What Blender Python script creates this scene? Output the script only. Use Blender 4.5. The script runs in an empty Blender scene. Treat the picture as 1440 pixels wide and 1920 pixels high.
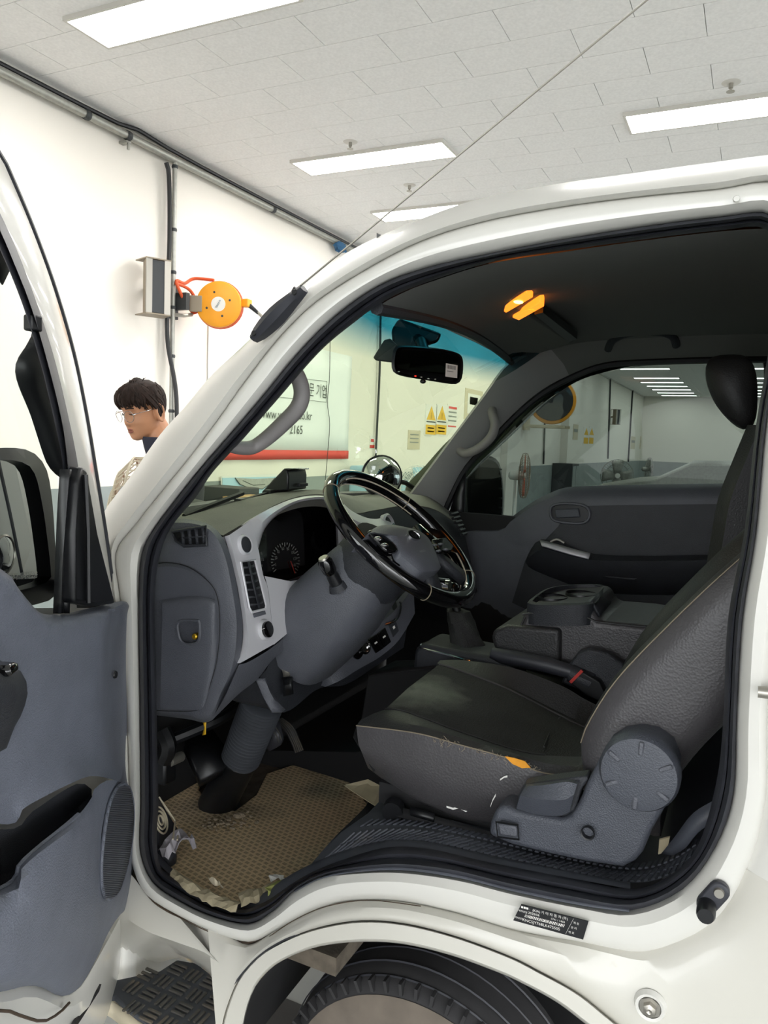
import bpy, bmesh, math, random
from mathutils import Vector, Matrix
random.seed(7)
sc = bpy.context.scene
COL = sc.collection
# ------------------------------------------------------------------ camera
FPX = 1440.0
YAW, PIT, ROL = math.radians(25.6), math.radians(-5.35), math.radians(2.3)
CAM = Vector((0, -1.1, 1.55))
_f = Vector((-math.sin(YAW)*math.cos(PIT), math.cos(YAW)*math.cos(PIT), math.sin(PIT)))
_r = Vector((math.cos(YAW), math.sin(YAW), 0)); _u = _r.cross(_f)
RT = _r*math.cos(ROL) + _u*math.sin(ROL); UP = -_r*math.sin(ROL) + _u*math.cos(ROL); FW = _f
cd = bpy.data.cameras.new('camera'); cam = bpy.data.objects.new('camera', cd); COL.objects.link(cam)
cd.sensor_fit = 'VERTICAL'; cd.sensor_height = 32.0; cd.sensor_width = 24.0
cd.lens = FPX/1920*32.0; cd.clip_start = .02; cd.clip_end = 300
cam.matrix_world = Matrix(((RT.x, UP.x, -FW.x, CAM.x), (RT.y, UP.y, -FW.y, CAM.y), (RT.z, UP.z, -FW.z, CAM.z), (0, 0, 0, 1)))
sc.camera = cam
# ------------------------------------------------------------------ world and exposure
w = bpy.data.worlds.new('sky'); sc.world = w; w.use_nodes = True
bgn = w.node_tree.nodes['Background']; bgn.inputs[0].default_value = (.95, .975, 1.0, 1); bgn.inputs[1].default_value = 3.2
sc.view_settings.view_transform = 'Standard'; sc.view_settings.look = 'None'
sc.view_settings.exposure = 0.82; sc.view_settings.gamma = 1.0; sc.view_settings.use_curve_mapping = False
LAMP_STRENGTH = 18.0

# ------------------------------------------------------------------ measuring helpers: a line of sight met with a real plane
def ray(x, y): return RT*((x-720)/FPX) - UP*((y-960)/FPX) + FW
def P(x, y, Y): d = ray(x, y); return CAM + d*((Y-CAM.y)/d.y)
def PX(x, y, X): d = ray(x, y); return CAM + d*((X-CAM.x)/d.x)
def PZ(x, y, Z): d = ray(x, y); return CAM + d*((Z-CAM.z)/d.z)
DA = math.radians(68); DH = Vector((-1.04, -.03, 0)); DN = Vector((math.sin(DA), math.cos(DA), 0)); DS = Vector((math.cos(DA), -math.sin(DA), 0))
def DP(x, y, off=0.0):          # a point on the swung-open door, off metres towards its inner side
    h = DH + DN*off; d = ray(x, y); return CAM + d*((h-CAM).dot(DN)/d.dot(DN))
def PL(x, y, p0, n):            # any plane
    d = ray(x, y); return CAM + d*((p0-CAM).dot(n)/d.dot(n))

# ------------------------------------------------------------------ materials
def lin(c):
    if isinstance(c, str): c = tuple(int(c[i:i+2], 16)/255 for i in (0, 2, 4))
    return tuple((v/12.92 if v <= .04045 else ((v+.055)/1.055)**2.4) for v in c)
MATS = {}
def mat(name, col, rough=.5, metal=0, coat=0, noise=0, nscale=8, bump=0, bscale=200, dirt=None, dscale=3, damt=.5, emit=None, estr=0, spec=.5, voronoi=False, sheen=0):
    m = bpy.data.materials.new(name); m.use_nodes = True; nt = m.node_tree; b = nt.nodes['Principled BSDF']
    c = lin(col); b.inputs['Base Color'].default_value = (*c, 1); b.inputs['Roughness'].default_value = rough; b.inputs['Metallic'].default_value = metal
    b.inputs['Coat Weight'].default_value = coat; b.inputs['Coat Roughness'].default_value = .05; b.inputs['Specular IOR Level'].default_value = spec
    if sheen: b.inputs['Sheen Weight'].default_value = sheen
    tc = nt.nodes.new('ShaderNodeTexCoord')
    src = None
    if noise:
        n = nt.nodes.new('ShaderNodeTexNoise'); n.inputs['Scale'].default_value = nscale; n.inputs['Detail'].default_value = 5
        nt.links.new(tc.outputs['Object'], n.inputs['Vector'])
        r = nt.nodes.new('ShaderNodeValToRGB'); r.color_ramp.elements[0].position = .3; r.color_ramp.elements[1].position = .7
        r.color_ramp.elements[0].color = (*[v*(1-noise) for v in c], 1); r.color_ramp.elements[1].color = (*[min(1, v*(1+noise)) for v in c], 1)
        nt.links.new(n.outputs[0], r.inputs[0]); src = r.outputs[0]
    if dirt:
        n = nt.nodes.new('ShaderNodeTexNoise'); n.inputs['Scale'].default_value = dscale; n.inputs['Detail'].default_value = 8; n.inputs['Roughness'].default_value = .65
        nt.links.new(tc.outputs['Object'], n.inputs['Vector'])
        r = nt.nodes.new('ShaderNodeValToRGB'); r.color_ramp.elements[0].position = 1-damt-.12; r.color_ramp.elements[1].position = 1-damt+.2
        nt.links.new(n.outputs[0], r.inputs[0])
        mx = nt.nodes.new('ShaderNodeMix'); mx.data_type = 'RGBA'; nt.links.new(r.outputs[0], mx.inputs[0])
        if src: nt.links.new(src, mx.inputs[6])
        else: mx.inputs[6].default_value = (*c, 1)
        mx.inputs[7].default_value = (*lin(dirt), 1); src = mx.outputs[2]
    if src: nt.links.new(src, b.inputs['Base Color'])
    if bump:
        n = nt.nodes.new('ShaderNodeTexVoronoi' if voronoi else 'ShaderNodeTexNoise'); n.inputs['Scale'].default_value = bscale
        nt.links.new(tc.outputs['Object'], n.inputs['Vector'])
        bp = nt.nodes.new('ShaderNodeBump'); bp.inputs['Strength'].default_value = bump; bp.inputs['Distance'].default_value = .002
        nt.links.new(n.outputs[0], bp.inputs['Height']); nt.links.new(bp.outputs[0], b.inputs['Normal'])
    if emit: b.inputs['Emission Color'].default_value = (*lin(emit), 1); b.inputs['Emission Strength'].default_value = estr
    MATS[name] = m; return m
def glass(name, tint, refl=.08, top=None, zr=None, k=.35):
    m = bpy.data.materials.new(name); m.use_nodes = True; nt = m.node_tree; nt.nodes.clear()
    o = nt.nodes.new('ShaderNodeOutputMaterial'); t = nt.nodes.new('ShaderNodeBsdfTransparent'); g = nt.nodes.new('ShaderNodeBsdfGlossy')
    g.inputs['Roughness'].default_value = .01; t.inputs[0].default_value = (*tint, 1)
    mx = nt.nodes.new('ShaderNodeMixShader'); fr = nt.nodes.new('ShaderNodeLayerWeight'); fr.inputs[0].default_value = .25
    mm = nt.nodes.new('ShaderNodeMath'); mm.operation = 'MULTIPLY_ADD'; mm.inputs[1].default_value = k; mm.inputs[2].default_value = refl*.4
    nt.links.new(fr.outputs['Fresnel'], mm.inputs[0]); nt.links.new(mm.outputs[0], mx.inputs[0])
    nt.links.new(t.outputs[0], mx.inputs[1]); nt.links.new(g.outputs[0], mx.inputs[2]); nt.links.new(mx.outputs[0], o.inputs[0])
    if top:       # tinted sun band across the upper edge of the pane
        ge = nt.nodes.new('ShaderNodeNewGeometry'); sx = nt.nodes.new('ShaderNodeSeparateXYZ'); mr = nt.nodes.new('ShaderNodeMapRange')
        mr.inputs[1].default_value = zr[0]; mr.inputs[2].default_value = zr[1]
        c = nt.nodes.new('ShaderNodeMix'); c.data_type = 'RGBA'; c.inputs[6].default_value = (*tint, 1); c.inputs[7].default_value = (*top, 1)
        nt.links.new(ge.outputs['Position'], sx.inputs[0]); nt.links.new(sx.outputs[2], mr.inputs[0]); nt.links.new(mr.outputs[0], c.inputs[0]); nt.links.new(c.outputs[2], t.inputs[0])
    MATS[name] = m; return m
def emat(name, col, s):
    m = bpy.data.materials.new(name); m.use_nodes = True; nt = m.node_tree; nt.nodes.clear()
    o = nt.nodes.new('ShaderNodeOutputMaterial'); e = nt.nodes.new('ShaderNodeEmission'); e.inputs[0].default_value = (*lin(col), 1); e.inputs[1].default_value = s
    nt.links.new(e.outputs[0], o.inputs[0]); MATS[name] = m; return m

mat('wall', 'e9e4db', .8, bump=.05, bscale=60, dirt='dcd6ca', dscale=1.2, damt=.16)
mat('ceil_tile', 'ecebea', .9, noise=.05, nscale=60, bump=.25, bscale=140)
mat('ceil_back', 'a8a4a0', .9)
mat('floor', '8f918e', .35, noise=.12, nscale=2.5)
mat('wainscot', '8e9694', .6, noise=.08, nscale=3)
mat('paint', 'd9d7d0', .28, coat=.6, dirt='c6bfae', dscale=2.2, damt=.2)
mat('paint_low', 'cbc8be', .32, coat=.5, dirt='a8977a', dscale=9, damt=.17)
mat('grime', '4a3d30', .9, noise=.3, nscale=40)
mat('rubber', '33343a', .45, noise=.15, nscale=30)
mat('scuff', '4c4f57', .5, noise=.12, nscale=15, dirt='7a7163', dscale=9, damt=.25)
mat('black', '121316', .4)
mat('gloss_black', '0a0a0c', .08, coat=.6)
mat('trim_door', '6c707c', .5, noise=.08, nscale=20, bump=.35, bscale=420, voronoi=True)
mat('trim', '484b53', .5, noise=.08, nscale=20, bump=.35, bscale=420, voronoi=True)
mat('trim_dark', '2c2e33', .55, noise=.1, nscale=20, bump=.3, bscale=420, voronoi=True)
mat('trim_dash', '54565d', .5, noise=.08, nscale=12, bump=.3, bscale=420, voronoi=True)
mat('dash_top', '6a6862', .62, noise=.12, nscale=14, bump=.3, bscale=420, voronoi=True)
mat('silver', 'd0cfd3', .36, metal=.15)
mat('pillar_trim', '989796', .75, bump=.2, bscale=300)
mat('headliner', '757673', .95, bump=.3, bscale=500)
mat('grip_gray', '8a8685', .5)
mat('leather', '474547', .42, noise=.1, nscale=10, bump=.25, bscale=260, voronoi=True)
mat('leather_dark', '2d2d2e', .5, noise=.12, nscale=12, bump=.25, bscale=260, voronoi=True)
mat('mesh_fabric', '232324', .8, noise=.25, nscale=9, bump=.6, bscale=300, voronoi=True, dirt='565a50', dscale=3.5, damt=.33)
def dusty(name, col, c, rad):
    nt = MATS[name].node_tree; b = nt.nodes['Principled BSDF']; old = b.inputs['Base Color'].links[0].from_socket
    ge = nt.nodes.new('ShaderNodeNewGeometry'); vm = nt.nodes.new('ShaderNodeVectorMath'); vm.operation = 'DISTANCE'; vm.inputs[1].default_value = c; nt.links.new(ge.outputs['Position'], vm.inputs[0])
    n = nt.nodes.new('ShaderNodeTexNoise'); n.inputs['Scale'].default_value = 22; n.inputs['Detail'].default_value = 6; nt.links.new(ge.outputs['Position'], n.inputs['Vector'])
    ad = nt.nodes.new('ShaderNodeMath'); ad.operation = 'MULTIPLY_ADD'; ad.inputs[1].default_value = rad*.9; nt.links.new(n.outputs[0], ad.inputs[0]); nt.links.new(vm.outputs['Value'], ad.inputs[2])
    mr = nt.nodes.new('ShaderNodeMapRange'); mr.inputs[1].default_value = rad*.45; mr.inputs[2].default_value = rad*1.45; mr.inputs[3].default_value = .85; mr.inputs[4].default_value = 0; nt.links.new(ad.outputs[0], mr.inputs[0])
    mx = nt.nodes.new('ShaderNodeMix'); mx.data_type = 'RGBA'; mx.inputs[7].default_value = (*lin(col), 1); nt.links.new(mr.outputs[0], mx.inputs[0]); nt.links.new(old, mx.inputs[6]); nt.links.new(mx.outputs[2], b.inputs['Base Color'])
mat('insert', '252526', .8, noise=.25, nscale=9, bump=.6, bscale=300, voronoi=True); dusty('insert', '8d9384', P(772, 1300, .34), .12)
mat('lace', 'b9ae9b', .8)
mat('grit', '9a8b76', .9)
mat('foam', 'e39a2e', .9, noise=.1, nscale=60)
mat('thread', '857a68', .8)
mat('chrome', 'd8d8d8', .12, metal=1)
mat('steel', 'a9a59c', .35, metal=.8)
mat('galv', 'a3a39c', .45, metal=.6, noise=.1, nscale=30)
mat('mirror', 'e8ecec', .01, metal=1)
mat('dark_mirror', '3a4443', .04, metal=1)
mat('brass', 'c09a2c', .3, metal=.8)
mat('mat_rubber', '4a4844', .75, noise=.15, nscale=12, dirt='867660', dscale=9, damt=.35)
mat('mat_clean', '43464c', .7, noise=.15, nscale=12)
mat('carpet', '5a5247', .95, noise=.35, nscale=30, bump=.4, bscale=150)
mat('under', '18181a', .8)
mat('paper', 'c2b596', .9, noise=.12, nscale=20)
mat('paper_gray', 'b3aeb4', .9, noise=.15, nscale=40)
mat('paper_green', 'a8ac66', .9, noise=.15, nscale=30)
mat('yellow', 'e3b320', .6)
mat('tyre', '2c2b2c', .8, noise=.15, nscale=20)
mat('tyre_dusty', '6c6359', .9, noise=.15, nscale=20)
mat('white_plastic', 'e9e8e2', .5)
mat('cream', 'cabfa6', .55)
mat('lamp_frame', 'cfccc5', .5)
mat('reel_orange', 'f0a01a', .45, noise=.05)
mat('hose_orange', 'd8572a', .5)
mat('dark_gray', '35383a', .6)
mat('bracket', '8f8371', .5)
mat('banner', 'eef1f2', .6)
mat('banner_red', 'd9453c', .6)
mat('ink', '4c504e', .8)
mat('ink_light', '8c908c', .8)
mat('red', 'c8352c', .5)
mat('blue', '2f5f86', .7)
mat('sky_blue', 'a9cfe0', .3)
mat('orange_glow', 'ffb060', .4, emit='ff8420', estr=1.1)
mat('dome_hot', 'ffe0a0', .4, emit='ffc060', estr=4)
mat('red_led', 'd01810', .4, emit='ff2a18', estr=1.2)
mat('cardboard', 'b18d60', .85, noise=.06)
mat('skin', 'c58d69', .5, noise=.05, nscale=15)
mat('lip', '9d5f52', .45)
mat('hair', '2a1d17', .7, spec=.25, noise=.4, nscale=60)
mat('shirt', '2d2e3c', .85)
mat('trousers', '33363f', .9)
mat('shoe', '1d1d1f', .6)
mat('label_white', 'e6e4de', .6)
emat('lamp', 'fffdf9', LAMP_STRENGTH)
glass('windshield_glass', (.58, .66, .50), .06, top=(.02, .20, .27), zr=(1.755, 1.815), k=.12)
glass('tint_glass', (.125, .155, .145), .02, k=.18)
glass('door_glass', (.9, .93, .9), .02)
glass('clear_glass', (.95, .96, .95), .05)

def grid_mat(name, rib, hole, dirt, pitch, damt, dscale):
    m = mat(name, rib, .85); nt = m.node_tree; b = nt.nodes['Principled BSDF']; tc = nt.nodes.new('ShaderNodeTexCoord')
    mp = nt.nodes.new('ShaderNodeMapping'); mp.inputs['Rotation'].default_value = (0, 0, math.radians(12)); nt.links.new(tc.outputs['Object'], mp.inputs[0])
    br = nt.nodes.new('ShaderNodeTexBrick'); br.offset = .5; br.inputs['Scale'].default_value = 1; br.inputs['Brick Width'].default_value = pitch; br.inputs['Row Height'].default_value = pitch*.8; br.inputs['Mortar Size'].default_value = pitch*.2; br.inputs['Mortar Smooth'].default_value = .3
    nt.links.new(mp.outputs[0], br.inputs['Vector'])
    n = nt.nodes.new('ShaderNodeTexNoise'); n.inputs['Scale'].default_value = dscale; n.inputs['Detail'].default_value = 6; nt.links.new(tc.outputs['Object'], n.inputs['Vector'])
    r = nt.nodes.new('ShaderNodeValToRGB'); r.color_ramp.elements[0].position = 1-damt-.15; r.color_ramp.elements[1].position = 1-damt+.12; nt.links.new(n.outputs[0], r.inputs[0])
    d1 = nt.nodes.new('ShaderNodeMix'); d1.data_type = 'RGBA'; d1.inputs[6].default_value = (*lin(rib), 1); d1.inputs[7].default_value = (*lin(dirt), 1); nt.links.new(r.outputs[0], d1.inputs[0])
    d2 = nt.nodes.new('ShaderNodeMix'); d2.data_type = 'RGBA'; d2.inputs[7].default_value = (*[v*.62 for v in lin(dirt)], 1); d2.inputs[6].default_value = (*lin(hole), 1); nt.links.new(r.outputs[0], d2.inputs[0])
    nt.links.new(d2.outputs[2], br.inputs['Color1']); nt.links.new(d2.outputs[2], br.inputs['Color2']); nt.links.new(d1.outputs[2], br.inputs['Mortar']); nt.links.new(br.outputs['Color'], b.inputs['Base Color'])
    bp = nt.nodes.new('ShaderNodeBump'); bp.inputs['Distance'].default_value = .003; bp.inputs['Strength'].default_value = .8; nt.links.new(br.outputs['Fac'], bp.inputs['Height']); nt.links.new(bp.outputs[0], b.inputs['Normal'])
grid_mat('mat_grid', '7d7568', '33312e', 'e0c79e', .0155, .64, 4.5)

# ------------------------------------------------------------------ mesh helpers
def spl(pts, n, closed=False):
    """Catmull-Rom curve through points (tuples of any length) resampled to n points evenly along its length"""
    k = len(pts); pts = [tuple(p) for p in pts]; D = len(pts[0]); out = []
    segs = k if closed else k-1; S = 10
    for i in range(segs):
        if closed: a, b, c, d = (pts[(i+j-1) % k] for j in range(4))
        else: a, b, c, d = pts[max(i-1, 0)], pts[i], pts[i+1], pts[min(i+2, k-1)]
        for s in range(S):
            t = s/S
            out.append(tuple(.5*(2*b[q]+(c[q]-a[q])*t+(2*a[q]-5*b[q]+4*c[q]-d[q])*t*t+(3*b[q]-a[q]-3*c[q]+d[q])*t**3) for q in range(D)))
    out.append(pts[0] if closed else pts[-1])
    L = [0]
    for i in range(1, len(out)): L.append(L[-1]+math.dist(out[i], out[i-1]))
    res = []; j = 0; m = n if closed else n-1
    for i in range(n):
        t = L[-1]*i/m
        while j < len(L)-2 and L[j+1] < t: j += 1
        u = (t-L[j])/max(1e-9, L[j+1]-L[j]); u = min(1, max(0, u))
        res.append(tuple(out[j][q]*(1-u)+out[j+1][q]*u for q in range(D)))
    return res
def spx(pts, n, closed=False):      # (px, py, Y) control points -> smooth 3D curve
    return [P(*p) for p in spl(pts, n, closed)]
def vs(pts, n, closed=False): return [Vector(p) for p in spl([tuple(p) for p in pts], n, closed)]

class MB:
    def __init__(s): s.v = []; s.f = []; s.m = []; s.cur = 0
    def add(s, vv, ff):
        o = len(s.v); s.v += [Vector(p) for p in vv]; s.f += [tuple(i+o for i in f) for f in ff]; s.m += [s.cur]*len(ff); return s
    def loft(s, rows, cu=False, cv=False, cap=False):
        n = len(rows[0]); R = len(rows); vv = [p for r in rows for p in r]; ff = []
        for i in range(R if cv else R-1):
            for j in range(n if cu else n-1):
                a, b = i, (i+1) % R; c, d = j, (j+1) % n
                ff.append((a*n+c, a*n+d, b*n+d, b*n+c))
        if cap: ff.append(tuple(range(n))[::-1]); ff.append(tuple((R-1)*n+j for j in range(n)))
        return s.add(vv, ff)
    def poly(s, pts): return s.add(pts, [tuple(range(len(pts)))])
    def prism(s, pts, ext):
        n = len(pts); ext = Vector(ext); vv = list(pts)+[Vector(p)+ext for p in pts]
        return s.add(vv, [tuple(range(n))[::-1], tuple(range(n, 2*n))]+[(i, (i+1) % n, n+(i+1) % n, n+i) for i in range(n)])
    def box(s, c, d, rot=None):
        c = Vector(c); hx, hy, hz = (k/2 for k in d); M = rot if rot else Matrix.Identity(3)
        vv = [c + M @ Vector((a*hx, b*hy, e*hz)) for a in (-1, 1) for b in (-1, 1) for e in (-1, 1)]
        return s.add(vv, [(0, 1, 3, 2), (4, 6, 7, 5), (0, 4, 5, 1), (2, 3, 7, 6), (0, 2, 6, 4), (1, 5, 7, 3)])
    def boxb(s, a, b): return s.box([(a[i]+b[i])/2 for i in range(3)], [abs(a[i]-b[i]) for i in range(3)])
    def tube(s, path, r, n=8, closed=False, cap=True, flat=1.0, ref=None):
        path = [Vector(p) for p in path]; rows = []; k = len(path); prev = None
        for i, p in enumerate(path):
            if closed: t = path[(i+1) % k]-path[i-1]
            else: t = path[min(i+1, k-1)]-path[max(i-1, 0)]
            t.normalize()
            if prev is None:
                a = Vector(ref) if ref else (Vector((0, 0, 1)) if abs(t.z) < .9 else Vector((1, 0, 0)))
            else: a = prev
            a = (a-t*a.dot(t)).normalized(); b = t.cross(a); prev = a
            rr = r[i] if isinstance(r, (list, tuple)) else r
            rows.append([p+(a*math.cos(2*math.pi*j/n)*flat+b*math.sin(2*math.pi*j/n))*rr for j in range(n)])
        return s.loft(rows, cu=True, cv=closed, cap=(cap and not closed))
    def lathe(s, prof, o, ax, n=24, ref=None, closed=False):
        """prof: (radius, height) pairs around axis ax from point o"""
        o = Vector(o); ax = Vector(ax).normalized(); a = Vector(ref) if ref else (Vector((0, 0, 1)) if abs(ax.z) < .9 else Vector((1, 0, 0)))
        a = (a-ax*a.dot(ax)).normalized(); b = ax.cross(a)
        rows = [[o+ax*h+(a*math.cos(2*math.pi*j/n)+b*math.sin(2*math.pi*j/n))*max(r, 1e-5) for j in range(n)] for r, h in prof]
        return s.loft(rows, cu=True, cv=closed)
    def ball(s, c, r, nu=14, nv=9, M=None):
        c = Vector(c); rr = r if isinstance(r, (tuple, list)) else (r, r, r); rows = []
        for i in range(nv+1):
            t = math.pi*i/nv; row = []
            for j in range(nu):
                u = 2*math.pi*j/nu; q = Vector((rr[0]*math.sin(t)*math.cos(u), rr[1]*math.sin(t)*math.sin(u), rr[2]*math.cos(t)))
                row.append(c+(M @ q if M else q))
            rows.append(row)
        return s.loft(rows, cu=True)
    def build(s, name, m, parent=None, smooth=True, bevel=0, seg=2, sub=0, solid=0, soff=0, angle=40, recalc=True, kind=None, label=None):
        me = bpy.data.meshes.new(name); bm = bmesh.new(); vv = [bm.verts.new(p) for p in s.v]
        for f, mi in zip(s.f, s.m):
            try:
                fc = bm.faces.new([vv[i] for i in f]); fc.material_index = mi
            except ValueError: pass
        bmesh.ops.remove_doubles(bm, verts=bm.verts, dist=1e-5)
        bmesh.ops.dissolve_degenerate(bm, edges=bm.edges, dist=1e-6)
        if recalc: bmesh.ops.recalc_face_normals(bm, faces=bm.faces)
        bm.to_mesh(me); bm.free()
        for q in (m if isinstance(m, (list, tuple)) else [m]): me.materials.append(MATS[q])
        o = bpy.data.objects.new(name, me); COL.objects.link(o)
        if smooth:
            me.shade_smooth()
            try: me.set_sharp_from_angle(angle=math.radians(angle))
            except Exception: pass
        if solid: q = o.modifiers.new('s', 'SOLIDIFY'); q.thickness = solid; q.offset = soff
        if bevel: q = o.modifiers.new('b', 'BEVEL'); q.width = bevel; q.segments = seg; q.limit_method = 'ANGLE'; q.angle_limit = math.radians(35); q.harden_normals = False
        if sub: q = o.modifiers.new('u', 'SUBSURF'); q.levels = sub; q.render_levels = sub
        if parent: adopt(o, parent)
        if kind: o['kind'] = kind
        if label: o['label'] = label
        return o
WLOC = {}
def adopt(o, p):
    o.parent = p; L = Vector((0, 0, 0)); q = p
    L = WLOC.get(p.name, Vector((0, 0, 0)))
    o.matrix_parent_inverse = Matrix.Translation(-L)
def empty(name, loc, parent=None):
    o = bpy.data.objects.new(name, None); COL.objects.link(o); o.location = loc; o.empty_display_size = .05; WLOC[o.name] = Vector(loc)
    if parent: adopt(o, parent)
    return o
def tag(o, label, cat, group=None):
    o['label'] = label; o['category'] = cat
    if group: o['group'] = group
    return o
def st(o): o['kind'] = 'structure'; return o
def text(mb, s, o, xd, yd, size, lift=.0008, cx=False, right=False, xs=1.0):
    """flat lettering: outlines of the words as mesh, laid on the plane xd, yd"""
    c = bpy.data.curves.new('t', 'FONT'); c.body = s; c.size = size; c.resolution_u = 2
    if cx: c.align_x = 'CENTER'
    if right: c.align_x = 'RIGHT'
    t = bpy.data.objects.new('t', c); COL.objects.link(t); bpy.context.view_layer.update()
    dg = bpy.context.evaluated_depsgraph_get(); me = bpy.data.meshes.new_from_object(t.evaluated_get(dg))
    xd = Vector(xd).normalized(); yd = Vector(yd); yd = (yd-xd*yd.dot(xd)).normalized(); n = xd.cross(yd); o = Vector(o)+n*lift
    mb.add([o+xd*v.co.x*xs+yd*v.co.y for v in me.vertices], [tuple(p.vertices) for p in me.polygons])
    bpy.data.objects.remove(t); bpy.data.curves.remove(c); bpy.data.meshes.remove(me)
def sweep_rot(ax, ang): return Matrix.Rotation(ang, 3, ax)
# ================================================================== the building
WX, CZ, YB, YN, XR = -3.97, 3.57, 29.4, -5.0, 7.5
st(MB().boxb((WX-.15, YN, 0), (WX, YB, CZ+.15)).build('wall_front', 'wall'))
st(MB().boxb((WX-.15, YB, 0), (XR, YB+.15, CZ+.15)).build('wall_far', 'wall'))
st(MB().boxb((WX-.15, YN-.15, 3.25), (XR, YN, CZ+.15)).boxb((WX-.15, YN-.15, 0), (WX+.8, YN, 3.25)).boxb((1.6, YN-.15, 0), (2.1, YN, 3.25)).boxb((XR-.4, YN-.15, 0), (XR, YN, 3.25)).build('wall_near', 'wall', smooth=False))
st(MB().boxb((WX-20, YN-40, -.2), (50, YB+6, 0)).build('floor', 'floor'))
b = MB()
for k in range(8):                       # rear wall: piers between open vehicle bays
    y = YN + (YB-YN)*k/7
    b.boxb((XR, y-.35, 0), (XR+.2, y+.35, 3.2))
b.boxb((XR, YN, 3.2), (XR+.2, YB, CZ+.15))
st(b.build('wall_rear', 'wall', smooth=False))
ceil = st(MB().boxb((WX-.15, YN, CZ+.012), (XR, YB, CZ+.1)).build('ceiling', 'ceil_back'))
# ceiling boards, staggered courses
tl, tw, gap = .6, .3, .0016
tm = MB().boxb((-tl/2+gap, -tw/2+gap, -.006), (tl/2-gap, tw/2-gap, .006)).build('ceiling_tile', 'ceil_tile', smooth=False)
first = True; rest = MB(); cand = []
ny = int((YB-YN)/tw)
for j in range(1, ny, 2): rest.boxb((WX+gap, YN+j*tw+gap, CZ), (WX+tl/2-gap, YN+(j+1)*tw-gap, CZ+.012))
for j in range(ny):
    yc = YN + (j+.5)*tw; off = (j % 2)*tl/2
    for i in range(0, 21):
        if False: pass
        xc = WX + (i+.5)*tl + off
        if xc+tl/2 > XR: continue
        p = Vector((xc, yc, CZ))-CAM; z = p.dot(FW)
        seen = z > .3 and abs(p.dot(RT)/z*FPX) < 800 and p.dot(UP)/z*FPX < 1050 and (p.dot(UP)/z*FPX > 330)
        cand.append((0 if seen else 1, z if z > 0 else 99, xc, yc))
cand.sort()
for k, (s_, z, xc, yc) in enumerate(cand):
    if k < 298 and s_ == 0:
        o = tm if first else tm.copy()
        if not first: COL.objects.link(o)
        first = False; o.location = (xc, yc, CZ+.006); adopt(o, ceil)
    else: rest.boxb((xc-tl/2+gap, yc-tw/2+gap, CZ), (xc+tl/2-gap, yc+tw/2-gap, CZ+.012))
rest.build('ceiling_tile_field', 'ceil_tile', ceil, smooth=False, kind='stuff')
st(MB().boxb((WX, YN, 0), (WX+.012, YB, 1.16)).build('trim_1', 'wainscot', smooth=False))
st(MB().boxb((WX, YB-.012, 0), (XR, YB, 1.16)).build('trim_2', 'wainscot', smooth=False))
st(MB().boxb((WX, YN, CZ-.025), (WX+.03, YB, CZ)).build('trim_3', 'lamp_frame', smooth=False))
for n, (y0, y1, d) in enumerate(((11.75, 12.5, .12), (16.2, 17.3, .16))):
    st(MB().boxb((WX, y0, 0), (WX+d, y1, CZ)).build('wall_front_pilaster', 'wall', smooth=False))
# floor paint
st(MB().boxb((-1.5, .38, 0), (-.6, .49, .003)).build('trim_4', 'yellow', smooth=False)); st(MB().boxb((-1.5, .49, 0), (-.6, .60, .003)).build('trim_5', 'black', smooth=False))

# ceiling lights
def ceiling_light(name, x0, x1, y0, y1):
    c = ((x0+x1)/2, (y0+y1)/2, CZ); t = empty(name, c)
    f = MB(); w_, h = .016, .022
    f.boxb((x0, y0, CZ-h), (x1, y0+w_, CZ)); f.boxb((x0, y1-w_, CZ-h), (x1, y1, CZ)); f.boxb((x0, y0+w_, CZ-h), (x0+w_, y1-w_, CZ)); f.boxb((x1-w_, y0+w_, CZ-h), (x1, y1-w_, CZ))
    f.build('lamp_frame', 'lamp_frame', t, smooth=False)
    MB().boxb((x0+w_, y0+w_, CZ-h+.004), (x1-w_, y1-w_, CZ-.001)).build('diffuser', 'lamp', t, smooth=False)
    return t
rows = [1.93, 3.99, 5.30, 7.6, 9.9, 12.2, 14.5, 16.7, 18.95, 21.5, 22.9, 24.3, 25.7, 27.1, 28.45]
def copy_tree(o, loc):
    r = o.copy(); COL.objects.link(r); r.location = loc; WLOC[r.name] = Vector(loc)
    for ch in o.children:
        c = ch.copy(); COL.objects.link(c); c.parent = r; c.matrix_parent_inverse = ch.matrix_parent_inverse.copy()
        for g in ch.children:
            d = g.copy(); COL.objects.link(d); d.parent = c; d.matrix_parent_inverse = g.matrix_parent_inverse.copy()
    return r
proto = ceiling_light('ceiling_light', -3.25, -2.04, 1.78, 2.08)
near_lab = ['long white ceiling panel light above the door mirror of the truck',
            'white ceiling panel light crossed by the radio antenna', 'white ceiling panel light just above the windshield pillar of the truck']
for k, y in enumerate(rows):
    for q, x in enumerate((-2.645, -.275, 2.1, 4.5)):
        if q >= 2 and k % 2: continue
        t = proto if (k == 0 and q == 0) else copy_tree(proto, (x, y, CZ))
        if q == 0 and k < 3: lab = near_lab[k]
        elif q == 1 and k == 1: lab = 'white ceiling panel light directly above the cab roof'
        elif k >= 8 and q <= 1: lab = 'distant white ceiling panel light seen through the tinted passenger window'
        else: lab = 'white ceiling panel light over the rest of the workshop'
        tag(t, lab, 'ceiling light', 'ceiling panel lights')
        t['group'] = 'ceiling lights seen through the passenger window' if k >= 8 and q <= 1 else 'ceiling panel lights'
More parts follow.
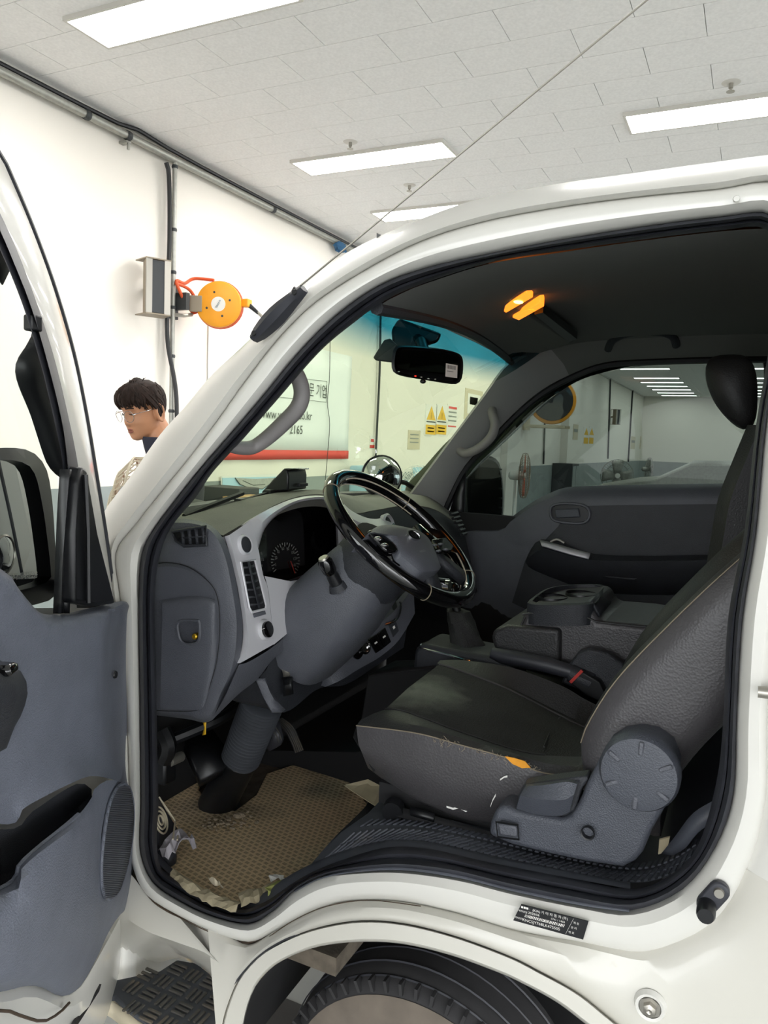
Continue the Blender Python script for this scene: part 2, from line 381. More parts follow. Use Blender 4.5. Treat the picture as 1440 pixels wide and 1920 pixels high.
# sprinkler heads
for k, (x, y, lab) in enumerate(((657, 266, 'small ceiling sprinkler head above the panel light crossed by the antenna'), (768, 347, 'small ceiling sprinkler head between two panel lights beside the antenna'), (1371, 155, 'small ceiling sprinkler head beside the panel light over the cab roof'))):
    c = PZ(x, y, CZ); t = empty('sprinkler_head', c); tag(t, lab, 'sprinkler')
    MB().lathe([(.0, -.004), (.045, -.004), (.05, 0)], c, (0, 0, 1), 20).build('escutcheon', 'lamp_frame', t)
    MB().lathe([(.012, 0), (.012, -.03), (.006, -.032), (.006, -.045), (.022, -.046), (.022, -.049), (0, -.05)], c, (0, 0, 1), 14).build('nozzle', 'steel', t)
# conduit and cable along the wall head
cx = WX+.06
t = empty('wall_conduit', (cx, 3.36, 3.49)); tag(t, 'long galvanised pipe running along the top of the front wall', 'pipe')
MB().tube([(cx, -4.5, 3.49), (cx, 12, 3.49)], .026, 12).build('pipe', 'galv', t)
for y in (.6, 2.55, 2.9, 4.6, 6.3, 8): MB().lathe([(.030, -.02), (.032, 0), (.030, .02)], (cx, y, 3.49), (0, 1, 0), 12).build('coupling', 'dark_gray', t)
for y in (2.9, 6.4): MB().boxb((cx-.06, y-.02, 3.44), (cx+.01, y+.02, 3.455)).boxb((cx, y-.008, 3.40), (cx+.012, y+.008, 3.45)).build('hanger', 'galv', t, smooth=False)
pth = vs([(cx-.01, -4.5, 3.535), (cx-.01, 2.2, 3.535), (cx, 2.95, 3.56), (cx+.02, 3.15, 3.545), (cx+.01, 3.4, 3.535), (cx, 5, 3.53), (cx, 12, 3.53)], 60)
tag(MB().tube(pth, .014, 8).build('power_cable', 'black'), 'thick black cable strapped on top of the wall pipe', 'cable')
t = empty('drop_pipe', (cx, 3.36, 0)); tag(t, 'vertical galvanised air pipe between the wall speaker and the orange reel', 'pipe')
MB().tube([(cx, 3.36, 3.47), (cx, 3.36, .05)], .017, 10).build('pipe', 'galv', t)
for z in (3.44, 3.0, 2.7, 2.45, 2.1, 1.7): MB().lathe([(.02, -.012), (.023, 0), (.02, .012)], (cx, 3.36, z), (0, 0, 1), 10).build('band', 'dark_gray', t)
MB().tube([(cx, 3.36, 2.40), (cx+.05, 3.42, 2.40), (cx+.06, 3.50, 2.42)], .014, 8).build('air_tap', 'steel', t)
pth = vs([(cx, 3.27, 3.44), (cx, 3.30, 3.36), (cx, 3.315, 3.0), (cx, 3.305, 2.55), (cx, 3.31, 2.2), (cx+.045, 3.36, 1.8), (cx+.01, 3.405, 1.2)], 50)
tag(MB().tube(pth, .016, 8).build('drop_cable', 'black'), 'black cable hanging down beside the vertical air pipe', 'cable')
c = PX(638, 463, WX+.085); b = MB(); random.seed(3)
b.ball(c, (.05, .1, .045), 12, 7); 
for q in b.v: q += Vector((random.uniform(-.015, .015), random.uniform(-.02, .02), random.uniform(-.015, .015)))
tag(b.build('blue_rag', 'blue'), 'crumpled blue cloth tied on the wall pipe near the ceiling', 'cloth')

# wall speaker
def wall_speaker(c, s, lab, yaw):
    t = empty('wall_speaker', c); tag(t, lab, 'speaker')
    R = Matrix.Rotation(yaw, 3, 'Z'); c = Vector(c)
    def L(x, y, z): return c+R @ Vector((x, y, z))*s
    w2, h2, d = .085, .18, .11
    MB().prism([L(0, -w2*.75, -h2), L(0, w2*.75, -h2), L(d, w2, -h2), L(d, -w2, -h2)], (0, 0, 2*h2*s)).build('case', 'bracket', t, smooth=False, bevel=.004)
    for sg in (-1, 1):
        MB().prism([L(d, sg*w2, -h2), L(d+.02, sg*w2, -h2), L(d+.016, sg*w2*.5, -h2), L(d, sg*w2*.5, -h2)], (0, 0, 2*h2*s)).build('side_rail', 'steel', t, smooth=False)
    MB().prism([L(d, -w2*.5, -h2*.97), L(d+.012, -w2*.5, -h2*.97), L(d+.012, w2*.5, -h2*.97), L(d, w2*.5, -h2*.97)], (0, 0, 2*h2*s*.97)).build('grille', 'dark_gray', t, smooth=False)
    for z in (h2, -h2-.008): MB().prism([L(-.03, -w2*1.25, z), L(-.03, w2*1.1, z), L(d+.022, w2*1.02, z), L(d+.022, -w2*1.02, z)], (0, 0, .008*s)).build('end_plate', 'bracket', t, smooth=False)
    MB().prism([L(-.10, -.02, -.02), L(0, -.02, -.02), L(0, .02, -.02), L(-.10, .02, -.02)], (0, 0, .04*s)).build('mount', 'steel', t, smooth=False)
    return t
wall_speaker((WX+.1, 3.1, 2.53), 1, 'grey box loudspeaker on the front wall beside the vertical pipe', math.radians(-28))
wall_speaker((WX+.1, 22.5, 2.5), 1.2, 'distant wall loudspeaker seen through the passenger window', math.radians(-28))

# orange air hose reel
rc = PX(412, 572, WX+.30); ax = Vector((.42, -.9, -.02)).normalized(); t = empty('hose_reel', rc); tag(t, 'round orange air hose reel on a wall bracket', 'hose reel')
MB().lathe([(0, .048), (.155, .048), (.165, .042), (.168, .03), (.168, .02), (.15, .018), (.15, -.035), (.168, -.036), (.168, -.05), (0, -.052)], rc, ax, 40).build('drum', 'reel_orange', t)
sd = ax.cross(Vector((0, 0, 1))).normalized(); upv = sd.cross(ax)
b = MB(); b.lathe([(0, .0505), (.052, .0505), (.053, .048)], rc, ax, 28).build('label_disc', 'label_white', t)
b = MB(); rt = Vector((0, 0, 1)).cross(ax).normalized(); ang = Matrix.Rotation(math.radians(25), 3, ax)
for q0, q1, wd in (((-.020, -.026), (.004, .012), .005), ((-.011, -.028), (.010, .010), .004), ((.012, .018), (.016, .030), .004)):
    p0_, p1_ = (rc+ax*.0515+rt*q[0]+Vector((0, 0, q[1])) for q in (q0, q1)); b.tube([p0_, p1_], wd, 4, flat=.2)
b.build('label_mark', 'blue', t)
for a in (20, 110, 200, 290): MB().lathe([(0, .053), (.008, .052), (.009, .048)], rc+(rt*math.cos(math.radians(a))+Vector((0, 0, 1))*math.sin(math.radians(a)))*.09, ax, 8).build('bolt', 'dark_gray', t)
b = MB()
for k in range(5): 
    pts = [rc+ax*(.012-.011*k)+(rt*math.cos(q*math.pi/16)+Vector((0, 0, 1))*math.sin(q*math.pi/16))*(.166+.002*(k % 2)) for q in range(32)]
    b.tube(pts, .008, 6, closed=True)
b.build('hose_coil', 'hose_orange', t)
bx = rc+Vector((-.18, -.30, .03))
MB().boxb((WX+.0, rc.y-.25, rc.z-.12), (WX+.02, rc.y-.13, rc.z+.14)).boxb((WX+.02, rc.y-.21, rc.z-.06), (WX+.16, rc.y-.17, rc.z+.06)).build('wall_plate', 'dark_gray', t, smooth=False)
MB().prism([rc+ax*.058+rt*x-Vector((0, 0, z)) for x, z in ((-.21, -.055), (-.12, -.055), (-.12, .06), (-.21, .06))], ax*-.05).build('arm_cover', 'bracket', t, smooth=False, bevel=.004)
g = rc+rt*.20+Vector((0, 0, .02))
MB().boxb(g-Vector((.03, .03, .03)), g+Vector((.03, .03, .03))).build('hose_guide', 'reel_orange', t, bevel=.008)
MB().tube([g, g+rt*.04-Vector((0, 0, .03)), g+rt*.09-Vector((0, 0, .07))], [.02, .016, .012], 8).build('hose_stop', 'black', t)
MB().tube([g+rt*.08-Vector((0, 0, .06)), g+rt*.12-Vector((0, 0, .095))], .012, 8).build('coupler', 'steel', t)
pth = vs([rc-rt*.05-ax*.02+Vector((0, 0, .182)), rc-rt*.2-ax*.03+Vector((0, 0, .19)), (cx+.03, 3.45, rc.z+.14), (cx+.055, 3.33, rc.z+.13), (cx+.06, 3.40, rc.z+.02), (cx+.06, 3.5, 2.44)], 40)
(MB().tube(pth, .012, 8).tube(vs([(cx+.04, 3.34, rc.z+.12), (cx+.06, 3.48, rc.z+.09), (cx+.07, 3.56, rc.z-.03), (cx+.06, 3.5, 2.43)], 20), .012, 8).build('feed_hose', 'hose_orange', t))

# banner
by0, by1, bz0, bz1 = 3.83, 6.2, 1.335, 2.42
t = empty('wall_banner', (WX+.012, (by0+by1)/2, bz0)); tag(t, 'white wall banner with grey lettering and a red bottom stripe', 'banner')
b = MB(); N = 24
rws = [[Vector((WX+.016+.006*math.sin(k*.9+z*5), by0+(by1-by0)*k/N, z)) for k in range(N+1)] for z in (bz0, 1.6, 1.9, 2.2, bz1)]
b.loft(rws).build('cloth', 'banner', t, solid=.002)
rws = [[Vector((WX+.0205+.006*math.sin(k*.9+bz0*5), by0+(by1-by0)*k/N, z)) for k in range(N+1)] for z in (bz0-.002, bz0+.085)]
MB().loft(rws).build('red_stripe', 'banner_red', t, solid=.002)
b = MB(); bxp = WX+.027
def wtext(b, s, x, y, size): o = PX(x, y, bxp); text(b, s, o, (0, 1, 0), (0, 0, 1), size)
text(b, '전문 기업', PX(613, 745, bxp), (0, 1, 0), (0, 0, 1), .145, right=True, xs=.8); wtext(b, 'www.w', 487, 783, .12); text(b, 'i.co.kr', PX(585, 788, bxp), (0, 1, 0), (0, 0, 1), .12, right=True); text(b, '- 2165', PX(568, 814, bxp), (0, 1, 0), (0, 0, 1), .118, right=True)
b.build('lettering', 'ink', t)
b = MB()
for (x0, y0), (x1, y1) in (((500, 703), (613, 715)), ((500, 742), (612, 754)), ((613, 715), (612, 754))):
    b.tube([PX(x0, y0, bxp-.003), PX(x1, y1, bxp-.003)], .0025, 4)
b.build('rule_line', 'ink_light', t)
pth = vs([PX(620, 560, bxp+.01), PX(618, 700, bxp+.01), PX(614, 755, bxp+.01), PX(618, 800, bxp+.012), PX(610, 900, bxp+.01)], 30)
tag(MB().tube(pth, .0035, 5).build('thin_wire', 'black'), 'thin black wire hanging in front of the wall banner', 'wire')
# cables and notices further along the wall
tag(MB().tube(vs([PX(714, 560, WX+.03), PX(712, 690, WX+.03), PX(707, 800, WX+.03), PX(704, 865, WX+.03)], 16), .014, 6).build('wall_cable', 'dark_gray'), 'dark cable down the wall to the right of the banner', 'cable')
tag(MB().tube(vs([PX(1022, 775, WX+.03), PX(1019, 870, WX+.03)], 6), .02, 6).build('reel_cable', 'dark_gray'), 'dark cable below the big exhaust hose reel', 'cable')
tag(MB().tube(vs([PX(1145, 700, WX+.03), PX(1140, 860, WX+.03)], 6), .022, 6).build('distant_cable', 'dark_gray'), 'dark cable behind the distant wall loudspeaker', 'cable')
tag(MB().tube(vs([PX(1187, 722, WX+.03), PX(1178, 866, WX+.03)], 6), .026, 6).build('corner_cable', 'black'), 'thick black cable near the far corner of the workshop', 'cable')
def wall_card(name, x0, y0, x1, y1, m, lab, parts=(), cat='sign', X=WX+.006):
    a = PX(x0, y0, X); c = PX(x1, y1, X); t = empty(name, (X, (a.y+c.y)/2, min(a.z, c.z))); tag(t, lab, cat)
    MB().boxb((X-.006, a.y, c.z), (X, c.y, a.z)).build('card', m, t, smooth=False)
    for pn, mm, u0, v0, u1, v1 in parts:
        u = lambda k: a.y+(c.y-a.y)*k
        v = lambda k: a.z+(c.z-a.z)*k
        b = MB()
        if pn == 'triangle': b.prism([(X, u(u0), v(v1)), (X, u(u1), v(v1)), (X, u((u0+u1)/2), v(v0))], (.003, 0, 0))
        else: b.boxb((X, u(u0), v(v1)), (X+.003, u(u1), v(v0)))
        b.build(pn, mm, t, smooth=False)
    return t
sp = (('triangle', 'yellow', .1, .05, .9, .50), ('bolt_mark', 'black', .46, .25, .54, .46), ('lower_panel', 'yellow', .05, .66, .95, .97), ('text_bar', 'ink', .1, .54, .9, .58), ('text_line', 'ink', .2, .74, .8, .78), ('text_line', 'ink', .2, .85, .8, .89))
wall_card('warning_sign', 799, 757, 817, 817, 'label_white', 'yellow triangle warning sign left of its twin', sp)
wall_card('warning_sign', 819, 757, 837, 817, 'label_white', 'yellow triangle warning sign next to the pink notice', sp)
wall_card('pink_notice', 840, 757, 856, 812, 'label_white', 'narrow white notice with pink bars beside the warning signs', (('pink_bar', 'banner_red', .1, .08, .9, .16), ('text_line', 'ink_light', .1, .25, .9, .3), ('text_line', 'ink_light', .1, .4, .9, .45), ('text_line', 'ink_light', .1, .55, .9, .6), ('pink_bar', 'banner_red', .1, .75, .9, .8)))
wall_card('paper_notice', 766, 806, 787, 843, 'cream', 'small pale paper notice below left of the warning signs', (('text_line', 'ink_light', .15, .2, .85, .25), ('text_line', 'ink_light', .15, .4, .85, .45), ('text_line', 'ink_light', .15, .6, .85, .65)))
wall_card('no_entry_label', 694, 817, 702, 840, 'label_white', 'tiny white label with a red foot beside the dark cable', (('red_foot', 'red', 0, .75, 1, 1), ('red_ring', 'red', .2, .25, .8, .5)))
wall_card('notice_board', 873, 727, 903, 790, 'cream', 'beige notice board behind the far windshield pillar', (('sheet', 'label_white', .15, .15, .85, .8), ('drawing', 'ink_light', .25, .25, .7, .5)))
for x in (1099, 1109): wall_card('distant_warning_sign', x-4, 800, x+4, 834, 'label_white', 'distant yellow warning sign seen through the passenger window', (('triangle', 'yellow', .1, .05, .9, .45), ('lower_panel', 'yellow', .1, .6, .9, .95)))['group'] = 'distant warning signs'
for x in (1187, 1204): wall_card('distant_notice', x-3, 818, x+3, 842, 'cream', 'tiny distant notice between the black cable and the far corner', (('text_line', 'ink_light', .1, .3, .9, .5),))['group'] = 'tiny distant notices'
wall_card('distant_narrow_notice', 1076, 795, 1083, 825, 'cream', 'narrow distant notice on the wall pilaster', (('text_line', 'ink_light', .1, .3, .9, .5),), X=WX+.17)
# printed picture of a car on the wall, low, behind the wiper
t = wall_card('car_poster', 415, 893, 540, 945, 'label_white', 'rectangular printed picture of a white car headlight', (), 'poster', WX+.03)
X = WX+.034
b = MB(); b.poly([PX(x, y, X) for x, y in ((417, 896), (538, 893), (538, 940), (417, 943))]); b.build('picture', 'sky_blue', t, smooth=False, solid=.002)
X += .004
MB().poly([PX(x, y, X) for x, y in ((417, 920), (440, 915), (470, 925), (500, 932), (538, 915), (538, 940), (417, 943))]).build('car_body_print', 'label_white', t, smooth=False, solid=.002)
X += .004
MB().poly([PX(x, y, X) for x, y in ((441, 896), (480, 898), (515, 896), (505, 908), (492, 917), (465, 914), (450, 908))]).build('headlight_print', 'galv', t, smooth=False, solid=.002)
b = MB(); b.tube([PX(x, y, X) for x, y in ((441, 896), (450, 908), (465, 914), (492, 917), (505, 908), (515, 896))], .004, 5); b.tube([PX(x, y, X) for x, y in ((455, 901), (475, 910), (497, 908))], .004, 5); b.tube([PX(x, y, X) for x, y in ((440, 918), (430, 930), (420, 940))], .003, 5)
b.build('outline_print', 'ink', t)
MB().poly([PX(x, y, X) for x, y in ((417, 930), (430, 928), (436, 941), (417, 943))]).build('orange_corner_print', 'hose_orange', t, smooth=False, solid=.002)

# furniture along the front wall
def box_thing(name, lab, cat, m, a, c, extra=(), bevel=.006):
    t = empty(name, ((a[0]+c[0])/2, (a[1]+c[1])/2, a[2])); tag(t, lab, cat)
    MB().boxb(a, c).build('body', m, t, bevel=bevel)
    for n, mm, p, q in extra: MB().boxb(p, q).build(n, mm, t, bevel=.002)
    return t
c = PX(385, 930, WX+.2)
t = box_thing('steel_cabinet', 'dark narrow cabinet standing against the wall below the banner', 'cabinet', 'dark_gray', (WX+.02, 3.75, 0), (WX+.4, 4.02, 1.13), (('door', 'dark_gray', (WX+.4, 3.77, .05), (WX+.41, 4.0, 1.1)), ('handle', 'steel', (WX+.41, 3.79, .6), (WX+.425, 3.80, .72))))
t = box_thing('small_table', 'low work table carrying a cardboard box', 'table', 'dark_gray', (-3.45, 3.28, .72), (-2.95, 3.75, .75), (('leg', 'dark_gray', (-3.44, 3.29, 0), (-3.41, 3.32, .72)), ('leg', 'dark_gray', (-3.0, 3.29, 0), (-2.97, 3.32, .72)), ('leg', 'dark_gray', (-3.44, 3.71, 0), (-3.41, 3.74, .72)), ('leg', 'dark_gray', (-3.0, 3.71, 0), (-2.97, 3.74, .72))))
t = box_thing('cardboard_box', 'brown cardboard box on the low work table', 'box', 'cardboard', (-3.4, 3.32, .75), (-3.02, 3.66, 1.10), (('flap', 'cardboard', (-3.4, 3.32, 1.10), (-3.22, 3.66, 1.104)), ('flap', 'cardboard', (-3.21, 3.32, 1.10), (-3.02, 3.66, 1.104)), ('tape', 'cream', (-3.3, 3.45, 1.104), (-3.1, 3.5, 1.106))))
wc = PX(688, 900, WX+.25)
t = box_thing('water_dispenser', 'white water dispenser with a pale blue top by the wall', 'dispenser', 'white_plastic', (WX+.1, wc.y-.17, 0), (WX+.42, wc.y+.17, .98), (('tap_bay', 'dark_gray', (WX+.42, wc.y-.1, .65), (WX+.425, wc.y+.1, .85)), ('tap', 'red', (WX+.425, wc.y-.05, .78), (WX+.45, wc.y-.03, .82)), ('tap', 'blue', (WX+.425, wc.y+.03, .78), (WX+.45, wc.y+.05, .82))))
MB().boxb((WX+.11, wc.y-.16, .98), (WX+.41, wc.y+.16, 1.27)).build('water_tank', 'sky_blue', t, bevel=.03, seg=3)
MB().boxb((WX+.41, wc.y-.07, 1.05), (WX+.415, wc.y+.09, 1.2)).build('tank_label', 'blue', t)
def fan(c, r, lab, face, m_guard='steel', m_motor='white_plastic', blade='sky_blue'):
    """pedestal fan: c = centre of the cage"""
    c = Vector(c); t = empty('pedestal_fan', (c.x, c.y, 0)); tag(t, lab, 'fan'); f = Vector(face).normalized(); s_ = Vector((0, 0, 1)).cross(f).normalized(); u_ = f.cross(s_)
    b = MB(); 
    def ring(rr, d, th=.004): b.tube([c+f*d+(s_*math.cos(k*math.pi/14)+u_*math.sin(k*math.pi/14))*rr for k in range(28)], th, 5, closed=True)
    for rr, d in ((r, 0), (r*.97, .04), (r*.97, -.04), (r*.72, .075), (r*.72, -.07), (r*.4, .09), (r*.4, -.085)): ring(rr, d)
    for k in range(40):
        a = k*math.pi/20; q = s_*math.cos(a)+u_*math.sin(a)
        b.tube([c+f*.095+q*r*.16, c+f*.09+q*r*.4, c+f*.075+q*r*.72, c+f*.04+q*r*.97, c+q*r, c-f*.04+q*r*.97, c-f*.07+q*r*.72, c-f*.085+q*r*.3], .0025, 4)
    b.build('guard', m_guard, t)
    for k in range(4):
        a = k*math.pi/2; q = s_*math.cos(a)+u_*math.sin(a); p = s_*-math.sin(a)+u_*math.cos(a)
        rr = [[c+q*r*x+p*r*y*(.35+.5*x)+f*(.03*y) for y in (-.5, -.2, .2, .5)] for x in (.12, .4, .7, .9)]
        MB().loft(rr).build('blade', blade, t, solid=.003)
    MB().lathe([(0, .1), (r*.15, .098), (r*.16, .09), (0, .088)], c, f, 16).build('badge', 'label_white', t)
    MB().lathe([(0, .03), (.05, .03), (.07, -.06), (.08, -.12), (.07, -.22), (.03, -.25), (0, -.25)], c, f, 16).build('motor', m_motor, t)
    p0 = c-f*.14
    MB().tube([p0-Vector((0, 0, .05)), (p0.x, p0.y, .05)], .02, 10).build('pole', m_motor, t)
    MB().lathe([(0, .0), (.24, .0), (.24, .02), (.05, .05), (.03, .06)], (p0.x, p0.y, 0), (0, 0, 1), 24).build('base', 'dark_gray', t)
    return t
c = PX(264, 968, -1.72); fan(c, .185, 'pedestal fan with a beige wire cage beside the person', (-.75, -.55, .1), 'cream', 'dark_gray', 'hose_orange')
c = PX(785, 915, -3.5); fan(c, .27, 'pale pedestal fan behind the far windshield pillar', (.8, -.6, 0), 'white_plastic')
c = PX(983, 892, -3.3); fan(c, .36, 'brown pedestal fan turned edge-on beyond the passenger mirror', (1, .25, 0), 'bracket', 'white_plastic', 'hose_orange')
c = PX(1157, 892, -3.2); fan(c, .42, 'large grey pedestal fan by the distant wall', (.3, -1, 0), 'galv', 'galv', 'galv')
c = PX(1217, 880, -3.2); fan(c, .4, 'edge-on pedestal fan near the far corner', (1, .35, 0), 'galv', 'galv', 'galv')
box_thing('steel_locker', 'grey steel locker against the distant wall', 'locker', 'dark_gray', (WX+.02, 15.5, 0), (WX+.45, 16.15, 1.2), (('door', 'wainscot', (WX+.45, 15.53, .05), (WX+.46, 15.81, 1.15)), ('door', 'wainscot', (WX+.45, 15.84, .05), (WX+.46, 16.12, 1.15))))
# exhaust hose reel seen through the passenger window
rc = PX(1036, 752, WX+.5); ax = Vector((.25, -.97, 0)).normalized(); t = empty('exhaust_reel', rc); tag(t, 'big yellow and black exhaust hose reel high on the wall', 'hose reel')
MB().lathe([(0, .16), (.36, .16), (.37, .14), (.37, -.16), (.36, -.18), (0, -.18)], rc, ax, 32).build('drum', 'black', t)
b = MB(); 
for k in range(3): b.lathe([(.37, .12-.1*k), (.42, .11-.1*k), (.43, .08-.1*k), (.42, .05-.1*k), (.37, .04-.1*k)], rc, ax, 32)
b.build('hose_coil', 'reel_orange', t)
MB().boxb((WX+.004, rc.y-.15, rc.z-.55), (WX+.06, rc.y+.15, rc.z+.2)).boxb((WX+.06, rc.y+.2, rc.z-.5), (rc.x+.3, rc.y+.26, rc.z-.45)).boxb((WX+.06, rc.y-.26, rc.z-.5), (rc.x+.3, rc.y-.2, rc.z-.45)).build('wall_bracket', 'cream', t, smooth=False)
# white car beyond the truck
t = empty('parked_car', (-1.5, 17, 0)); tag(t, 'light car parked in a distant bay beyond the truck', 'car')
b = MB(); prof = [(-3.2, .35), (-3.15, .75), (-2.3, .95), (-1.9, 1.0), (-1.2, 1.38), (.2, 1.42), (.9, 1.05), (1.1, .9), (1.1, .35)]
rr = [[Vector((x, 17+dy, z*(1 if abs(dy) < .8 else .97)+(.0 if abs(dy) < .7 else -.03))) for x, z in prof] for dy in (-.85, -.7, 0, .7, .85)]
b.loft(rr, cap=True).build('body', 'galv', t, bevel=.03)
for x in (-2.3, .3):
    for y in (16.15, 17.85): MB().lathe([(0, -.1), (.28, -.1), (.31, -.07), (.31, .07), (.28, .1), (0, .1)], (x, y, .31), (0, 1, 0), 24).build('wheel', 'tyre', t)
# ================================================================== the truck: shell
truck = empty('truck', (-.5, .8, 0)); tag(truck, 'white light truck cab with its driver door swung wide open', 'truck')
MIRY = .8
def mirr(p): return Vector((p.x, 2*MIRY-p.y, p.z))
# stations round the door opening: seal inner edge, seal outer edge, groove, outer silhouette (with depth)
ST = [
 ((297,1495),(264,1500),(243,1490),(200,1480,-.0)),
 ((293,1300),(262,1300),(236,1300),(195,1300,-.0)),
 ((290,1130),(260,1130),(226,1130),(188,1120,.0)),
 ((298,1050),(266,1040),(217,1038),(186,1010,.03)),
 ((320,990),(290,990),(253,985),(193,963,.05)),
 ((367,933),(345,917),(303,922),(245,893,.05)),
 ((400,884),(385,868),(360,852),(300,815,.05)),
 ((458,821),(439,806),(410,785),(345,765,.05)),
 ((517,753),(497,738),(462,712),(400,700,.05)),
 ((599,660),(561,660),(520,637),(470,635,.05)),
 ((660,608),(632,590),(590,568),(545,548,.06)),
 ((720,565),(712,535),(685,506),(655,471,.06)),
 ((790,533),(800,502),(790,452),(765,420,.06)),
 ((920,492),(915,476),(905,416),(890,375,.06)),
 ((1050,471),(1050,450),(1040,390),(1030,347,.06)),
 ((1200,450),(1200,426),(1190,370),(1185,325,.06)),
 ((1350,432),(1350,407),(1345,355),(1340,304,.06)),
 ((1436,430),(1448,404),(1460,345),(1470,289,.06)),
 ((1452,500),(1480,490),(1530,440),(1600,300,.05)),
 ((1443,640),(1470,640),(1530,620),(1700,600,.0)),
 ((1417,802),(1438,780),(1500,770),(1700,770,-.0)),
 ((1395,1000),(1417,1000),(1475,1000),(1700,1000,-.0)),
 ((1365,1160),(1392,1160),(1450,1160),(1700,1160,-.0)),
 ((1356,1350),(1381,1350),(1438,1350),(1700,1350,-.0)),
 ((1343,1467),(1375,1490),(1435,1500),(1700,1500,-.0)),
 ((1307,1589),(1340,1590),(1400,1630),(1700,1800,-.0)),
 ((1251,1644),(1279,1667),(1330,1735),(1560,1960,-.0)),
 ((1182,1667),(1185,1706),(1210,1785),(1320,2000,-.0)),
 ((1057,1644),(1084,1694),(1085,1766),(1160,1922,-.02)),
 ((918,1617),(960,1668),(955,1742),(1000,1818,-.02)),
 ((807,1592),(862,1644),(852,1711),(860,1757,-.02)),
 ((723,1589),(751,1630),(748,1690),(750,1731,-.02)),
 ((637,1614),(655,1633),(660,1689),(665,1727,-.02)),
 ((583,1636),(601,1643),(606,1701),(600,1739,-.02)),
 ((547,1657),(554,1668),(560,1722),(540,1761,-.02)),
 ((493,1693),(511,1708),(512,1748),(490,1790,-.02)),
 ((442,1704),(465,1731),(466,1766),(455,1825,-.02)),
 ((384,1683),(395,1716),(402,1748),(430,1868,-.02)),
 ((323,1643),(335,1688),(345,1722),(416,1920,-.02)),
 ((300,1622),(287,1654),(275,1678),(250,1720,-.01)),
 ((294,1571),(265,1605),(246,1615),(215,1640,-.01)),
 ((296,1530),(262,1555),(242,1555),(205,1560,-.01)),
]
NS = len(ST); SUB = 4
def ring(k, Y, dY=0):
    pts = [s[k][:2] for s in ST]
    return [P(x, y, Y) for x, y in dense(pts)]
def dense(pts):                     # SUB points between stations, kept station by station
    out = []; k = len(pts)
    for i in range(k):
        a, b_, c, d = (pts[(i+j-1) % k] for j in range(4))
        for s in range(SUB):
            t = s/SUB
            out.append(tuple(.5*(2*b_[q]+(c[q]-a[q])*t+(2*a[q]-5*b_[q]+4*c[q]-d[q])*t*t+(3*b_[q]-a[q]-3*c[q]+d[q])*t**3) for q in range(len(a))))
    return out
def mixpx(k0, k1, t): return [tuple(a*(1-t)+b*t for a, b in zip(s[k0][:2], s[k1][:2])) for s in ST]
def ringpx(pts, Y): return [P(x, y, Y) for x, y in dense(pts)]
r_in = ringpx([s[0] for s in ST], .045); r_out = ringpx([s[1] for s in ST], .0)
# rubber seal: a bulb and an inner lip
MB().loft([r_in, ringpx(mixpx(0, 1, .12), .022), ringpx(mixpx(0, 1, .3), .012), ringpx(mixpx(0, 1, .46), .014), ringpx(mixpx(0, 1, .5), .022), ringpx(mixpx(0, 1, .54), .006), ringpx(mixpx(0, 1, .75), -.010), ringpx(mixpx(0, 1, .95), -.006), ringpx(mixpx(0, 1, 1.04), .012)], cu=True).build('door_seal', 'rubber', truck)
# painted flange between the seal and the groove, all round
rows_ = [ringpx(mixpx(0, 1, 1.0), .006), ringpx(mixpx(1, 2, .12), -.012), ringpx(mixpx(1, 2, .4), -.024), ringpx(mixpx(1, 2, .75), -.026), ringpx(mixpx(1, 2, .93), -.022), ringpx([s[2] for s in ST], -.016)]
fl = MB().loft(rows_, cu=True)
fl.build('door_frame', 'paint', truck)
# outer skin: pillar, roof rail and rear corner (stations 2..28)
i0, i1 = 0*SUB, 25*SUB+1
O = dense([s[3] for s in ST])
def sect(t, Yf):
    out = []
    for i, s in enumerate(dense([tuple(s[2])+tuple(s[3]) for s in ST])):
        x = s[0]*(1-t)+s[2]*t; y = s[1]*(1-t)+s[3]*t; out.append(P(x, y, Yf(s[4])))
    return out
rows_ = [sect(0, lambda o: -.016), sect(.07, lambda o: -.028), sect(.25, lambda o: -.04), sect(.6, lambda o: -.034+.25*o), sect(.88, lambda o: -.012+.6*o), sect(1, lambda o: o)]
sk = [r[i0:i1] for r in rows_]
MB().loft(sk).build('cab_side_panel', 'paint', truck)
edge = sk[-1]
# far side: same panels mirrored (door opening filled by the passenger door further below)
MB().loft([[mirr(p) for p in r] for r in ([q[i0:i1] for q in [r_in, r_out]]+sk)]).build('cab_side_panel', 'paint', truck)
# roof skin from the near rail to the far rail
ra, rb = 10*SUB, 19*SUB
er = edge[ra:rb]
def crown(p, y, h): return Vector((p.x, y, p.z+h))
MB().loft([er]+[[crown(p, y, h) for p in er] for y, h in ((.12, .012), (.3, .03), (.55, .04), (.8, .044), (1.05, .04), (1.3, .03), (1.48, .012))]+[[mirr(p) for p in er]]).build('roof_panel', 'paint', truck)
# front panel below the windshield, cab back wall, floor pan
fe = edge[0:3*SUB]
MB().loft([fe, [Vector((p.x-.12-.05*(1.4-p.z), .25, p.z)) for p in fe], [Vector((p.x-.16-.05*(1.4-p.z), .8, p.z)) for p in fe], [Vector((p.x-.12-.05*(1.4-p.z), 1.35, p.z)) for p in fe], [mirr(p) for p in fe]]).build('front_panel', 'paint', truck)
MB().boxb((.33, .02, .78), (.36, 1.58, 1.95)).build('cab_back_wall', 'trim_dark', truck, smooth=False)
MB().boxb((.14, .0, .66), (.36, .03, 1.90)).boxb((.14, 1.57, .66), (.36, 1.6, 1.90)).boxb((.12, .02, 1.88), (.36, 1.58, 1.92)).build('cab_rear_corner', 'paint', truck, smooth=False, bevel=.015)

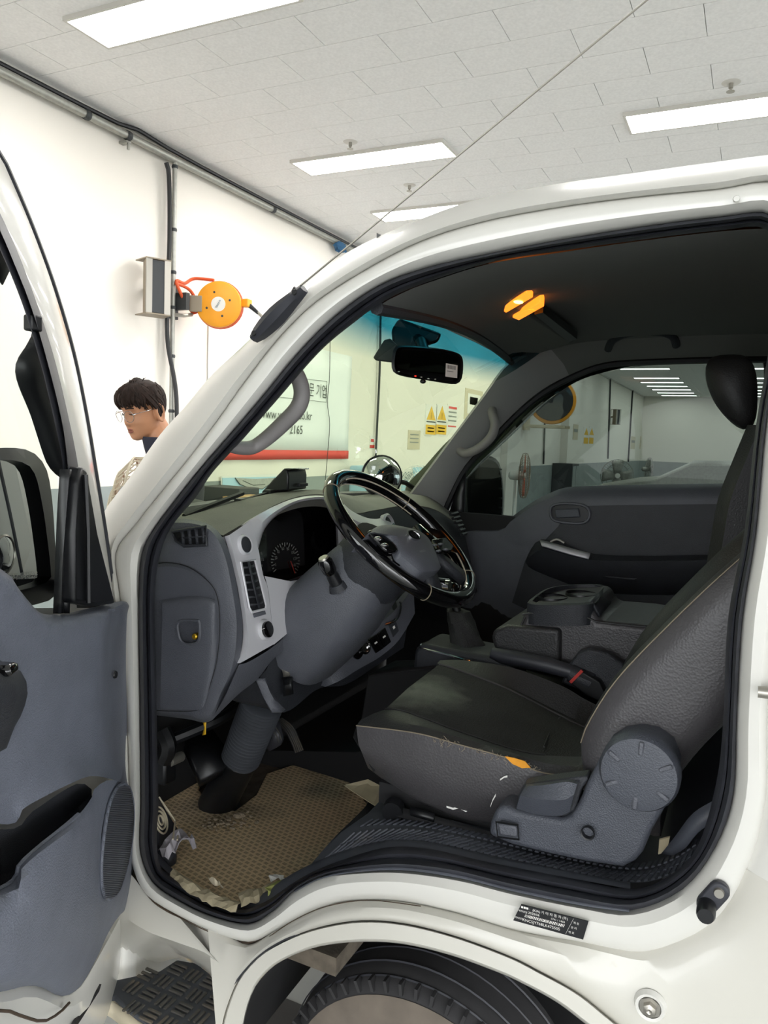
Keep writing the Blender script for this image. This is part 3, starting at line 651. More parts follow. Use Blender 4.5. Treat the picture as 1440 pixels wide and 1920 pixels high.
# lower fender round the wheel arch: groove -> ridge -> lip -> turned edge
LO = [  # groove, lip outer, lip inner
 ((1400,1630),(1700,1800),(1700,1840)), ((1375,1690),(1640,1880),(1620,1920)), ((1330,1735),(1540,1960),(1510,1990)), ((1275,1762),(1380,2000),(1340,2005)),
 ((1210,1785),(1240,1985),(1195,1990)), ((1140,1776),(1155,1920),(1102,1921)), ((1085,1766),(1085,1864),(1045,1878)), ((1020,1756),(1010,1822),(975,1840)),
 ((955,1742),(955,1794),(930,1820)), ((852,1711),(855,1757),(847,1790)), ((748,1690),(760,1733),(760,1769)), ((660,1689),(680,1727),(686,1764)),
 ((606,1701),(610,1737),(614,1770)), ((560,1722),(553,1755),(563,1784)), ((512,1748),(497,1784),(517,1807)), ((480,1768),(468,1810),(490,1832)), ((462,1772),(448,1836),(476,1852)),
 ((440,1764),(432,1872),(463,1885)), ((415,1754),(418,1920),(454,1925)), ((390,1745),(410,1990),(440,1990))]
def lrow(f, Y, n=84): return spx([(*f(s), Y) for s in LO], n)
def mx2(a, b, t): return (a[0]*(1-t)+b[0]*t, a[1]*(1-t)+b[1]*t)
rows_ = [lrow(lambda s: mx2(s[0], s[1], -.07), -.008), lrow(lambda s: s[0], -.018), lrow(lambda s: mx2(s[0], s[1], .08), -.028), lrow(lambda s: mx2(s[0], s[1], .35), -.040), lrow(lambda s: mx2(s[0], s[1], .7), -.046), lrow(lambda s: mx2(s[0], s[1], .96), -.046),
         lrow(lambda s: s[1], -.040), lrow(lambda s: mx2(s[1], s[2], .08), -.056), lrow(lambda s: mx2(s[1], s[2], .9), -.060), lrow(lambda s: s[2], -.056), lrow(lambda s: mx2(s[1], s[2], 1.05), .0)]
MB().loft(rows_).build('wheel_arch_fender', 'paint_low', truck)
# wheel-arch liner, dark, over the tyre
MB().loft([rows_[-1], [Vector((p.x, .35, p.z+.02)) for p in rows_[-1]]]).build('arch_liner', 'under', truck)
# black join line with grime under the sill at the front
g = spx([(262,1655,-.006),(290,1692,-.012),(345,1724,-.014),(402,1750,-.014),(440,1764,-.014),(468,1767,-.014),(497,1755,-.014),(520,1738,-.012)], 30)
MB().tube(g, [.0008+.0022*math.sin(math.pi*i/29) for i in range(30)], 6).build('seam_sealer', 'grime', truck)
g = spx([(505,1756,-.030),(556,1723,-.036),(614,1699,-.038),(692,1688,-.038),(789,1699,-.038)], 30)
MB().tube(g, .0008, 5).build('rust_line', 'grime', truck)
g = spx([(425,1880,-.040),(440,1845,-.044),(470,1808,-.046),(500,1782,-.046),(535,1762,-.046),(560,1752,-.044)], 24)
MB().tube(g, .0022, 5).build('arch_gap', 'rubber', truck)

# step well in front of the wheel, behind the door
stp = MB()
# side wall of the step (curved corner) and its back
wl = [spx(r, 30) for r in (
  [(215,1620,-.01),(246,1640,-.012),(290,1695,-.014),(345,1724,-.016),(402,1750,-.016),(430,1763,-.016),(440,1766,-.016)],
  [(205,1690,-.03),(235,1720,-.03),(280,1748,-.032),(335,1768,-.034),(395,1793,-.036),(424,1840,-.038),(428,1990,-.04)],
  [(200,1720,.0),(230,1742,.0),(275,1762,.0),(330,1780,.0),(375,1804,.0),(403,1845,.0),(410,1990,.0)],
  [(205,1840,.12),(235,1836,.13),(275,1815,.14),(330,1797,.15),(372,1812,.14),(402,1848,.12),(408,1990,.08)])]
stp.loft(wl).build('step_surround', 'paint_low', truck)
zs = P(330, 1870, .03).z
zt = zs
pts = [(205,1850),(262,1810),(330,1798),(372,1820),(405,1850),(410,1990),(330,1990),(215,1870)]
mt = [PZ(x, y, zt) for x, y in ((150,1838),(222,1836),(300,1820),(332,1799),(370,1806),(403,1835),(412,1880),(412,1990),(320,1960),(215,1868),(130,1860))]
sm = MB().prism(mt, (0, 0, -.012)).build('step_mat', 'mat_clean', truck, smooth=False, bevel=.003)
random.seed(5); b = MB()
u0, v0 = PZ(310, 1880, zt), None
for i in range(-8, 9):
    for j in range(-8, 9):
        cxx, cyy = u0.x+i*.042, u0.y+j*.042
        q = Vector((cxx, cyy, zt)); d = q-CAM; z = d.dot(FW); px_, py_ = 720+FPX*d.dot(RT)/z, 960-FPX*d.dot(UP)/z
        if not (232 < px_ < 404 and 1812 < py_ < 1990 and py_ > 1812+abs(px_-330)*.28 and py_ < 1885+(px_-215)*.75): continue
        for k in (-1, 0, 1):
            if (i+j) % 2: b.boxb((cxx-.016, cyy+k*.012-.003, zt), (cxx+.016, cyy+k*.012+.003, zt+.004))
            else: b.boxb((cxx+k*.012-.003, cyy-.016, zt), (cxx+k*.012+.003, cyy+.016, zt+.004))
o = b.build('tread_bar_pattern', 'mat_rubber', sm, smooth=False, bevel=.001, kind='stuff')
MB().loft([spx([(130,1862,.02),(215,1872,-.0),(320,1962,-.08),(350,1990,-.09)], 12), spx([(130,1890,.02),(205,1897,-.0),(300,1985,-.08),(330,2015,-.09)], 12)]).build('step_edge', 'cream', truck, solid=.02)

# ------------------------------------------------------------------ front wheels
def wheel(yc, sgn):
    tc = P(800, 1800, .04); cxw = -.475; R_ = .345; cz = R_
    t = empty('front_wheel', (cxw, yc, cz), truck)
    K = .84; R_ *= K; cz = R_
    prof = [(r*K, y) for r, y in ((.19, -.095), (.23, -.105), (.29, -.10), (.325, -.085), (.340, -.06), (.345, -.03), (.345, .03), (.340, .06), (.325, .085), (.29, .10), (.23, .105), (.19, .095))]
    MB().lathe(prof, (cxw, yc, cz), (0, 1, 0), 64).build('tyre', 'tyre', t)
    b = MB()
    for y in (-.075, -.045, .0, .045):
        b.lathe([((.3445-.012*(abs(y) > .07))*K, y-.002), ((.3475-.012*(abs(y) > .07))*K, y), ((.3445-.012*(abs(y) > .07))*K, y+.002)], (cxw, yc, cz), (0, 1, 0), 64)
    b.build('tread_rib', 'rubber', t)
    b = MB()
    for k in range(56):
        a = 2*math.pi*k/56; d = Vector((math.cos(a), 0, math.sin(a)))
        b.box(Vector((cxw, yc+sgn*-.088, cz))+d*.324*K, (.022, .018, .006), Matrix((d, (0, 1, 0), d.cross(Vector((0, 1, 0))))).transposed())
    b.build('shoulder_block', 'tyre', t, kind='stuff')
    MB().lathe([(.235*K, -sgn*.108), (.275*K, -sgn*.1065), (.29*K, -sgn*.1025), (.305*K, -sgn*.096)], (cxw, yc, cz), (0, 1, 0), 64).build('dusty_sidewall', 'tyre_dusty', t)
    MB().lathe([(.19*K, -.09), (.18*K, -.06), (.14, -sgn*.02), (.08, -sgn*.06), (0, -sgn*.06)], (cxw, yc, cz), (0, 1, 0), 40).build('rim', 'steel', t)
wheel(.20, 1); wheel(1.6-.20, -1)
# chassis and under-body darkness
MB().boxb((-1.0, .45, .52), (.35, 1.15, .595)).boxb((-1.2, .45, .3), (.4, .53, .48)).boxb((-1.2, 1.07, .3), (.4, 1.15, .48)).build('chassis', 'under', truck, smooth=False)
MB().tube([(-.475, .25, .29), (-.475, 1.35, .29)], .05, 10).build('front_axle', 'under', truck)
MB().boxb((-1.25, .05, .30), (-1.10, 1.55, .52)).build('front_bumper', 'paint', truck, bevel=.02)

# small fittings on the near side
t = empty('door_switch', P(1336, 1680, -.03), truck)
c0, c1 = P(1349, 1665, -.026), P(1326, 1690, -.026)
d = (c1-c0).normalized(); n_ = d.cross(Vector((0, 1, 0))).normalized(); w_ = .013
out = []
for k in range(9): a = math.pi*k/8; out.append(c0+n_*w_*math.cos(a)-d*w_*math.sin(a))
for k in range(9): a = math.pi*k/8; out.append(c1-n_*w_*math.cos(a)+d*w_*math.sin(a))
MB().prism(out, (0, -.012, 0)).build('body', 'rubber', t, bevel=.003)
MB().lathe([(0, -.004), (.006, -.004), (.007, 0)], c0-Vector((0, .012, 0)), (0, 1, 0), 14).build('screw', 'steel', t)
MB().lathe([(0, -.026), (.010, -.026), (.012, -.02), (.012, 0)], c1-Vector((0, .012, 0)), (0, 1, 0), 18).build('plunger', 'black', t)
c0 = P(1219, 1887, -.046)
t = empty('panel_nut', c0, truck)
MB().lathe([(.022, .004), (.019, -.004), (.015, -.003)], c0, (0, 1, 0), 24).build('boss', 'paint', t)
MB().lathe([(0, -.010), (.004, -.012), (.009, -.010), (.0095, -.003), (.015, -.003)], c0, (0, 1, 0), 6).build('nut', 'steel', t)
c0 = P(1432, 1299, -.03)
MB().tube([P(1421, 1297, -.055), P(1470, 1303, -.055)], .0075, 12).tube([P(1462, 1302, -.055), P(1468, 1302, -.02)], .0075, 10).build('door_striker', 'steel', truck)
MB().lathe([(0, -.002), (.0035, -.002), (.0045, 0)], P(1381, 373, -.034), (0, 1, 0), 12).build('roof_plug', 'paint', truck)
# identification plate
a, b_, c, d = [P(x, y, -.030) for x, y in ((978, 1694), (1104, 1726), (1094, 1760), (963, 1724))]
n_ = (b_-a).cross(d-a).normalized()
if n_.y > 0: n_ = -n_
t = empty('identification_plate', d, truck)
MB().prism([p+n_*.001 for p in (a, b_, c, d)], n_*.0015).build('plate', 'black', t, smooth=False)
u = (b_-a); v = (a-d); uu = u.normalized()
b = MB()
def pt(x, y): return d+u*x+v*y+n_*.003
lw = v.length
def line(s, x, y, sz): text(b, s, pt(x, y), uu, v, sz*lw, .0002)
line('■■■ :', .02, .82, .14); line('(KIA) 기 아 자 동 차 (주)', .20, .80, .17); line('2020/06', .16, .60, .17); line('1741 / 1460', .50, .60, .14)
line('KNCSJY76BLK475505', .13, .13, .20); line('제작년월 :', .01, .60, .12); line('차대번호 :', .01, .18, .12); line('제 원', .82, .70, .13); line('관 리', .82, .42, .13); line('번 호', .82, .14, .13)
random.seed(2); x = .13
while x < .72:
    w_ = random.choice((.006, .010, .014)); b.poly([pt(x, .36), pt(x+w_, .36), pt(x+w_, .52), pt(x, .52)]); x += w_+random.choice((.008, .012))
b.poly([pt(.79, .04), pt(.793, .04), pt(.793, .96), pt(.79, .96)])
b.build('lettering', 'label_white', t, smooth=False)

# antenna on the windshield pillar
a0, a1 = P(478, 636, -.045), P(572, 542, -.045)
d = (a1-a0).normalized(); s_ = d.cross(Vector((0, 1, 0))).normalized()
t = empty('antenna', a0, truck)
b = MB(); L = (a1-a0).length; rr = []
for k in range(9):
    f_ = k/8; wd = (.010+.006*math.sin(math.pi*min(1, f_*1.2)))*(.75 if k in (0, 8) else 1); hgt = .014+.010*math.sin(math.pi*f_)
    c = a0+d*L*f_
    rr.append([c+s_*wd*math.cos(q*math.pi/4)+Vector((0, -1, 0))*hgt*max(-.3, math.sin(q*math.pi/4)) for q in range(8)])
b.loft(rr, cu=True, cap=True).build('base', 'rubber', t)
MB().lathe([(0, -.002), (.004, -.002), (.005, 0)], a0+d*.012+Vector((0, -.016, 0)), (0, 1, 0), 10).build('screw', 'black', t)
MB().lathe([(0, -.002), (.004, -.002), (.005, 0)], a1-d*.012+Vector((0, -.016, 0)), (0, 1, 0), 10).build('screw', 'black', t)
q0 = P(557, 541, -.05)
MB().tube([P(542, 566, -.05), q0], .006, 8).build('socket', 'black', t)
MB().tube([q0, P(1225, -10, -.05)], .0016, 6).build('rod', 'steel', t)

# ------------------------------------------------------------------ windshield
top = vs([Vector((-.63, .05, 1.86)), Vector((-.66, .25, 1.872)), Vector((-.70, .55, 1.885)), Vector((-.71, .8, 1.888)), Vector((-.70, 1.05, 1.885)), Vector((-.66, 1.35, 1.872)), Vector((-.63, 1.55, 1.86))], 24)
bot = vs([(-1.17, .03, 1.34), (-1.25, .2, 1.345), (-1.31, .5, 1.35), (-1.33, .8, 1.35), (-1.31, 1.1, 1.35), (-1.25, 1.4, 1.345), (-1.17, 1.57, 1.34)], 24)
rr = []
for k in range(9):
    f_ = k/8; rr.append([p.lerp(q, f_)+Vector((-.035, 0, .025))*math.sin(math.pi*f_) for p, q in zip(top, bot)])
MB().loft(rr).build('windshield', 'windshield_glass', truck)
MB().tube(bot, .018, 8).build('windshield_gasket', 'rubber', truck)
# cowl and wiper
MB().loft([bot, [p+Vector((-.07, 0, -.06)) for p in bot], [p+Vector((-.10, 0, -.22)) for p in bot]]).build('cowl', 'black', truck)
# ================================================================== driver's door, open
door = empty('driver_door', DP(240, 1500, 0), truck)
def dpx(pts, n, closed=False): return [DP(*p) for p in spl(pts, n, closed)]
# white outer frame round the window (edge of the door shell), running up over the window
fo = [(215,1135,-.0),(196,1000,-.0),(180,900,-.0),(160,780,-.0),(135,660,-.0),(100,540,-.0),(60,430,-.0),(20,335,-.0),(0,295,-.0),(-60,210,-.0),(-160,130,0)]
fm = [(206,1135,.0),(176,960,.0),(162,870,0),(141,780,0),(112,660,0),(78,545,0),(40,440,0),(5,365,0),(-20,325,0),(-80,240,0),(-170,160,0)]
fi = [(195,1135,0),(158,960,0),(146,870,0),(128,780,0),(100,665,0),(66,560,0),(30,465,0),(-5,390,0),(-30,350,0),(-90,265,0),(-180,190,0)]
n = 50
def DSZ(s, z, off=0.0): return Vector((DH.x, DH.y, z))+DS*s+DN*off
def ext(p, s1): return p+DS*(s1-(p-DH).dot(DS))
INS = {}
def A(c, off):
    d = INS.get(id(c), 0.0)
    return [DP(x, y, off) for x, y, _ in spl(c, n)]+[DSZ(s, z, off) for s, z in ((.72, 1.925-d), (.86-d*.3, 1.90-d), (.97-d, 1.83-d), (1.01-d, 1.70-d*.5), (1.03-d, 1.45))]
INS[id(fm)] = .03; INS[id(fi)] = .042
MB().loft([A(fo, -.045), A(fo, -.02), A(fm, .004), A(fi, .004), A(fi, -.03)]).build('window_frame', 'paint', door)
# thin dark weatherstrip on the outside edge
MB().tube(A([(x+2, y, 0) for x, y, _ in fo], -.03), .004, 6).build('frame_weatherstrip', 'rubber', door)
# black inner sash with run channel
si = [(182,1135,0),(140,980,0),(130,900,0),(118,800,0),(92,690,0),(60,580,0),(25,490,0),(-8,415,0),(-35,375,0),(-100,290,0),(-190,215,0)]
sj = [(166,1135,0),(112,1000,0),(118,880,0),(104,800,0),(78,690,0),(47,585,0),(14,500,0),(-15,440,0),(-45,400,0),(-110,315,0),(-200,240,0)]
INS[id(si)] = .058; INS[id(sj)] = .074
MB().loft([A(fi, .006), A(fi, .012), A(si, .020), A(si, .012), A(sj, .016), A(sj, -.02)]).build('window_sash', 'rubber', door)
# vertical channel bar and quarter trim
MB().loft([dpx([(112,880,.02),(108,960,.02),(106,1060,.02),(102,1150,.02)], 14), dpx([(128,880,.03),(122,960,.03),(116,1060,.03),(113,1150,.03)], 14), dpx([(132,880,.02),(127,960,.02),(120,1060,.02),(117,1150,.02)], 14), dpx([(146,880,.028),(142,960,.028),(134,1060,.028),(130,1150,.028)], 14)], cu=False).build('glass_run_channel', 'black', door, solid=.006)
tri = [(140,1130,.045),(142,1000,.045),(148,900,.042),(156,874,.038),(164,880,.036),(185,1000,.036),(205,1080,.036),(218,1132,.036),(180,1137,.044)]
b = MB(); b.prism([DP(*p) for p in tri], DN*-.03); b.build('mirror_sail_trim', 'black', door, bevel=.006)
MB().tube([DP(166, 1130, .046), DP(165, 1000, .046), DP(160, 890, .043)], .004, 6).build('sail_rib', 'black', door)
MB().tube([DP(134, 1128, .035), DP(137, 1060, .035)], .002, 6).build('metal_strip', 'cream', door)
# glass
MB().poly([DP(*p) for p in ((112,1150,-.012),(108,880,-.012),(100,790,-.012),(75,690,-.012),(12,500,-.012),(-60,380,-.012),(-200,240,-.012))]+[DSZ(.88, 1.83, -.012), DSZ(.95, 1.74, -.012), DSZ(.96, 1.40, -.012)]).build('window_pane', 'door_glass', door, smooth=False)
# dark wind deflector on the outside of the window
vz = [(-120,300,-.04),(-20,385,-.04),(10,440,-.04),(30,478,-.04)]
b = MB(); b.loft([dpx([(-200,350,-.05),(-110,400,-.05),(-50,455,-.05),(-15,505,-.05),(4,534,-.05)], 16), dpx([(-185,250,-.035),(-95,310,-.035),(-10,385,-.035),(14,430,-.035),(31,478,-.035)], 16)]); b.build('upper_deflector', 'black', door, solid=.003)
b = MB(); b.loft([dpx([(52,590,-.035),(62,625,-.045),(29,692,-.055),(58,780,-.06),(83,857,-.06),(98,882,-.055),(117,897,-.045)], 24), dpx([(66,590,-.03),(76,640,-.03),(92,690,-.03),(108,760,-.03),(118,820,-.03),(124,860,-.03),(124,885,-.03)], 24)]); b.build('wind_deflector', 'black', door, solid=.003)
b = MB(); q = DP(62, 606, .012); b.box(q, (.016, .02, .022)); b.build('deflector_clip', 'black', door, bevel=.003)

# exterior mirror, beyond the glass
mo = -.14
hous = [(-90,900),(-70,855),(0,840),(55,845),(85,875),(97,930),(103,1010),(107,1090),(102,1120),(60,1135),(0,1145),(-90,1150)]
inn = [(-80,905),(-60,872),(0,862),(45,868),(66,890),(80,950),(90,1020),(96,1078),(92,1090),(50,1104),(0,1112),(-80,1118)]
mirror = MB()
h = [DP(x, y, mo+.03) for x, y in spl(hous, 48, True)]; h2 = [DP(x, y, mo) for x, y in spl(hous, 48, True)]
cen = sum(h, Vector())/48
g = [DP(x, y, mo+.022) for x, y in spl(inn, 48, True)]; g2 = [DP(x, y, mo+.035) for x, y in spl(inn, 48, True)]
bk = [p.lerp(cen, .35)-DN*.13 for p in h]
bk2 = [p.lerp(cen, .05)-DN*.09 for p in h]
mirror.loft([g, g2, h, bk2, bk], cu=True); mirror.poly(bk)
mirror.build('mirror_housing', 'black', door)
tilt = [DP(x, y, mo+.022) for x, y in spl(inn, 48, True)]
cg = sum(tilt, Vector())/48; MR = Matrix.Rotation(math.radians(-4), 3, 'Z')
MB().poly([p for p in tilt]).build('mirror_glass', 'mirror', door, smooth=False)
b = MB(); text(b, '보이는 것보다 가까이 있음', DP(-14, 1090, mo+.024), DP(80, 1081, mo+.024)-DP(-14, 1090, mo+.024), (0, 0, 1), .0125, .0005); b.build('mirror_lettering', 'label_white', door, smooth=False)
# small convex blind-spot mirror
c = DP(0, 1040, mo+.026)
MB().lathe([(.030, 0), (.032, .006), (.028, .008), (.02, .011), (0, .013)], c, DN, 28).build('spot_mirror', ['mirror'], door)
MB().lathe([(.030, 0), (.033, .007), (.030, .009)], c, DN, 28).build('spot_mirror_ring', 'steel', door)
MB().tube([DP(105, 1090, mo-.02), DP(150, 1110, -.02)], .018, 8).build('mirror_arm', 'black', door)

# inner trim panel: built as a relief over (px, py) with its height off the door plane
TR = .06
c0 = [(-260,870,.06),(-120,960,.06),(0,1068,.06),(40,1108,.06),(72,1148,.055),(92,1158,.05),(130,1148,.05),(200,1131,.045),(232,1127,.03),(242,1131,.022)]      # top edge
cols = []
TRIM = [ # rows from the top edge to the bottom edge: (px,py,off) x 8 columns
 [(-260,900,.02),(0,1066,.02),(30,1098,.02),(70,1146,.018),(110,1152,.018),(160,1142,.016),(215,1129,.014),(236,1126,.006),(242,1130,-.01)],
 [(-260,920,.06),(0,1074,.06),(40,1114,.06),(88,1163,.055),(125,1163,.054),(165,1156,.052),(205,1150,.048),(232,1133,.028),(242,1138,.005)],
 [(-260,1000,.064),(0,1110,.064),(48,1150,.064),(95,1190,.063),(130,1195,.062),(165,1195,.060),(194,1180,.058),(208,1165,.028),(238,1160,.0)],
 [(-260,1060,.066),(0,1180,.066),(50,1225,.066),(95,1250,.066),(130,1255,.065),(165,1260,.063),(192,1260,.060),(206,1250,.026),(236,1240,.0)],
 [(-260,1160,.068),(0,1280,.068),(50,1300,.068),(95,1320,.068),(130,1330,.066),(165,1335,.064),(193,1340,.060),(208,1340,.026),(238,1330,.0)],
 [(-260,1240,.070),(0,1380,.070),(50,1390,.070),(95,1400,.070),(130,1405,.068),(168,1405,.064),(197,1405,.058),(212,1400,.026),(238,1400,.0)],
 [(-260,1350,.072),(0,1460,.072),(50,1455,.074),(95,1450,.078),(130,1446,.080),(165,1440,.078),(200,1440,.068),(220,1440,.050),(238,1450,.0)],
 [(-260,1480,.074),(0,1545,.074),(45,1515,.080),(90,1490,.086),(135,1468,.090),(170,1455,.088),(205,1460,.078),(232,1470,.060),(244,1485,.0)],
]
rws = [[DP(*p) for p in spl(r, 40)] for r in TRIM]
dn = []
for j in range(40):
    dn.append([Vector(p) for p in spl([tuple(r[j]) for r in rws], 44)])
MB().loft([[ext(p, 1.03)-DN*.06 for p in dn[0]], [ext(p, 1.01) for p in dn[0]], [ext(p, .88) for p in dn[0]]]+dn).build('trim_panel', 'trim_door', door, solid=0)
# map pocket: its dark inside and its bulging outer wall
pk_in = [[(-260,1500,.070),(0,1555,.070),(60,1522,.074),(110,1488,.076),(150,1468,.076),(172,1480,.076)],
         [(-260,1640,.030),(0,1640,.030),(60,1590,.030),(110,1545,.032),(150,1510,.035),(172,1490,.05)],
         [(-260,1720,.035),(0,1700,.035),(60,1630,.035),(110,1590,.038),(150,1555,.045),(176,1520,.06)]]
MB().loft([[ext(DP(*r[0]), .95)]+[DP(*p) for p in spl(r, 30)] for r in pk_in]).build('pocket_lining', 'trim_dark', door)
PK = [[(-260,1760,.10),(0,1668,.11),(40,1620,.115),(75,1588,.118),(110,1560,.118),(150,1525,.112),(172,1495,.10),(178,1478,.092),(205,1462,.078),(232,1470,.058),(246,1490,0)],
      [(-260,1780,.125),(0,1690,.135),(40,1645,.138),(75,1612,.138),(110,1585,.135),(150,1555,.125),(176,1530,.108),(190,1520,.088),(215,1510,.075),(240,1520,.05),(251,1530,0)],
      [(-260,1830,.135),(0,1760,.145),(40,1740,.145),(75,1720,.142),(110,1690,.136),(150,1650,.122),(178,1610,.104),(192,1595,.086),(215,1580,.074),(243,1575,.05),(253,1580,0)],
      [(-260,1870,.13),(0,1830,.14),(40,1815,.14),(75,1800,.136),(110,1775,.128),(150,1735,.116),(180,1690,.10),(195,1670,.085),(215,1660,.072),(238,1650,.045),(247,1650,0)],
      [(-260,1900,.10),(0,1850,.115),(40,1842,.115),(75,1835,.110),(110,1830,.104),(145,1810,.095),(175,1770,.086),(195,1735,.075),(212,1718,.062),(228,1705,.035),(236,1700,0)],
      [(-260,1910,.03),(0,1860,.05),(40,1850,.05),(75,1850,.048),(115,1868,.045),(150,1850,.042),(182,1795,.036),(200,1755,.03),(214,1730,.022),(228,1712,.012),(236,1706,-.02)]]
rws = [[DP(*p) for p in spl(r, 44)] for r in PK]
dn = [[Vector(p) for p in spl([tuple(r[j]) for r in rws], 24)] for j in range(44)]
MB().loft([[ext(p, 1.02)-DN*.08 for p in dn[0]], [ext(p, 1.0) for p in dn[0]]]+dn).build('pocket_wall', 'trim_door', door)
MB().tube(rws[0][:34], .004, 6).build('pocket_lip', 'trim_door', door)
# speaker grille: oval of fine ribs
sc0 = [(222,1474),(206,1505),(196,1560),(190,1620),(192,1668),(203,1686),(222,1672),(238,1625),(247,1575),(250,1520),(244,1482),(233,1470)]
o3 = [DP(x, y, .095-.0006*(x-190)) for x, y in spl(sc0, 40, True)]
b = MB(); b.poly(o3); b.build('speaker_grille', 'trim_dark', door, smooth=False, solid=.004)
b = MB()
for k in range(60):
    y = 1476+k*3.5
    xs = [q for q in spl(sc0, 160, True) if abs(q[1]-y) < 3.2]
    if len(xs) < 2: continue
    x0, x1 = min(q[0] for q in xs)+1, max(q[0] for q in xs)-1
    if x1-x0 < 3: continue
    b.tube([DP(x0, y+1.2, .097-.0006*(x0-190)), DP((x0+x1)/2, y, .101-.0006*((x0+x1)/2-190)), DP(x1, y-1.2, .097-.0006*(x1-190))], .0017, 4)
b.build('grille_ribs', 'scuff', door, kind='stuff')
MB().tube(o3, .003, 6, closed=True).build('grille_rim', 'trim_door', door)
# armrest with switch
AR = [[(-200,1130,.07),(0,1238,.07),(30,1252,.07),(46,1268,.07),(52,1300,.07),(40,1340,.07),(20,1375,.07),(0,1410,.07),(-200,1480,.07)],
      [(-200,1140,.11),(0,1246,.11),(26,1258,.11),(40,1272,.11),(47,1305,.11),(36,1342,.11),(16,1375,.11),(-2,1408,.11),(-200,1475,.11)],
      [(-200,1170,.14),(-10,1265,.14),(15,1275,.14),(26,1284,.14),(32,1305,.14),(22,1335,.135),(5,1362,.13),(-15,1390,.12),(-200,1450,.12)],
      [(-200,1240,.145),(-60,1300,.145),(-40,1302,.145),(-30,1304,.145),(-25,1310,.145),(-30,1320,.14),(-40,1330,.14),(-60,1340,.13),(-200,1380,.13)]]
MB().loft([[ext(DP(*r[0]), .95)]+[DP(*p) for p in spl(r, 30)]+[ext(DP(*r[-1]), .95)] for r in AR]).build('armrest', 'trim_dark', door)
c = DP(2, 1254, .125)
b = MB(); b.box(c, (.022, .03, .012), Matrix.Rotation(-DA, 3, 'Z')); b.build('window_switch', 'gloss_black', door, bevel=.005)
MB().lathe([(0, .003), (.006, .003), (.007, 0)], DP(215, 1265, .028), DN, 12).build('screw_hole', 'black', door)
MB().tube([DP(239, 1385, -.01), DP(247, 1383, -.01)], .008, 8).build('hinge_bolt', 'brass', door)
MB().lathe([(.0, 0), (.045, 0), (.05, -.01)], DP(228, 1265, -.02), DN, 20).build('hinge_bulge', 'black', door)
# outer shell and the painted lower edge under the trim
MB().loft([[DP(*p) for p in spl(r, 16)] for r in ([(240,1140,-.05),(245,1400,-.05),(250,1600,-.05),(232,1720,-.05),(200,1830,-.05),(170,1960,-.05)], [(150,1140,-.085),(150,1400,-.095),(150,1600,-.095),(150,1760,-.095),(120,1860,-.09),(90,1990,-.085)], [(-300,1140,-.085),(-300,1400,-.095),(-300,1600,-.095),(-300,1800,-.095),(-300,1900,-.09),(-300,2050,-.085)])]+[[ext(DP(*p), 1.03) for p in spl([(-300,1140,-.085),(-300,1400,-.095),(-300,1600,-.095),(-300,1800,-.095),(-300,1900,-.09),(-300,2050,-.085)], 16)]]).build('outer_skin', 'paint', door)
MB().loft([[ext(DP(*r[0]), 1.02)]+[DP(*p) for p in spl(r, 22)] for r in (
  [(-200,1880,.045),(0,1858,.045),(40,1846,.045),(80,1848,.043),(115,1868,.042),(150,1852,.04),(190,1785,.03),(212,1745,.02),(224,1722,.005)],
  [(-200,1900,.055),(0,1880,.055),(40,1870,.055),(80,1872,.053),(115,1890,.052),(160,1872,.045),(200,1800,.03),(215,1770,.015),(226,1740,0)],
  [(-200,1960,.03),(0,1905,.04),(40,1900,.04),(80,1900,.04),(120,1905,.035),(165,1900,.03),(205,1840,.01),(218,1820,-.01),(226,1790,-.03)],
  [(-200,2050,-.02),(0,1990,-.01),(40,1990,-.01),(80,1990,-.01),(110,1985,-.01),(160,1960,-.01),(195,1920,-.02),(214,1860,-.03),(224,1820,-.04)])]).build('door_bottom_edge', 'paint', door)
MB().tube([DP(x, y, .058) for x, y in spl([(-200,1900),(0,1895),(40,1905),(80,1915),(110,1900),(130,1880)], 20)], .002, 6).build('bottom_seal', 'grime', door)
MB().prism([DP(x, y, .03) for x, y in ((186,1845),(182,1858),(150,1908),(132,1935),(128,1930),(150,1890))], DN*.004).build('drain_slot', 'black', door, smooth=False)
# ================================================================== cab interior
DBN = Vector((.97, 0, .243)).normalized(); DB0 = Vector((-.87, 0, 1.10))
def DB(x, y, off=0.0): return PL(x, y, DB0+DBN*off, DBN)
def dbs(pts, n, off=0.0, closed=False): return [DB(q[0], q[1], q[2] if len(q) > 2 else off) for q in spl(pts, n, closed)]
# ---- floor pan, tunnel, raised seat platform
MB().boxb((-1.22, .03, .60), (-.60, 1.57, .635)).build('floor_pan', 'carpet', truck, smooth=False)
MB().loft([[Vector((-1.24, y, .60)) for y in (.04, 1.56)], [Vector((-1.22, y, .95)) for y in (.04, 1.56)], [Vector((-1.26, y, 1.34)) for y in (.04, 1.56)]]).build('bulkhead', 'under', truck)
FZ = .648
# scuff plate along the sill (wide black plastic)
b_ = MB().loft([spx([(300,1622,.046),(323,1643,.046),(384,1683,.046),(442,1704,.046),(493,1693,.046),(547,1657,.046),(583,1636,.046),(637,1614,.046),(723,1589,.046),(807,1592,.046),(918,1617,.046),(1057,1644,.046),(1182,1667,.046)], 60),
                spx([(296,1610,.06),(326,1634,.06),(386,1672,.06),(440,1692,.06),(488,1682,.06),(540,1648,.06),(578,1626,.06),(635,1603,.06),(723,1579,.06),(807,1582,.06),(918,1607,.06),(1057,1634,.06),(1182,1657,.06)], 60),
                spx([(296,1600,.075),(330,1634,.075),(390,1670,.075),(440,1688,.075),(484,1680,.075),(535,1646,.075),(575,1624,.075),(633,1600,.075),(723,1577,.075),(807,1580,.075),(918,1604,.075),(1057,1632,.075),(1182,1655,.075)], 60)])
b_.build('sill_inner', 'scuff', truck)
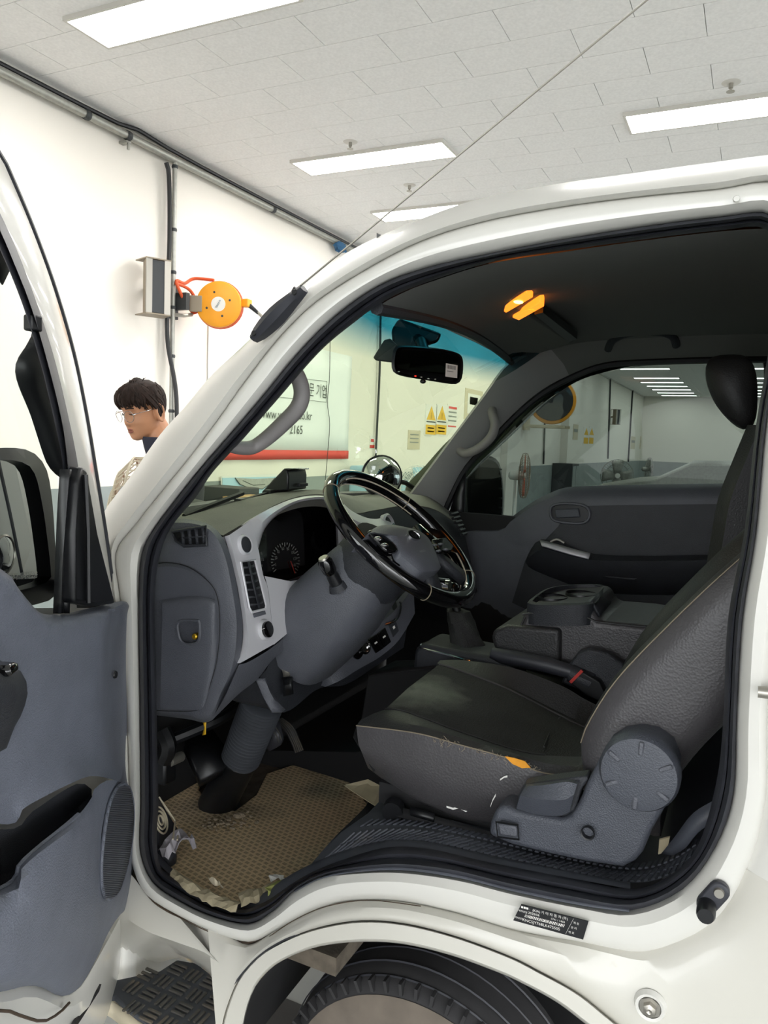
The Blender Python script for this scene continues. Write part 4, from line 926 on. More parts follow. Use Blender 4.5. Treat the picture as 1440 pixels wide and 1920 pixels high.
sp_ = MB().loft([spx([(545,1662,.040),(583,1640,.040),(637,1618,.040),(723,1593,.040),(807,1596,.040),(918,1621,.040),(1057,1648,.040),(1180,1671,.040)], 44),
           spx([(550,1668,.012),(590,1650,.006),(645,1631,.004),(735,1618,.004),(835,1628,.004),(940,1655,.004),(1070,1682,.004),(1180,1700,.004)], 44),
           spx([(552,1672,-.008),(598,1648,-.010),(655,1636,-.010),(751,1631,-.010),(862,1646,-.010),(960,1670,-.010),(1084,1696,-.010),(1180,1709,-.010)], 44)])
sp_.build('scuff_plate', 'scuff', truck, solid=.002)
# ribbed rubber over the wheel housing
top0 = [(575,1630,.075),(633,1600,.075),(723,1577,.075),(807,1580,.075),(918,1604,.075),(1057,1632,.075),(1182,1655,.075),(1260,1640,.075),(1330,1600,.075)]
top1 = [(640,1560,.12),(670,1552,.12),(735,1548,.12),(815,1556,.12),(925,1580,.12),(1060,1612,.12),(1182,1632,.12),(1260,1615,.12),(1340,1560,.12)]
top2 = [(690,1525,.18),(700,1522,.18),(745,1522,.18),(820,1532,.18),(925,1556,.18),(1060,1586,.18),(1182,1605,.18),(1260,1590,.18),(1350,1530,.18)]
t0, t1, t2 = spx(top0, 60), spx(top1, 60), spx(top2, 60)
MB().loft([t0, t1, t2, [Vector((p.x, .5, p.z+.02)) for p in t2], [Vector((p.x, 1.56, p.z+.02)) for p in t2]]).build('wheel_housing', 'mat_clean', truck)
b = MB()
for k in range(3, 56):
    for q, (u0, u1, r0, r1) in enumerate(((.05, .38, t0, t1), (.45, .78, t0, t1), (.05, .4, t1, t2))):
        a_, c_ = r0[k].lerp(r1[k], u0), r0[k].lerp(r1[k], u1); d_ = (t0[k+1]-t0[k])*.32; up_ = Vector((0, 0, .003))
        b.add([a_-d_, a_+d_, c_+d_, c_-d_, a_-d_*.7+up_, a_+d_*.7+up_, c_+d_*.7+up_, c_-d_*.7+up_], [(4, 5, 6, 7), (0, 1, 5, 4), (1, 2, 6, 5), (2, 3, 7, 6), (3, 0, 4, 7)])
b.build('rubber_studs', 'scuff', truck, smooth=False, kind='stuff')
# front wall of the platform, under the seat edge
fw = [P(*q) for q in spl([(575,1630,.075),(625,1572,.12),(668,1530,.2),(690,1505,.35),(700,1470,.55)], 16)]
MB().loft([fw, [Vector((p.x-.02, p.y, FZ-.01)) for p in fw]]).build('platform_riser', 'carpet', truck)
MB().loft([fw, [Vector((-.2, p.y+.02, p.z)) for p in fw]]).build('platform_top', 'trim_dark', truck)
# centre tunnel / engine cover between the seats
MB().loft([[Vector((x, y, z)) for x, z in ((-1.2, .66), (-.9, .72), (-.66, .80), (-.6, .92), (.3, .92))] for y in (.66, 1.56)]+[[Vector((x, 1.56, .6)) for x in (-1.2, -.9, -.66, -.6, .3)]]).build('engine_cover', 'under', truck)
MB().loft([[Vector((x, .66, z)) for x, z in ((-1.2, .66), (-.9, .72), (-.66, .80), (-.6, .92), (.3, .92))], [Vector((x, .62, .62)) for x in (-1.2, -.9, -.66, -.6, .3)]]).build('tunnel_side', 'under', truck)

# ---- dashboard
dash = empty('dashboard', (-1.0, .5, 1.1), truck)
E_ = [(270,985,.10),(330,972,.10),(395,985,.10),(428,1030,.10),(446,1110,.10),(455,1180,.10),(446,1250,.10),(425,1300,.10),(396,1352,.10),(350,1348,.10),(300,1342,.10),(270,1338,.10)]
E2 = [(270,992,.08),(330,980,.08),(388,990,.08),(418,1032,.08),(436,1110,.08),(444,1180,.08),(436,1248,.08),(416,1296,.08),(390,1346,.08),(350,1343,.08),(300,1337,.08),(270,1333,.08)]
e1, e2 = spx(E_, 60), spx(E2, 60)
E3 = [(270,1010,.072),(325,1000,.072),(378,1008,.072),(405,1040,.072),(420,1110,.072),(428,1180,.072),(420,1245,.072),(400,1290,.072),(378,1338,.072),(350,1337,.072),(300,1330,.072),(270,1327,.072)]
e3 = spx(E3, 60)
b = MB().loft([e1, e2, e3]); b.poly(e3); b.build('end_panel', 'trim_dash', dash)
# round side cover with pull pocket
cov = [(275,1062,.066),(310,1055,.066),(350,1062,.066),(385,1085,.066),(406,1115,.066),(412,1170,.066),(406,1240,.066),(388,1300,.066),(372,1330,.066),(320,1333,.066),(275,1330,.066)]
cv = spx(cov, 60); cvi = [P(x, y, .058) for x, y, _ in spl([(x+(330-x)*.06, y+(1195-y)*.05, 0) for x, y, _ in cov], 60)]
MB().loft([[p+Vector((0, .006, 0)) for p in cv], cv, cvi]).poly(cvi).build('fuse_cover', 'trim_dash', dash)
bul = [[(304,1125,.056),(360,1118,.056),(400,1124,.056),(408,1135,.058)], [(304,1145,.044),(360,1138,.044),(396,1140,.046),(407,1150,.056)], [(302,1240,.046),(360,1235,.046),(392,1230,.048),(404,1235,.056)], [(300,1328,.058),(345,1330,.058),(375,1330,.058),(384,1320,.060)]]
pocket = [(335,1166),(370,1164),(374,1172),(373,1200),(360,1208),(345,1207),(336,1195)]
def inside(x, y, pg):
    c = False; j = len(pg)-1
    for i in range(len(pg)):
        (xi, yi), (xj, yj) = pg[i], pg[j]
        if (yi > y) != (yj > y) and x < (xj-xi)*(y-yi)/(yj-yi)+xi: c = not c
        j = i
    return c
gr = [spl(r, 60) for r in bul]; gr = [spl([r[j] for r in gr], 70) for j in range(60)]
pg_ = spl(pocket, 40, True); b = MB(); keep = []
for i in range(59):
    for j in range(69):
        q = [gr[i][j], gr[i+1][j], gr[i+1][j+1], gr[i][j+1]]
        if not inside(sum(p[0] for p in q)/4, sum(p[1] for p in q)/4, pg_): b.poly([P(*p) for p in q])
b.build('cover_bulge', 'trim_dash', dash)
pocket = [(335,1166),(370,1164),(374,1172),(373,1200),(360,1208),(345,1207),(336,1195)]
pr = [P(x, y, .0425) for x, y in spl(pocket, 28, True)]
pr2 = [P(x, y, .075) for x, y in spl([(x+2, y+3) for x, y in pocket], 28, True)]
MB().loft([[p+Vector((0, -.002, 0)) for p in pr], pr, pr2], cu=True).poly(pr2).build('pull_pocket', 'trim_dark', dash)
MB().tube(pr, .0028, 6, closed=True).build('pocket_rim', 'trim_dash', dash)
MB().lathe([(0, -.006), (.004, -.006), (.006, -.004), (.006, .01)], P(367, 1193, .048), (0, 1, 0), 14).build('brass_screw', 'brass', dash)
MB().tube(cv, .0012, 5).build('cover_seam', 'under', dash)
# side demister vent
vp = [(322,997),(386,987),(388,1022),(345,1024),(330,1014)]
MB().prism([P(x, y, .070) for x, y in vp], (0, .0015, 0)).build('vent_cavity', 'black', dash, smooth=False)
MB().tube([P(x, y, .068) for x, y in vp], .003, 6, closed=True).build('vent_frame', 'trim_dark', dash)
for k in range(4): 
    x = 338+k*13; MB().loft([[P(x, 996-k*2, .066), P(x+3, 1020, .066)], [P(x+7, 995-k*2, .070), P(x+9, 1021, .070)]]).build('vent_slat', 'trim_dark', dash, solid=.0015)
MB().loft([[P(335, 1008, .067), P(387, 1004, .067)], [P(335, 1011, .069), P(387, 1007, .069)]]).build('vent_slat', 'trim_dark', dash, solid=.001)
# rear face below and around the silver bezel
lowA = dbs([(420,1005),(432,1060),(446,1120),(453,1190),(448,1246)], 24, -.004)
MB().loft([spx([(420,1003,.105),(434,1050,.105),(448,1115,.105),(456,1185,.105),(448,1250,.105)], 24), lowA, dbs([(468,985,-.012),(474,1040,-.012),(484,1100,-.012),(495,1160,-.012),(495,1215,-.012)], 24)]).build('rear_face', 'trim_dash', dash)
st1 = dbs([(448,1246,.0),(468,1240,.0),(513,1212,.0),(547,1180,.0),(563,1148,.0)], 20)
st2 = dbs([(425,1300,-.02),(458,1285,-.015),(500,1248,-.01),(535,1215,-.005),(560,1195,-.005)], 20)
st3 = [P(*q) for q in spl([(396,1352,.10),(447,1302,.14),(488,1268,.19),(515,1222,.26),(558,1202,.33)], 20)]
MB().loft([st1, st2, st3, [p+Vector((-.15, 0, .02)) for p in st3]]).build('lower_strip', 'trim_dash', dash)
# bezel: a plate with the cluster opening cut out, bevelled outwards
bo = [(420,1007),(440,993),(467,976),(513,950),(563,932),(610,930),(638,945),(650,985),(652,1050),(614,1075),(580,1090),(561,1108),(563,1147),(547,1178),(513,1211),(468,1238),(450,1243),(455,1190),(447,1120),(434,1060)]
bi = [(483,1017),(486,1008),(493,993),(513,968),(547,946),(582,937),(613,938),(628,950),(636,990),(634,1048),(613,1064),(575,1078),(540,1092),(502,1105),(497,1093),(493,1077),(488,1058),(485,1045),(483,1035),(482,1025)]
# ring between inner opening and outer arch (top and right), then the left plate
n_ = 60
ar_o = dbs([(455,985),(467,976),(513,950),(563,932),(610,930),(638,945),(650,985),(652,1050)], n_, .004); ar_i = dbs([(483,1027),(493,993),(513,968),(547,946),(582,937),(613,938),(630,960),(636,1050)], n_, .008); ar_d = dbs([(485,1027),(495,995),(515,970),(549,949),(582,941),(611,942),(627,962),(632,1050)], n_, -.05)
MB().loft([[p-DBN*.02 for p in ar_o], ar_o, [p.lerp(q, .5)+DBN*.006 for p, q in zip(ar_o, ar_i)], ar_i, ar_d]).build('cluster_arch', 'silver', dash)
pl_l = dbs([(421,1006),(434,1060),(447,1120),(455,1190),(450,1243)], 24, .004); pl_l2 = dbs([(430,1003),(443,1060),(456,1120),(464,1190),(460,1238)], 24, .016)
pl_r2 = dbs([(470,976),(484,1027),(493,1077),(503,1108),(513,1208)], 24, .012); 
pl_r3 = dbs([(474,973),(486,1027),(496,1077),(540,1094),(545,1175)], 24, .008)
MB().loft([[p-DBN*.02 for p in pl_l], pl_l, pl_l2, pl_r2]).build('bezel_column', 'silver', dash)
rw0 = dbs([(496,1080),(503,1106),(508,1150),(513,1209)], 16, .012); rw1 = dbs([(545,1090),(535,1110),(535,1150),(536,1190)], 16, .012); rw2 = dbs([(614,1073),(562,1106),(564,1145),(550,1177)], 16, .006); rw3 = dbs([(616,1078),(566,1110),(568,1147),(554,1181)], 16, -.02)
MB().loft([rw0, rw1, rw2, rw3]).build('bezel_lower', 'silver', dash)
# instrument cluster, deep in its hood
MB().poly(dbs([(470,1040),(493,985),(547,935),(613,930),(650,960),(650,1060),(600,1085),(500,1120)], 40, -.10, True)).build('cluster_face', 'gloss_black', dash, smooth=False)
MB().loft([dbs([(502,1106),(540,1092),(575,1079),(613,1066),(636,1050)], 12, .004), dbs([(502,1100),(540,1088),(575,1075),(613,1062),(636,1046)], 12, -.10)]).build('cluster_sill', 'black', dash)
b = MB(); cg = (535, 1052)
for k in range(26):
    a = math.radians(-215+k*10.2); r1, r2 = (26, 29) if k % 2 else (23, 29)
    u = [DB(cg[0]+r*math.cos(a)*.92, cg[1]+r*math.sin(a)*1.2, -.098) for r in (r1, r2)]; b.tube(u, .0012, 4)
for k in range(8):
    a = math.radians(-200+k*32); text(b, str(k*20), DB(cg[0]+19*math.cos(a)*.92-3, cg[1]+19*math.sin(a)*1.2+2, -.098), (0, 1, 0), (-.24, 0, .97), .011)
b.build('speedometer_scale', 'ink_light', dash)
b = MB()
for k in range(5): text(b, ('H', '1/2', 'F', 'E', 'C')[k], DB(488+k*1.2, 1040+k*12, -.098), (0, 1, 0), (-.24, 0, .97), .009)
b.build('fuel_scale', 'ink_light', dash)
MB().tube([DB(545, 1052, -.096), DB(553, 1075, -.096)], .0012, 5).build('needle', 'red', dash)
# air vent in the bezel, knobs
vf = [(452,1054),(478,1050),(499,1135),(497,1142),(472,1148),(467,1140)]
MB().prism([DB(x, y, .0145) for x, y in vf], DBN*.003).build('vent_cavity', 'black', dash, smooth=False)
MB().tube([DB(x, y, .018) for x, y in vf], .0028, 6, closed=True).build('vent_frame', 'silver', dash)
for k in range(6):
    f_ = (k+.6)/6.3; l = DB(455+16*f_, 1054+88*f_, .0195); r_ = DB(476+20*f_, 1050+86*f_, .0195)
    dz = Vector((.0, 0, -.010)); MB().loft([[l, l.lerp(r_, .5)+Vector((0, 0, -.003)), r_], [l+dz-DBN*.006, l.lerp(r_, .5)+dz-DBN*.006, r_+dz-DBN*.006]]).build('vent_slat', 'trim_dark', dash, solid=.003)
MB().loft([[DB(464, 1054, .019), DB(484, 1140, .019)], [DB(468, 1053, .019), DB(488, 1139, .019)]]).build('vent_divider', 'trim_dark', dash, solid=.002)
def knob(x, y, r, h, m1, m2, tag_='round_vent'):
    c = DB(x, y, .014)
    MB().lathe([(r*1.25, -.004), (r*1.3, .003), (r*1.15, .008), (r, .007)], c, DBN, 28).build('knob_ring', m1, dash)
    MB().lathe([(r, .0), (r, h), (r*.8, h+.002), (0, h+.001)], c, DBN, 28).build(tag_, m2, dash)
knob(457, 1022, .0165, .006, 'silver', 'trim_dark', 'blank_cap')
knob(495, 1181, .0165, .012, 'silver', 'gloss_black', 'mirror_knob')
b = MB(); text(b, '—', DB(489, 1184, .03), (0, 1, 0), (-.24, 0, .97), .014); b.build('knob_mark', 'label_white', dash, smooth=False)
MB().prism([DB(x, y, .016) for x, y in ((474,1151),(494,1145),(496,1152),(476,1158))], DBN*.004).build('vent_wheel', 'trim_dash', dash, smooth=False)
# dash top skin with the binnacle hood
r0 = dbs([(418,1004),(440,991),(467,975),(513,948),(563,930),(610,928),(642,942),(665,962),(700,957),(760,948),(815,955),(868,990)], 60, .0)
r0b = [PX(x, y, -.99) for x, y in spl([(385,990),(430,968),(470,952),(520,932),(572,922),(612,922),(645,932),(680,942),(720,940),(765,935),(815,942),(858,972)], 60)]
r1 = [PX(x, y, -1.05) for x, y in spl([(318,980),(360,966),(420,947),(490,929),(548,920),(595,918),(630,924),(680,932),(720,932),(765,928),(805,932),(846,958)], 60)]
r2 = [Vector((-1.17, .05+1.5*k/59, 1.365)) for k in range(60)]
r3 = [Vector((-1.30, .05+1.5*k/59, 1.34)) for k in range(60)]
MB().loft([[p+Vector((-.01, 0, -.03)) for p in r0], r0, r0b, r1, r2, r3]).build('dash_top', 'dash_top', dash)
# passenger side of the dash: rear face, centre stack
pr0 = dbs([(642,945),(665,964),(700,958),(760,950),(815,957),(868,990)], 30, .0)
pr1 = dbs([(650,1000),(690,1000),(740,995),(790,1000),(830,1005),(880,1040)], 30, .02)
pr2 = dbs([(655,1060),(700,1080),(750,1080),(800,1080),(850,1085),(895,1110)], 30, .0)
pr3 = [p+Vector((-.12, 0, -.12)) for p in pr2]
MB().loft([pr0, pr1, pr2, pr3]).build('passenger_face', 'trim_dark', dash)
sw = [(645,945,.01),(660,958,.012),(685,970,.012),(705,973,.012),(722,970,.012),(735,975,.012)]
MB().loft([dbs(sw, 24), dbs([(x, y+14, o+.02) for x, y, o in sw], 24), dbs([(x-4, y+34, o+.006) for x, y, o in sw], 24)]).build('centre_bezel', 'silver', dash)
c = DB(727, 986, .016); MB().lathe([(.033, -.01), (.035, .004), (.03, .008), (.026, .0)], c, DBN, 26).build('vent_ring', 'silver', dash)
MB().lathe([(.027, .0), (.02, .004), (0, .004)], c, DBN, 26).build('vent_disc', 'black', dash)
b = MB()
for k in range(6): b.tube([DB(845+k*4.2, 965+k*7.5, .024), DB(858+k*3.2, 962+k*7.6, .024)], .006, 5)
b.build('passenger_vent', 'black', dash)
# knee panel under the column, with pocket, switch row and bonnet release
kt = [P(*q) for q in spl([(513,1222,.26),(558,1203,.33),(613,1218,.42),(660,1196,.52),(710,1165,.60),(760,1120,.70)], 30)]
km = [P(*q) for q in spl([(500,1255,.22),(555,1265,.32),(608,1262,.42),(655,1240,.50),(705,1215,.58),(765,1165,.68)], 30)]
kb = [P(*q) for q in spl([(487,1270,.20),(529,1336,.24),(596,1292,.40),(648,1284,.50),(700,1252,.60),(757,1214,.70)], 30)]
MB().loft([kt, km, kb, [p+Vector((-.12, 0, .0)) for p in kb]]).build('knee_panel', 'trim_dark', dash)
MB().loft([spx([(479,1272,.19),(492,1305,.20),(510,1336,.21)], 8), spx([(494,1272,.205),(507,1303,.215),(528,1336,.235)], 8), spx([(500,1268,.24),(520,1300,.26),(540,1325,.28)], 8)]).build('knee_bracket', 'trim_dash', dash, solid=.006)
MB().loft([spx([(524,1233,.27),(536,1229,.275)], 2), spx([(532,1270,.26),(544,1268,.265)], 2)]).build('release_strap', 'steel', dash, solid=.003)
MB().loft([spx([(530,1272,.25),(549,1270,.255)], 4), spx([(533,1285,.24),(547,1283,.245)], 4), spx([(532,1304,.245),(550,1300,.25)], 4)]).build('release_handle', 'black', dash, solid=.008)
sw_l = [P(*q) for q in spl([(622,1262,.42),(655,1205,.50),(700,1180,.58),(738,1155,.64)], 14)]
lp = [[(600,1285,.41),(622,1250,.425),(655,1205,.47),(700,1178,.555),(745,1140,.64),(775,1100,.70)], [(610,1288,.40),(640,1275,.44),(672,1255,.50),(712,1232,.57),(748,1200,.63),(778,1150,.70)]]
MB().loft([spx([(595,1275,.43),(615,1238,.44),(650,1192,.50),(695,1165,.585),(742,1128,.66),(772,1092,.71)], 20), spx(lp[0], 20), spx(lp[1], 20), spx([(600,1280,.50),(640,1272,.54),(672,1250,.6),(712,1228,.66),(748,1196,.72),(778,1146,.8)], 20)]).build('switch_panel', 'trim_dash', dash)
def on_sw(u, v):     # point on the switch panel
    a_, c_ = spx(lp[0], 20), spx(lp[1], 20); i = u*19; k = min(18, int(i)); f_ = i-k
    p = a_[k].lerp(a_[k+1], f_); q = c_[k].lerp(c_[k+1], f_); return p.lerp(q, v)
nrm = (on_sw(.7, .5)-on_sw(.4, .5)).cross(on_sw(.5, .8)-on_sw(.5, .2)).normalized()
if nrm.x < 0: nrm = -nrm
def sw_box(name, u0, u1, v0, v1, m, h=.004): MB().prism([on_sw(u0, v0)+nrm*.001, on_sw(u1, v0)+nrm*.001, on_sw(u1, v1)+nrm*.001, on_sw(u0, v1)+nrm*.001], nrm*h).build(name, m, dash, smooth=False, bevel=.001)
sw_box('switch', .50, .575, .22, .78, 'gloss_black'); sw_box('switch', .58, .655, .22, .78, 'gloss_black'); sw_box('blank_switch', .69, .76, .22, .72, 'trim_dark', .002)
sw_box('switch_legend', .525, .55, .42, .48, 'label_white', .0055); sw_box('switch_legend', .605, .63, .42, .48, 'label_white', .0055); sw_box('switch_legend', .715, .735, .4, .5, 'label_white', .003)
for u, m in ((.385, 'gloss_black'), (.455, 'chrome')):
    c = on_sw(u, .42); MB().lathe([(.017, 0), (.017, .005), (.012, .006), (.011, .001), (0, .001)], c, nrm, 24).build('socket', m, dash)
MB().tube(spx([(750,1128,.62),(752,1135,.62),(748,1155,.62),(738,1166,.61),(722,1172,.59)], 14), .0045, 6, flat=.5).build('trim_flash', 'chrome', dash)
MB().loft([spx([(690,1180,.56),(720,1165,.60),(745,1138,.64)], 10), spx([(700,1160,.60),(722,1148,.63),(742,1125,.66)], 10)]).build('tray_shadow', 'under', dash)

# ---- steering wheel and column
BT = math.radians(50.4); WN = Vector((math.cos(BT), 0, math.sin(BT))); W1 = Vector((0, 1, 0)); W2 = Vector((-math.sin(BT), 0, math.cos(BT))); WC = Vector((-.656, .36, 1.352))
wheel_ = empty('steering_wheel', WC, truck)
RR = .181
def wpt(a, r, h=0): return WC+(W1*math.cos(a)+W2*math.sin(a))*r+WN*h
MB().tube([wpt(2*math.pi*k/72, RR) for k in range(72)], .0165, 14, closed=True).build('rim', 'gloss_black', wheel_)
b = MB()
for k0, k1 in ((20, 100), (-78, -30)):      # lacing on the inner side of the cover
    N = int(abs(k1-k0)*1.1)
    for k in range(N):
        a0 = math.radians(k0+(k1-k0)*k/N); a1 = math.radians(k0+(k1-k0)*(k+1)/N)
        for s0, s1 in ((-.8, .8), (.8, -.8)):
            q0 = wpt(a0, RR-.0168*math.cos(s0*.8), .0168*math.sin(s0*.8)); q1 = wpt(a1, RR-.0168*math.cos(s1*.8), .0168*math.sin(s1*.8)); b.tube([q0, q1], .0013, 4)
b.build('lacing', 'lace', wheel_, kind='stuff')
for a in (28, 128, -52, -130): MB().tube([wpt(math.radians(a), RR)+((W1*math.cos(math.radians(a))+W2*math.sin(math.radians(a)))*math.cos(q*math.pi/8)+WN*math.sin(q*math.pi/8))*.0168 for q in range(16)], .001, 4, closed=True).build('cover_seam', 'thread', wheel_)
def HB(x, y, h): return PL(x, y, WC+WN*h, WN)
hub = [(690,1000),(706,988),(726,984),(756,989),(782,996),(800,1008),(811,1024),(824,1056),(824,1068),(793,1072),(778,1064),(762,1050),(749,1040),(742,1026),(725,1008),(705,1002)]
h0 = [HB(x, y, .030) for x, y in spl(hub, 60, True)]; cc = sum(h0, Vector())/60
MB().loft([[p.lerp(cc, -.02)-WN*.05 for p in h0], [p-WN*.012 for p in h0], h0, [p.lerp(cc, .1)+WN*.006 for p in h0], [p.lerp(cc, .4)+WN*.010 for p in h0]], cu=True).poly([p.lerp(cc, .4)+WN*.010 for p in h0]).build('hub_pad', 'trim_dash', wheel_)
# spokes
MB().loft([[wpt(math.radians(188), .17, .005), wpt(math.radians(176), .10, .012), wpt(math.radians(165), .06, .02)], [wpt(math.radians(206), .172, .004), wpt(math.radians(214), .11, .008), wpt(math.radians(225), .08, .012)]]).build('spoke', 'gloss_black', wheel_, solid=.02)
MB().loft([[wpt(math.radians(-6), .17, .0), wpt(math.radians(2), .10, .006), wpt(math.radians(8), .06, .012)], [wpt(math.radians(-30), .172, .0), wpt(math.radians(-36), .11, .004), wpt(math.radians(-45), .08, .008)]]).build('spoke', 'gloss_black', wheel_, solid=.02)
MB().loft([[wpt(math.radians(232), .172, .0), wpt(math.radians(235), .12, .006), wpt(math.radians(240), .07, .012)], [wpt(math.radians(246), .172, .0), wpt(math.radians(252), .12, .006), wpt(math.radians(260), .07, .012)]]).build('spoke', 'trim_dark', wheel_, solid=.016)
MB().loft([[wpt(math.radians(294), .172, .0), wpt(math.radians(290), .12, .006), wpt(math.radians(282), .07, .012)], [wpt(math.radians(308), .172, .0), wpt(math.radians(308), .12, .006), wpt(math.radians(302), .07, .012)]]).build('spoke', 'trim_dark', wheel_, solid=.016)
lb = [(686,1000),(700,1000),(724,1014),(742,1032),(740,1040),(722,1036),(704,1020)]
MB().prism([HB(x, y, .024) for x, y in spl(lb, 24, True)], WN*.008).build('button_pad', 'gloss_black', wheel_, bevel=.003)
for x, y in ((708,1010),(720,1022)): MB().ball(HB(x, y, .034), (.010, .006, .004), 10, 6).build('button', 'chrome', wheel_)
rb = [(806,1016),(830,1013),(846,1030),(842,1038),(820,1040)]
MB().prism([HB(x, y, .020) for x, y in rb], WN*.010).build('button_pad', 'gloss_black', wheel_, bevel=.003)
for x, y in ((815,1022),(826,1020),(822,1033),(836,1030)): MB().box(HB(x, y, .032), (.008, .012, .004)).build('button', 'trim_dash', wheel_, bevel=.001)
em = HB(776, 1004, .042); M3 = Matrix((W1, W2, WN)).transposed()
MB().loft([[em+(W1*math.cos(k*math.pi/14)*r*1.45+W2*math.sin(k*math.pi/14)*r*.85)+WN*h for k in range(28)] for r, h in ((.0155, -.003), (.0155, .002), (.0135, .002), (.0132, .0))], cu=True).build('emblem_ring', 'chrome', wheel_)
MB().poly([em+(W1*math.cos(k*math.pi/14)*.0135*1.45+W2*math.sin(k*math.pi/14)*.0135*.85)+WN*.0005 for k in range(28)]).build('emblem_field', 'gloss_black', wheel_, smooth=False)
b = MB(); text(b, 'KIA', em-W1*.0125-W2*.006, W1, W2, .0165, .0012); b.build('emblem_lettering', 'chrome', wheel_, smooth=False)
b = MB(); text(b, 'AIRBAG', HB(788, 1037, .041), W1, W2, .008, .0006); b.build('airbag_lettering', 'ink_light', wheel_, smooth=False)
# column cover
col = empty('steering_column', WC-WN*.1, truck)
def oval(c, a, d1, d2, r1, r2, n=28): return [c+d1*math.cos(2*math.pi*k/n)*r1+d2*math.sin(2*math.pi*k/n)*r2 for k in range(n)]
AX = Vector((.70, 0, .71)).normalized(); A2 = Vector((-.71, 0, .70))
cA = WC-WN*.045
MB().loft([oval(cA, 0, W1, W2, .078, .085), oval(cA-AX*.04, 0, W1, A2, .088, .088), oval(cA-AX*.075, 0, W1, A2, .085, .085)], cu=True, cap=True).build('wheel_back_cover', 'trim_dark', col)
sh = [[(648,1045,.29),(690,1060,.27),(745,1090,.30),(765,1115,.36)], ]
# shroud: swept sections along the column
secs = []
for t_, w_, hgt, dz in ((.06, .078, .070, 0), (.12, .098, .082, -.005), (.20, .110, .095, -.015), (.28, .115, .10, -.02), (.36, .11, .10, -.02)):
    c = WC-AX*t_+Vector((0, .01, dz)); secs.append([c+W1*w_*(abs(math.cos(a))**.7)*math.copysign(1, math.cos(a))+A2*hgt*(abs(math.sin(a))**.7)*math.copysign(1, math.sin(a)) for a in [2*math.pi*k/32 for k in range(32)]])
MB().loft(secs, cu=True, cap=True).build('column_shroud', 'trim_dash', col, angle=60)
st0, st1_ = P(633, 1098, .27), P(608, 1050, .24)
MB().tube([st0, st0.lerp(st1_, .55)], [.014, .012], 14).build('stalk', 'black', col)
MB().tube([st0.lerp(st1_, .5), st0.lerp(st1_, .6), st0.lerp(st1_, .95), st0.lerp(st1_, 1.05)], [.013, .0155, .0155, .012], 16).build('stalk_grip', 'gloss_black', col)
MB().tube([st0.lerp(st1_, 1.03), st0.lerp(st1_, 1.10)], [.012, .010], 14).build('stalk_cap', 'steel', col)
MB().tube([st0.lerp(st1_, -.1), st0.lerp(st1_, .1)], [.022, .016], 16).build('stalk_boot', 'trim_dark', col)
kc = P(820, 1095, .50); MB().tube([kc, kc+Vector((.03, .0, .0))], .012, 14).build('ignition_lock', 'chrome', col)
MB().tube([P(812, 1090, .46), P(838, 1092, .52)], .01, 10).build('wiper_stalk', 'gloss_black', col)
# lower column: accordion boot and tube to the floor
lc0, lc1, lc2 = P(492, 1318, .33), P(450, 1425, .35), P(405, 1512, .36)
path = []; rad = []
for k in range(190):
    f_ = k/189; path.append(lc0.lerp(lc1, f_)); rad.append((.046+.0045*math.sin(k*2*math.pi*19/189))*(1.0-.06*f_))
MB().tube(path, rad, 20).build('accordion_boot', 'mat_clean', col)
MB().tube([lc1.lerp(lc2, -.05), lc1, lc2], [.036, .043, .046], 20).build('lower_tube', 'black', col)
MB().tube([lc2, lc2-Vector((0, 0, .02))], .06, 18).build('floor_boot', 'rubber', col)

# ---- pedals and foot rest
pd = empty('brake_pedal', P(505, 1375, .42), truck)
MB().loft([spx([(482,1388,.42),(505,1360,.42),(524,1350,.43)], 6), spx([(505,1408,.42),(525,1398,.42),(532,1385,.43)], 6)]).build('pad', 'rubber', pd, solid=.012)
for k in range(5): MB().tube([P(488+k*7, 1384-k*5.5, .417), P(500+k*6, 1387-k*3, .415), P(508+k*5, 1404-k*4, .417)], .0016, 5).build('rib', 'mat_rubber', pd)
MB().tube([P(515, 1370, .45), P(520, 1300, .55)], .01, 8).build('arm', 'black', pd)
pa = empty('accelerator_pedal', P(545, 1385, .52), truck)
MB().loft([spx([(513,1352,.52),(530,1365,.52),(545,1390,.52),(553,1412,.52)], 10), spx([(530,1346,.53),(550,1362,.53),(562,1388,.53),(570,1406,.53)], 10)]).build('pad', 'rubber', pa, solid=.01)
for k in range(5):
    f_ = (k+.5)/5; MB().tube(spx([(513+17*f_, 1352-6*f_, .513), (530+20*f_, 1365-3*f_, .513), (545+17*f_, 1390-2*f_, .513), (553+17*f_, 1412-6*f_, .513)], 10), .0014, 5).build('rib', 'mat_rubber', pa)
fr = empty('foot_rest', P(315, 1540, .12), truck)
q4 = [P(x, y, Y) for x, y, Y in ((293,1490,.15),(298,1500,.17),(334,1556,.19),(332,1580,.14),(300,1592,.09),(290,1570,.09))]
MB().prism(q4, Vector((-.012, .004, -.014))).build('plate', 'rubber', fr, smooth=False)
nn = (q4[2]-q4[0]).cross(q4[4]-q4[0]).normalized()
if nn.x < 0: nn = -nn
cq = P(303, 1537, .13); e_a = (q4[2]-q4[0]).normalized(); e_b = nn.cross(e_a)
cq = cq-nn*((cq-q4[0]).dot(nn))+nn*.002
for r_ in (.010, .019, .028): MB().tube([cq+(e_a*math.cos(k*math.pi/12)+e_b*math.sin(k*math.pi/12))*r_ for k in range(24)], .0022, 5, closed=True).build('ring_rib', 'cream', fr)
for k in range(5): MB().tube([P(305+k*7, 1512+k*10, .155)+nn*.003, P(298+k*8, 1570+k*1.5, .10)+nn*.003] if k > 2 else [P(296+k*6, 1495+k*9, .16)+nn*.003, P(312+k*7, 1522+k*9, .16)+nn*.003], .002, 5).build('rib', 'cream', fr)
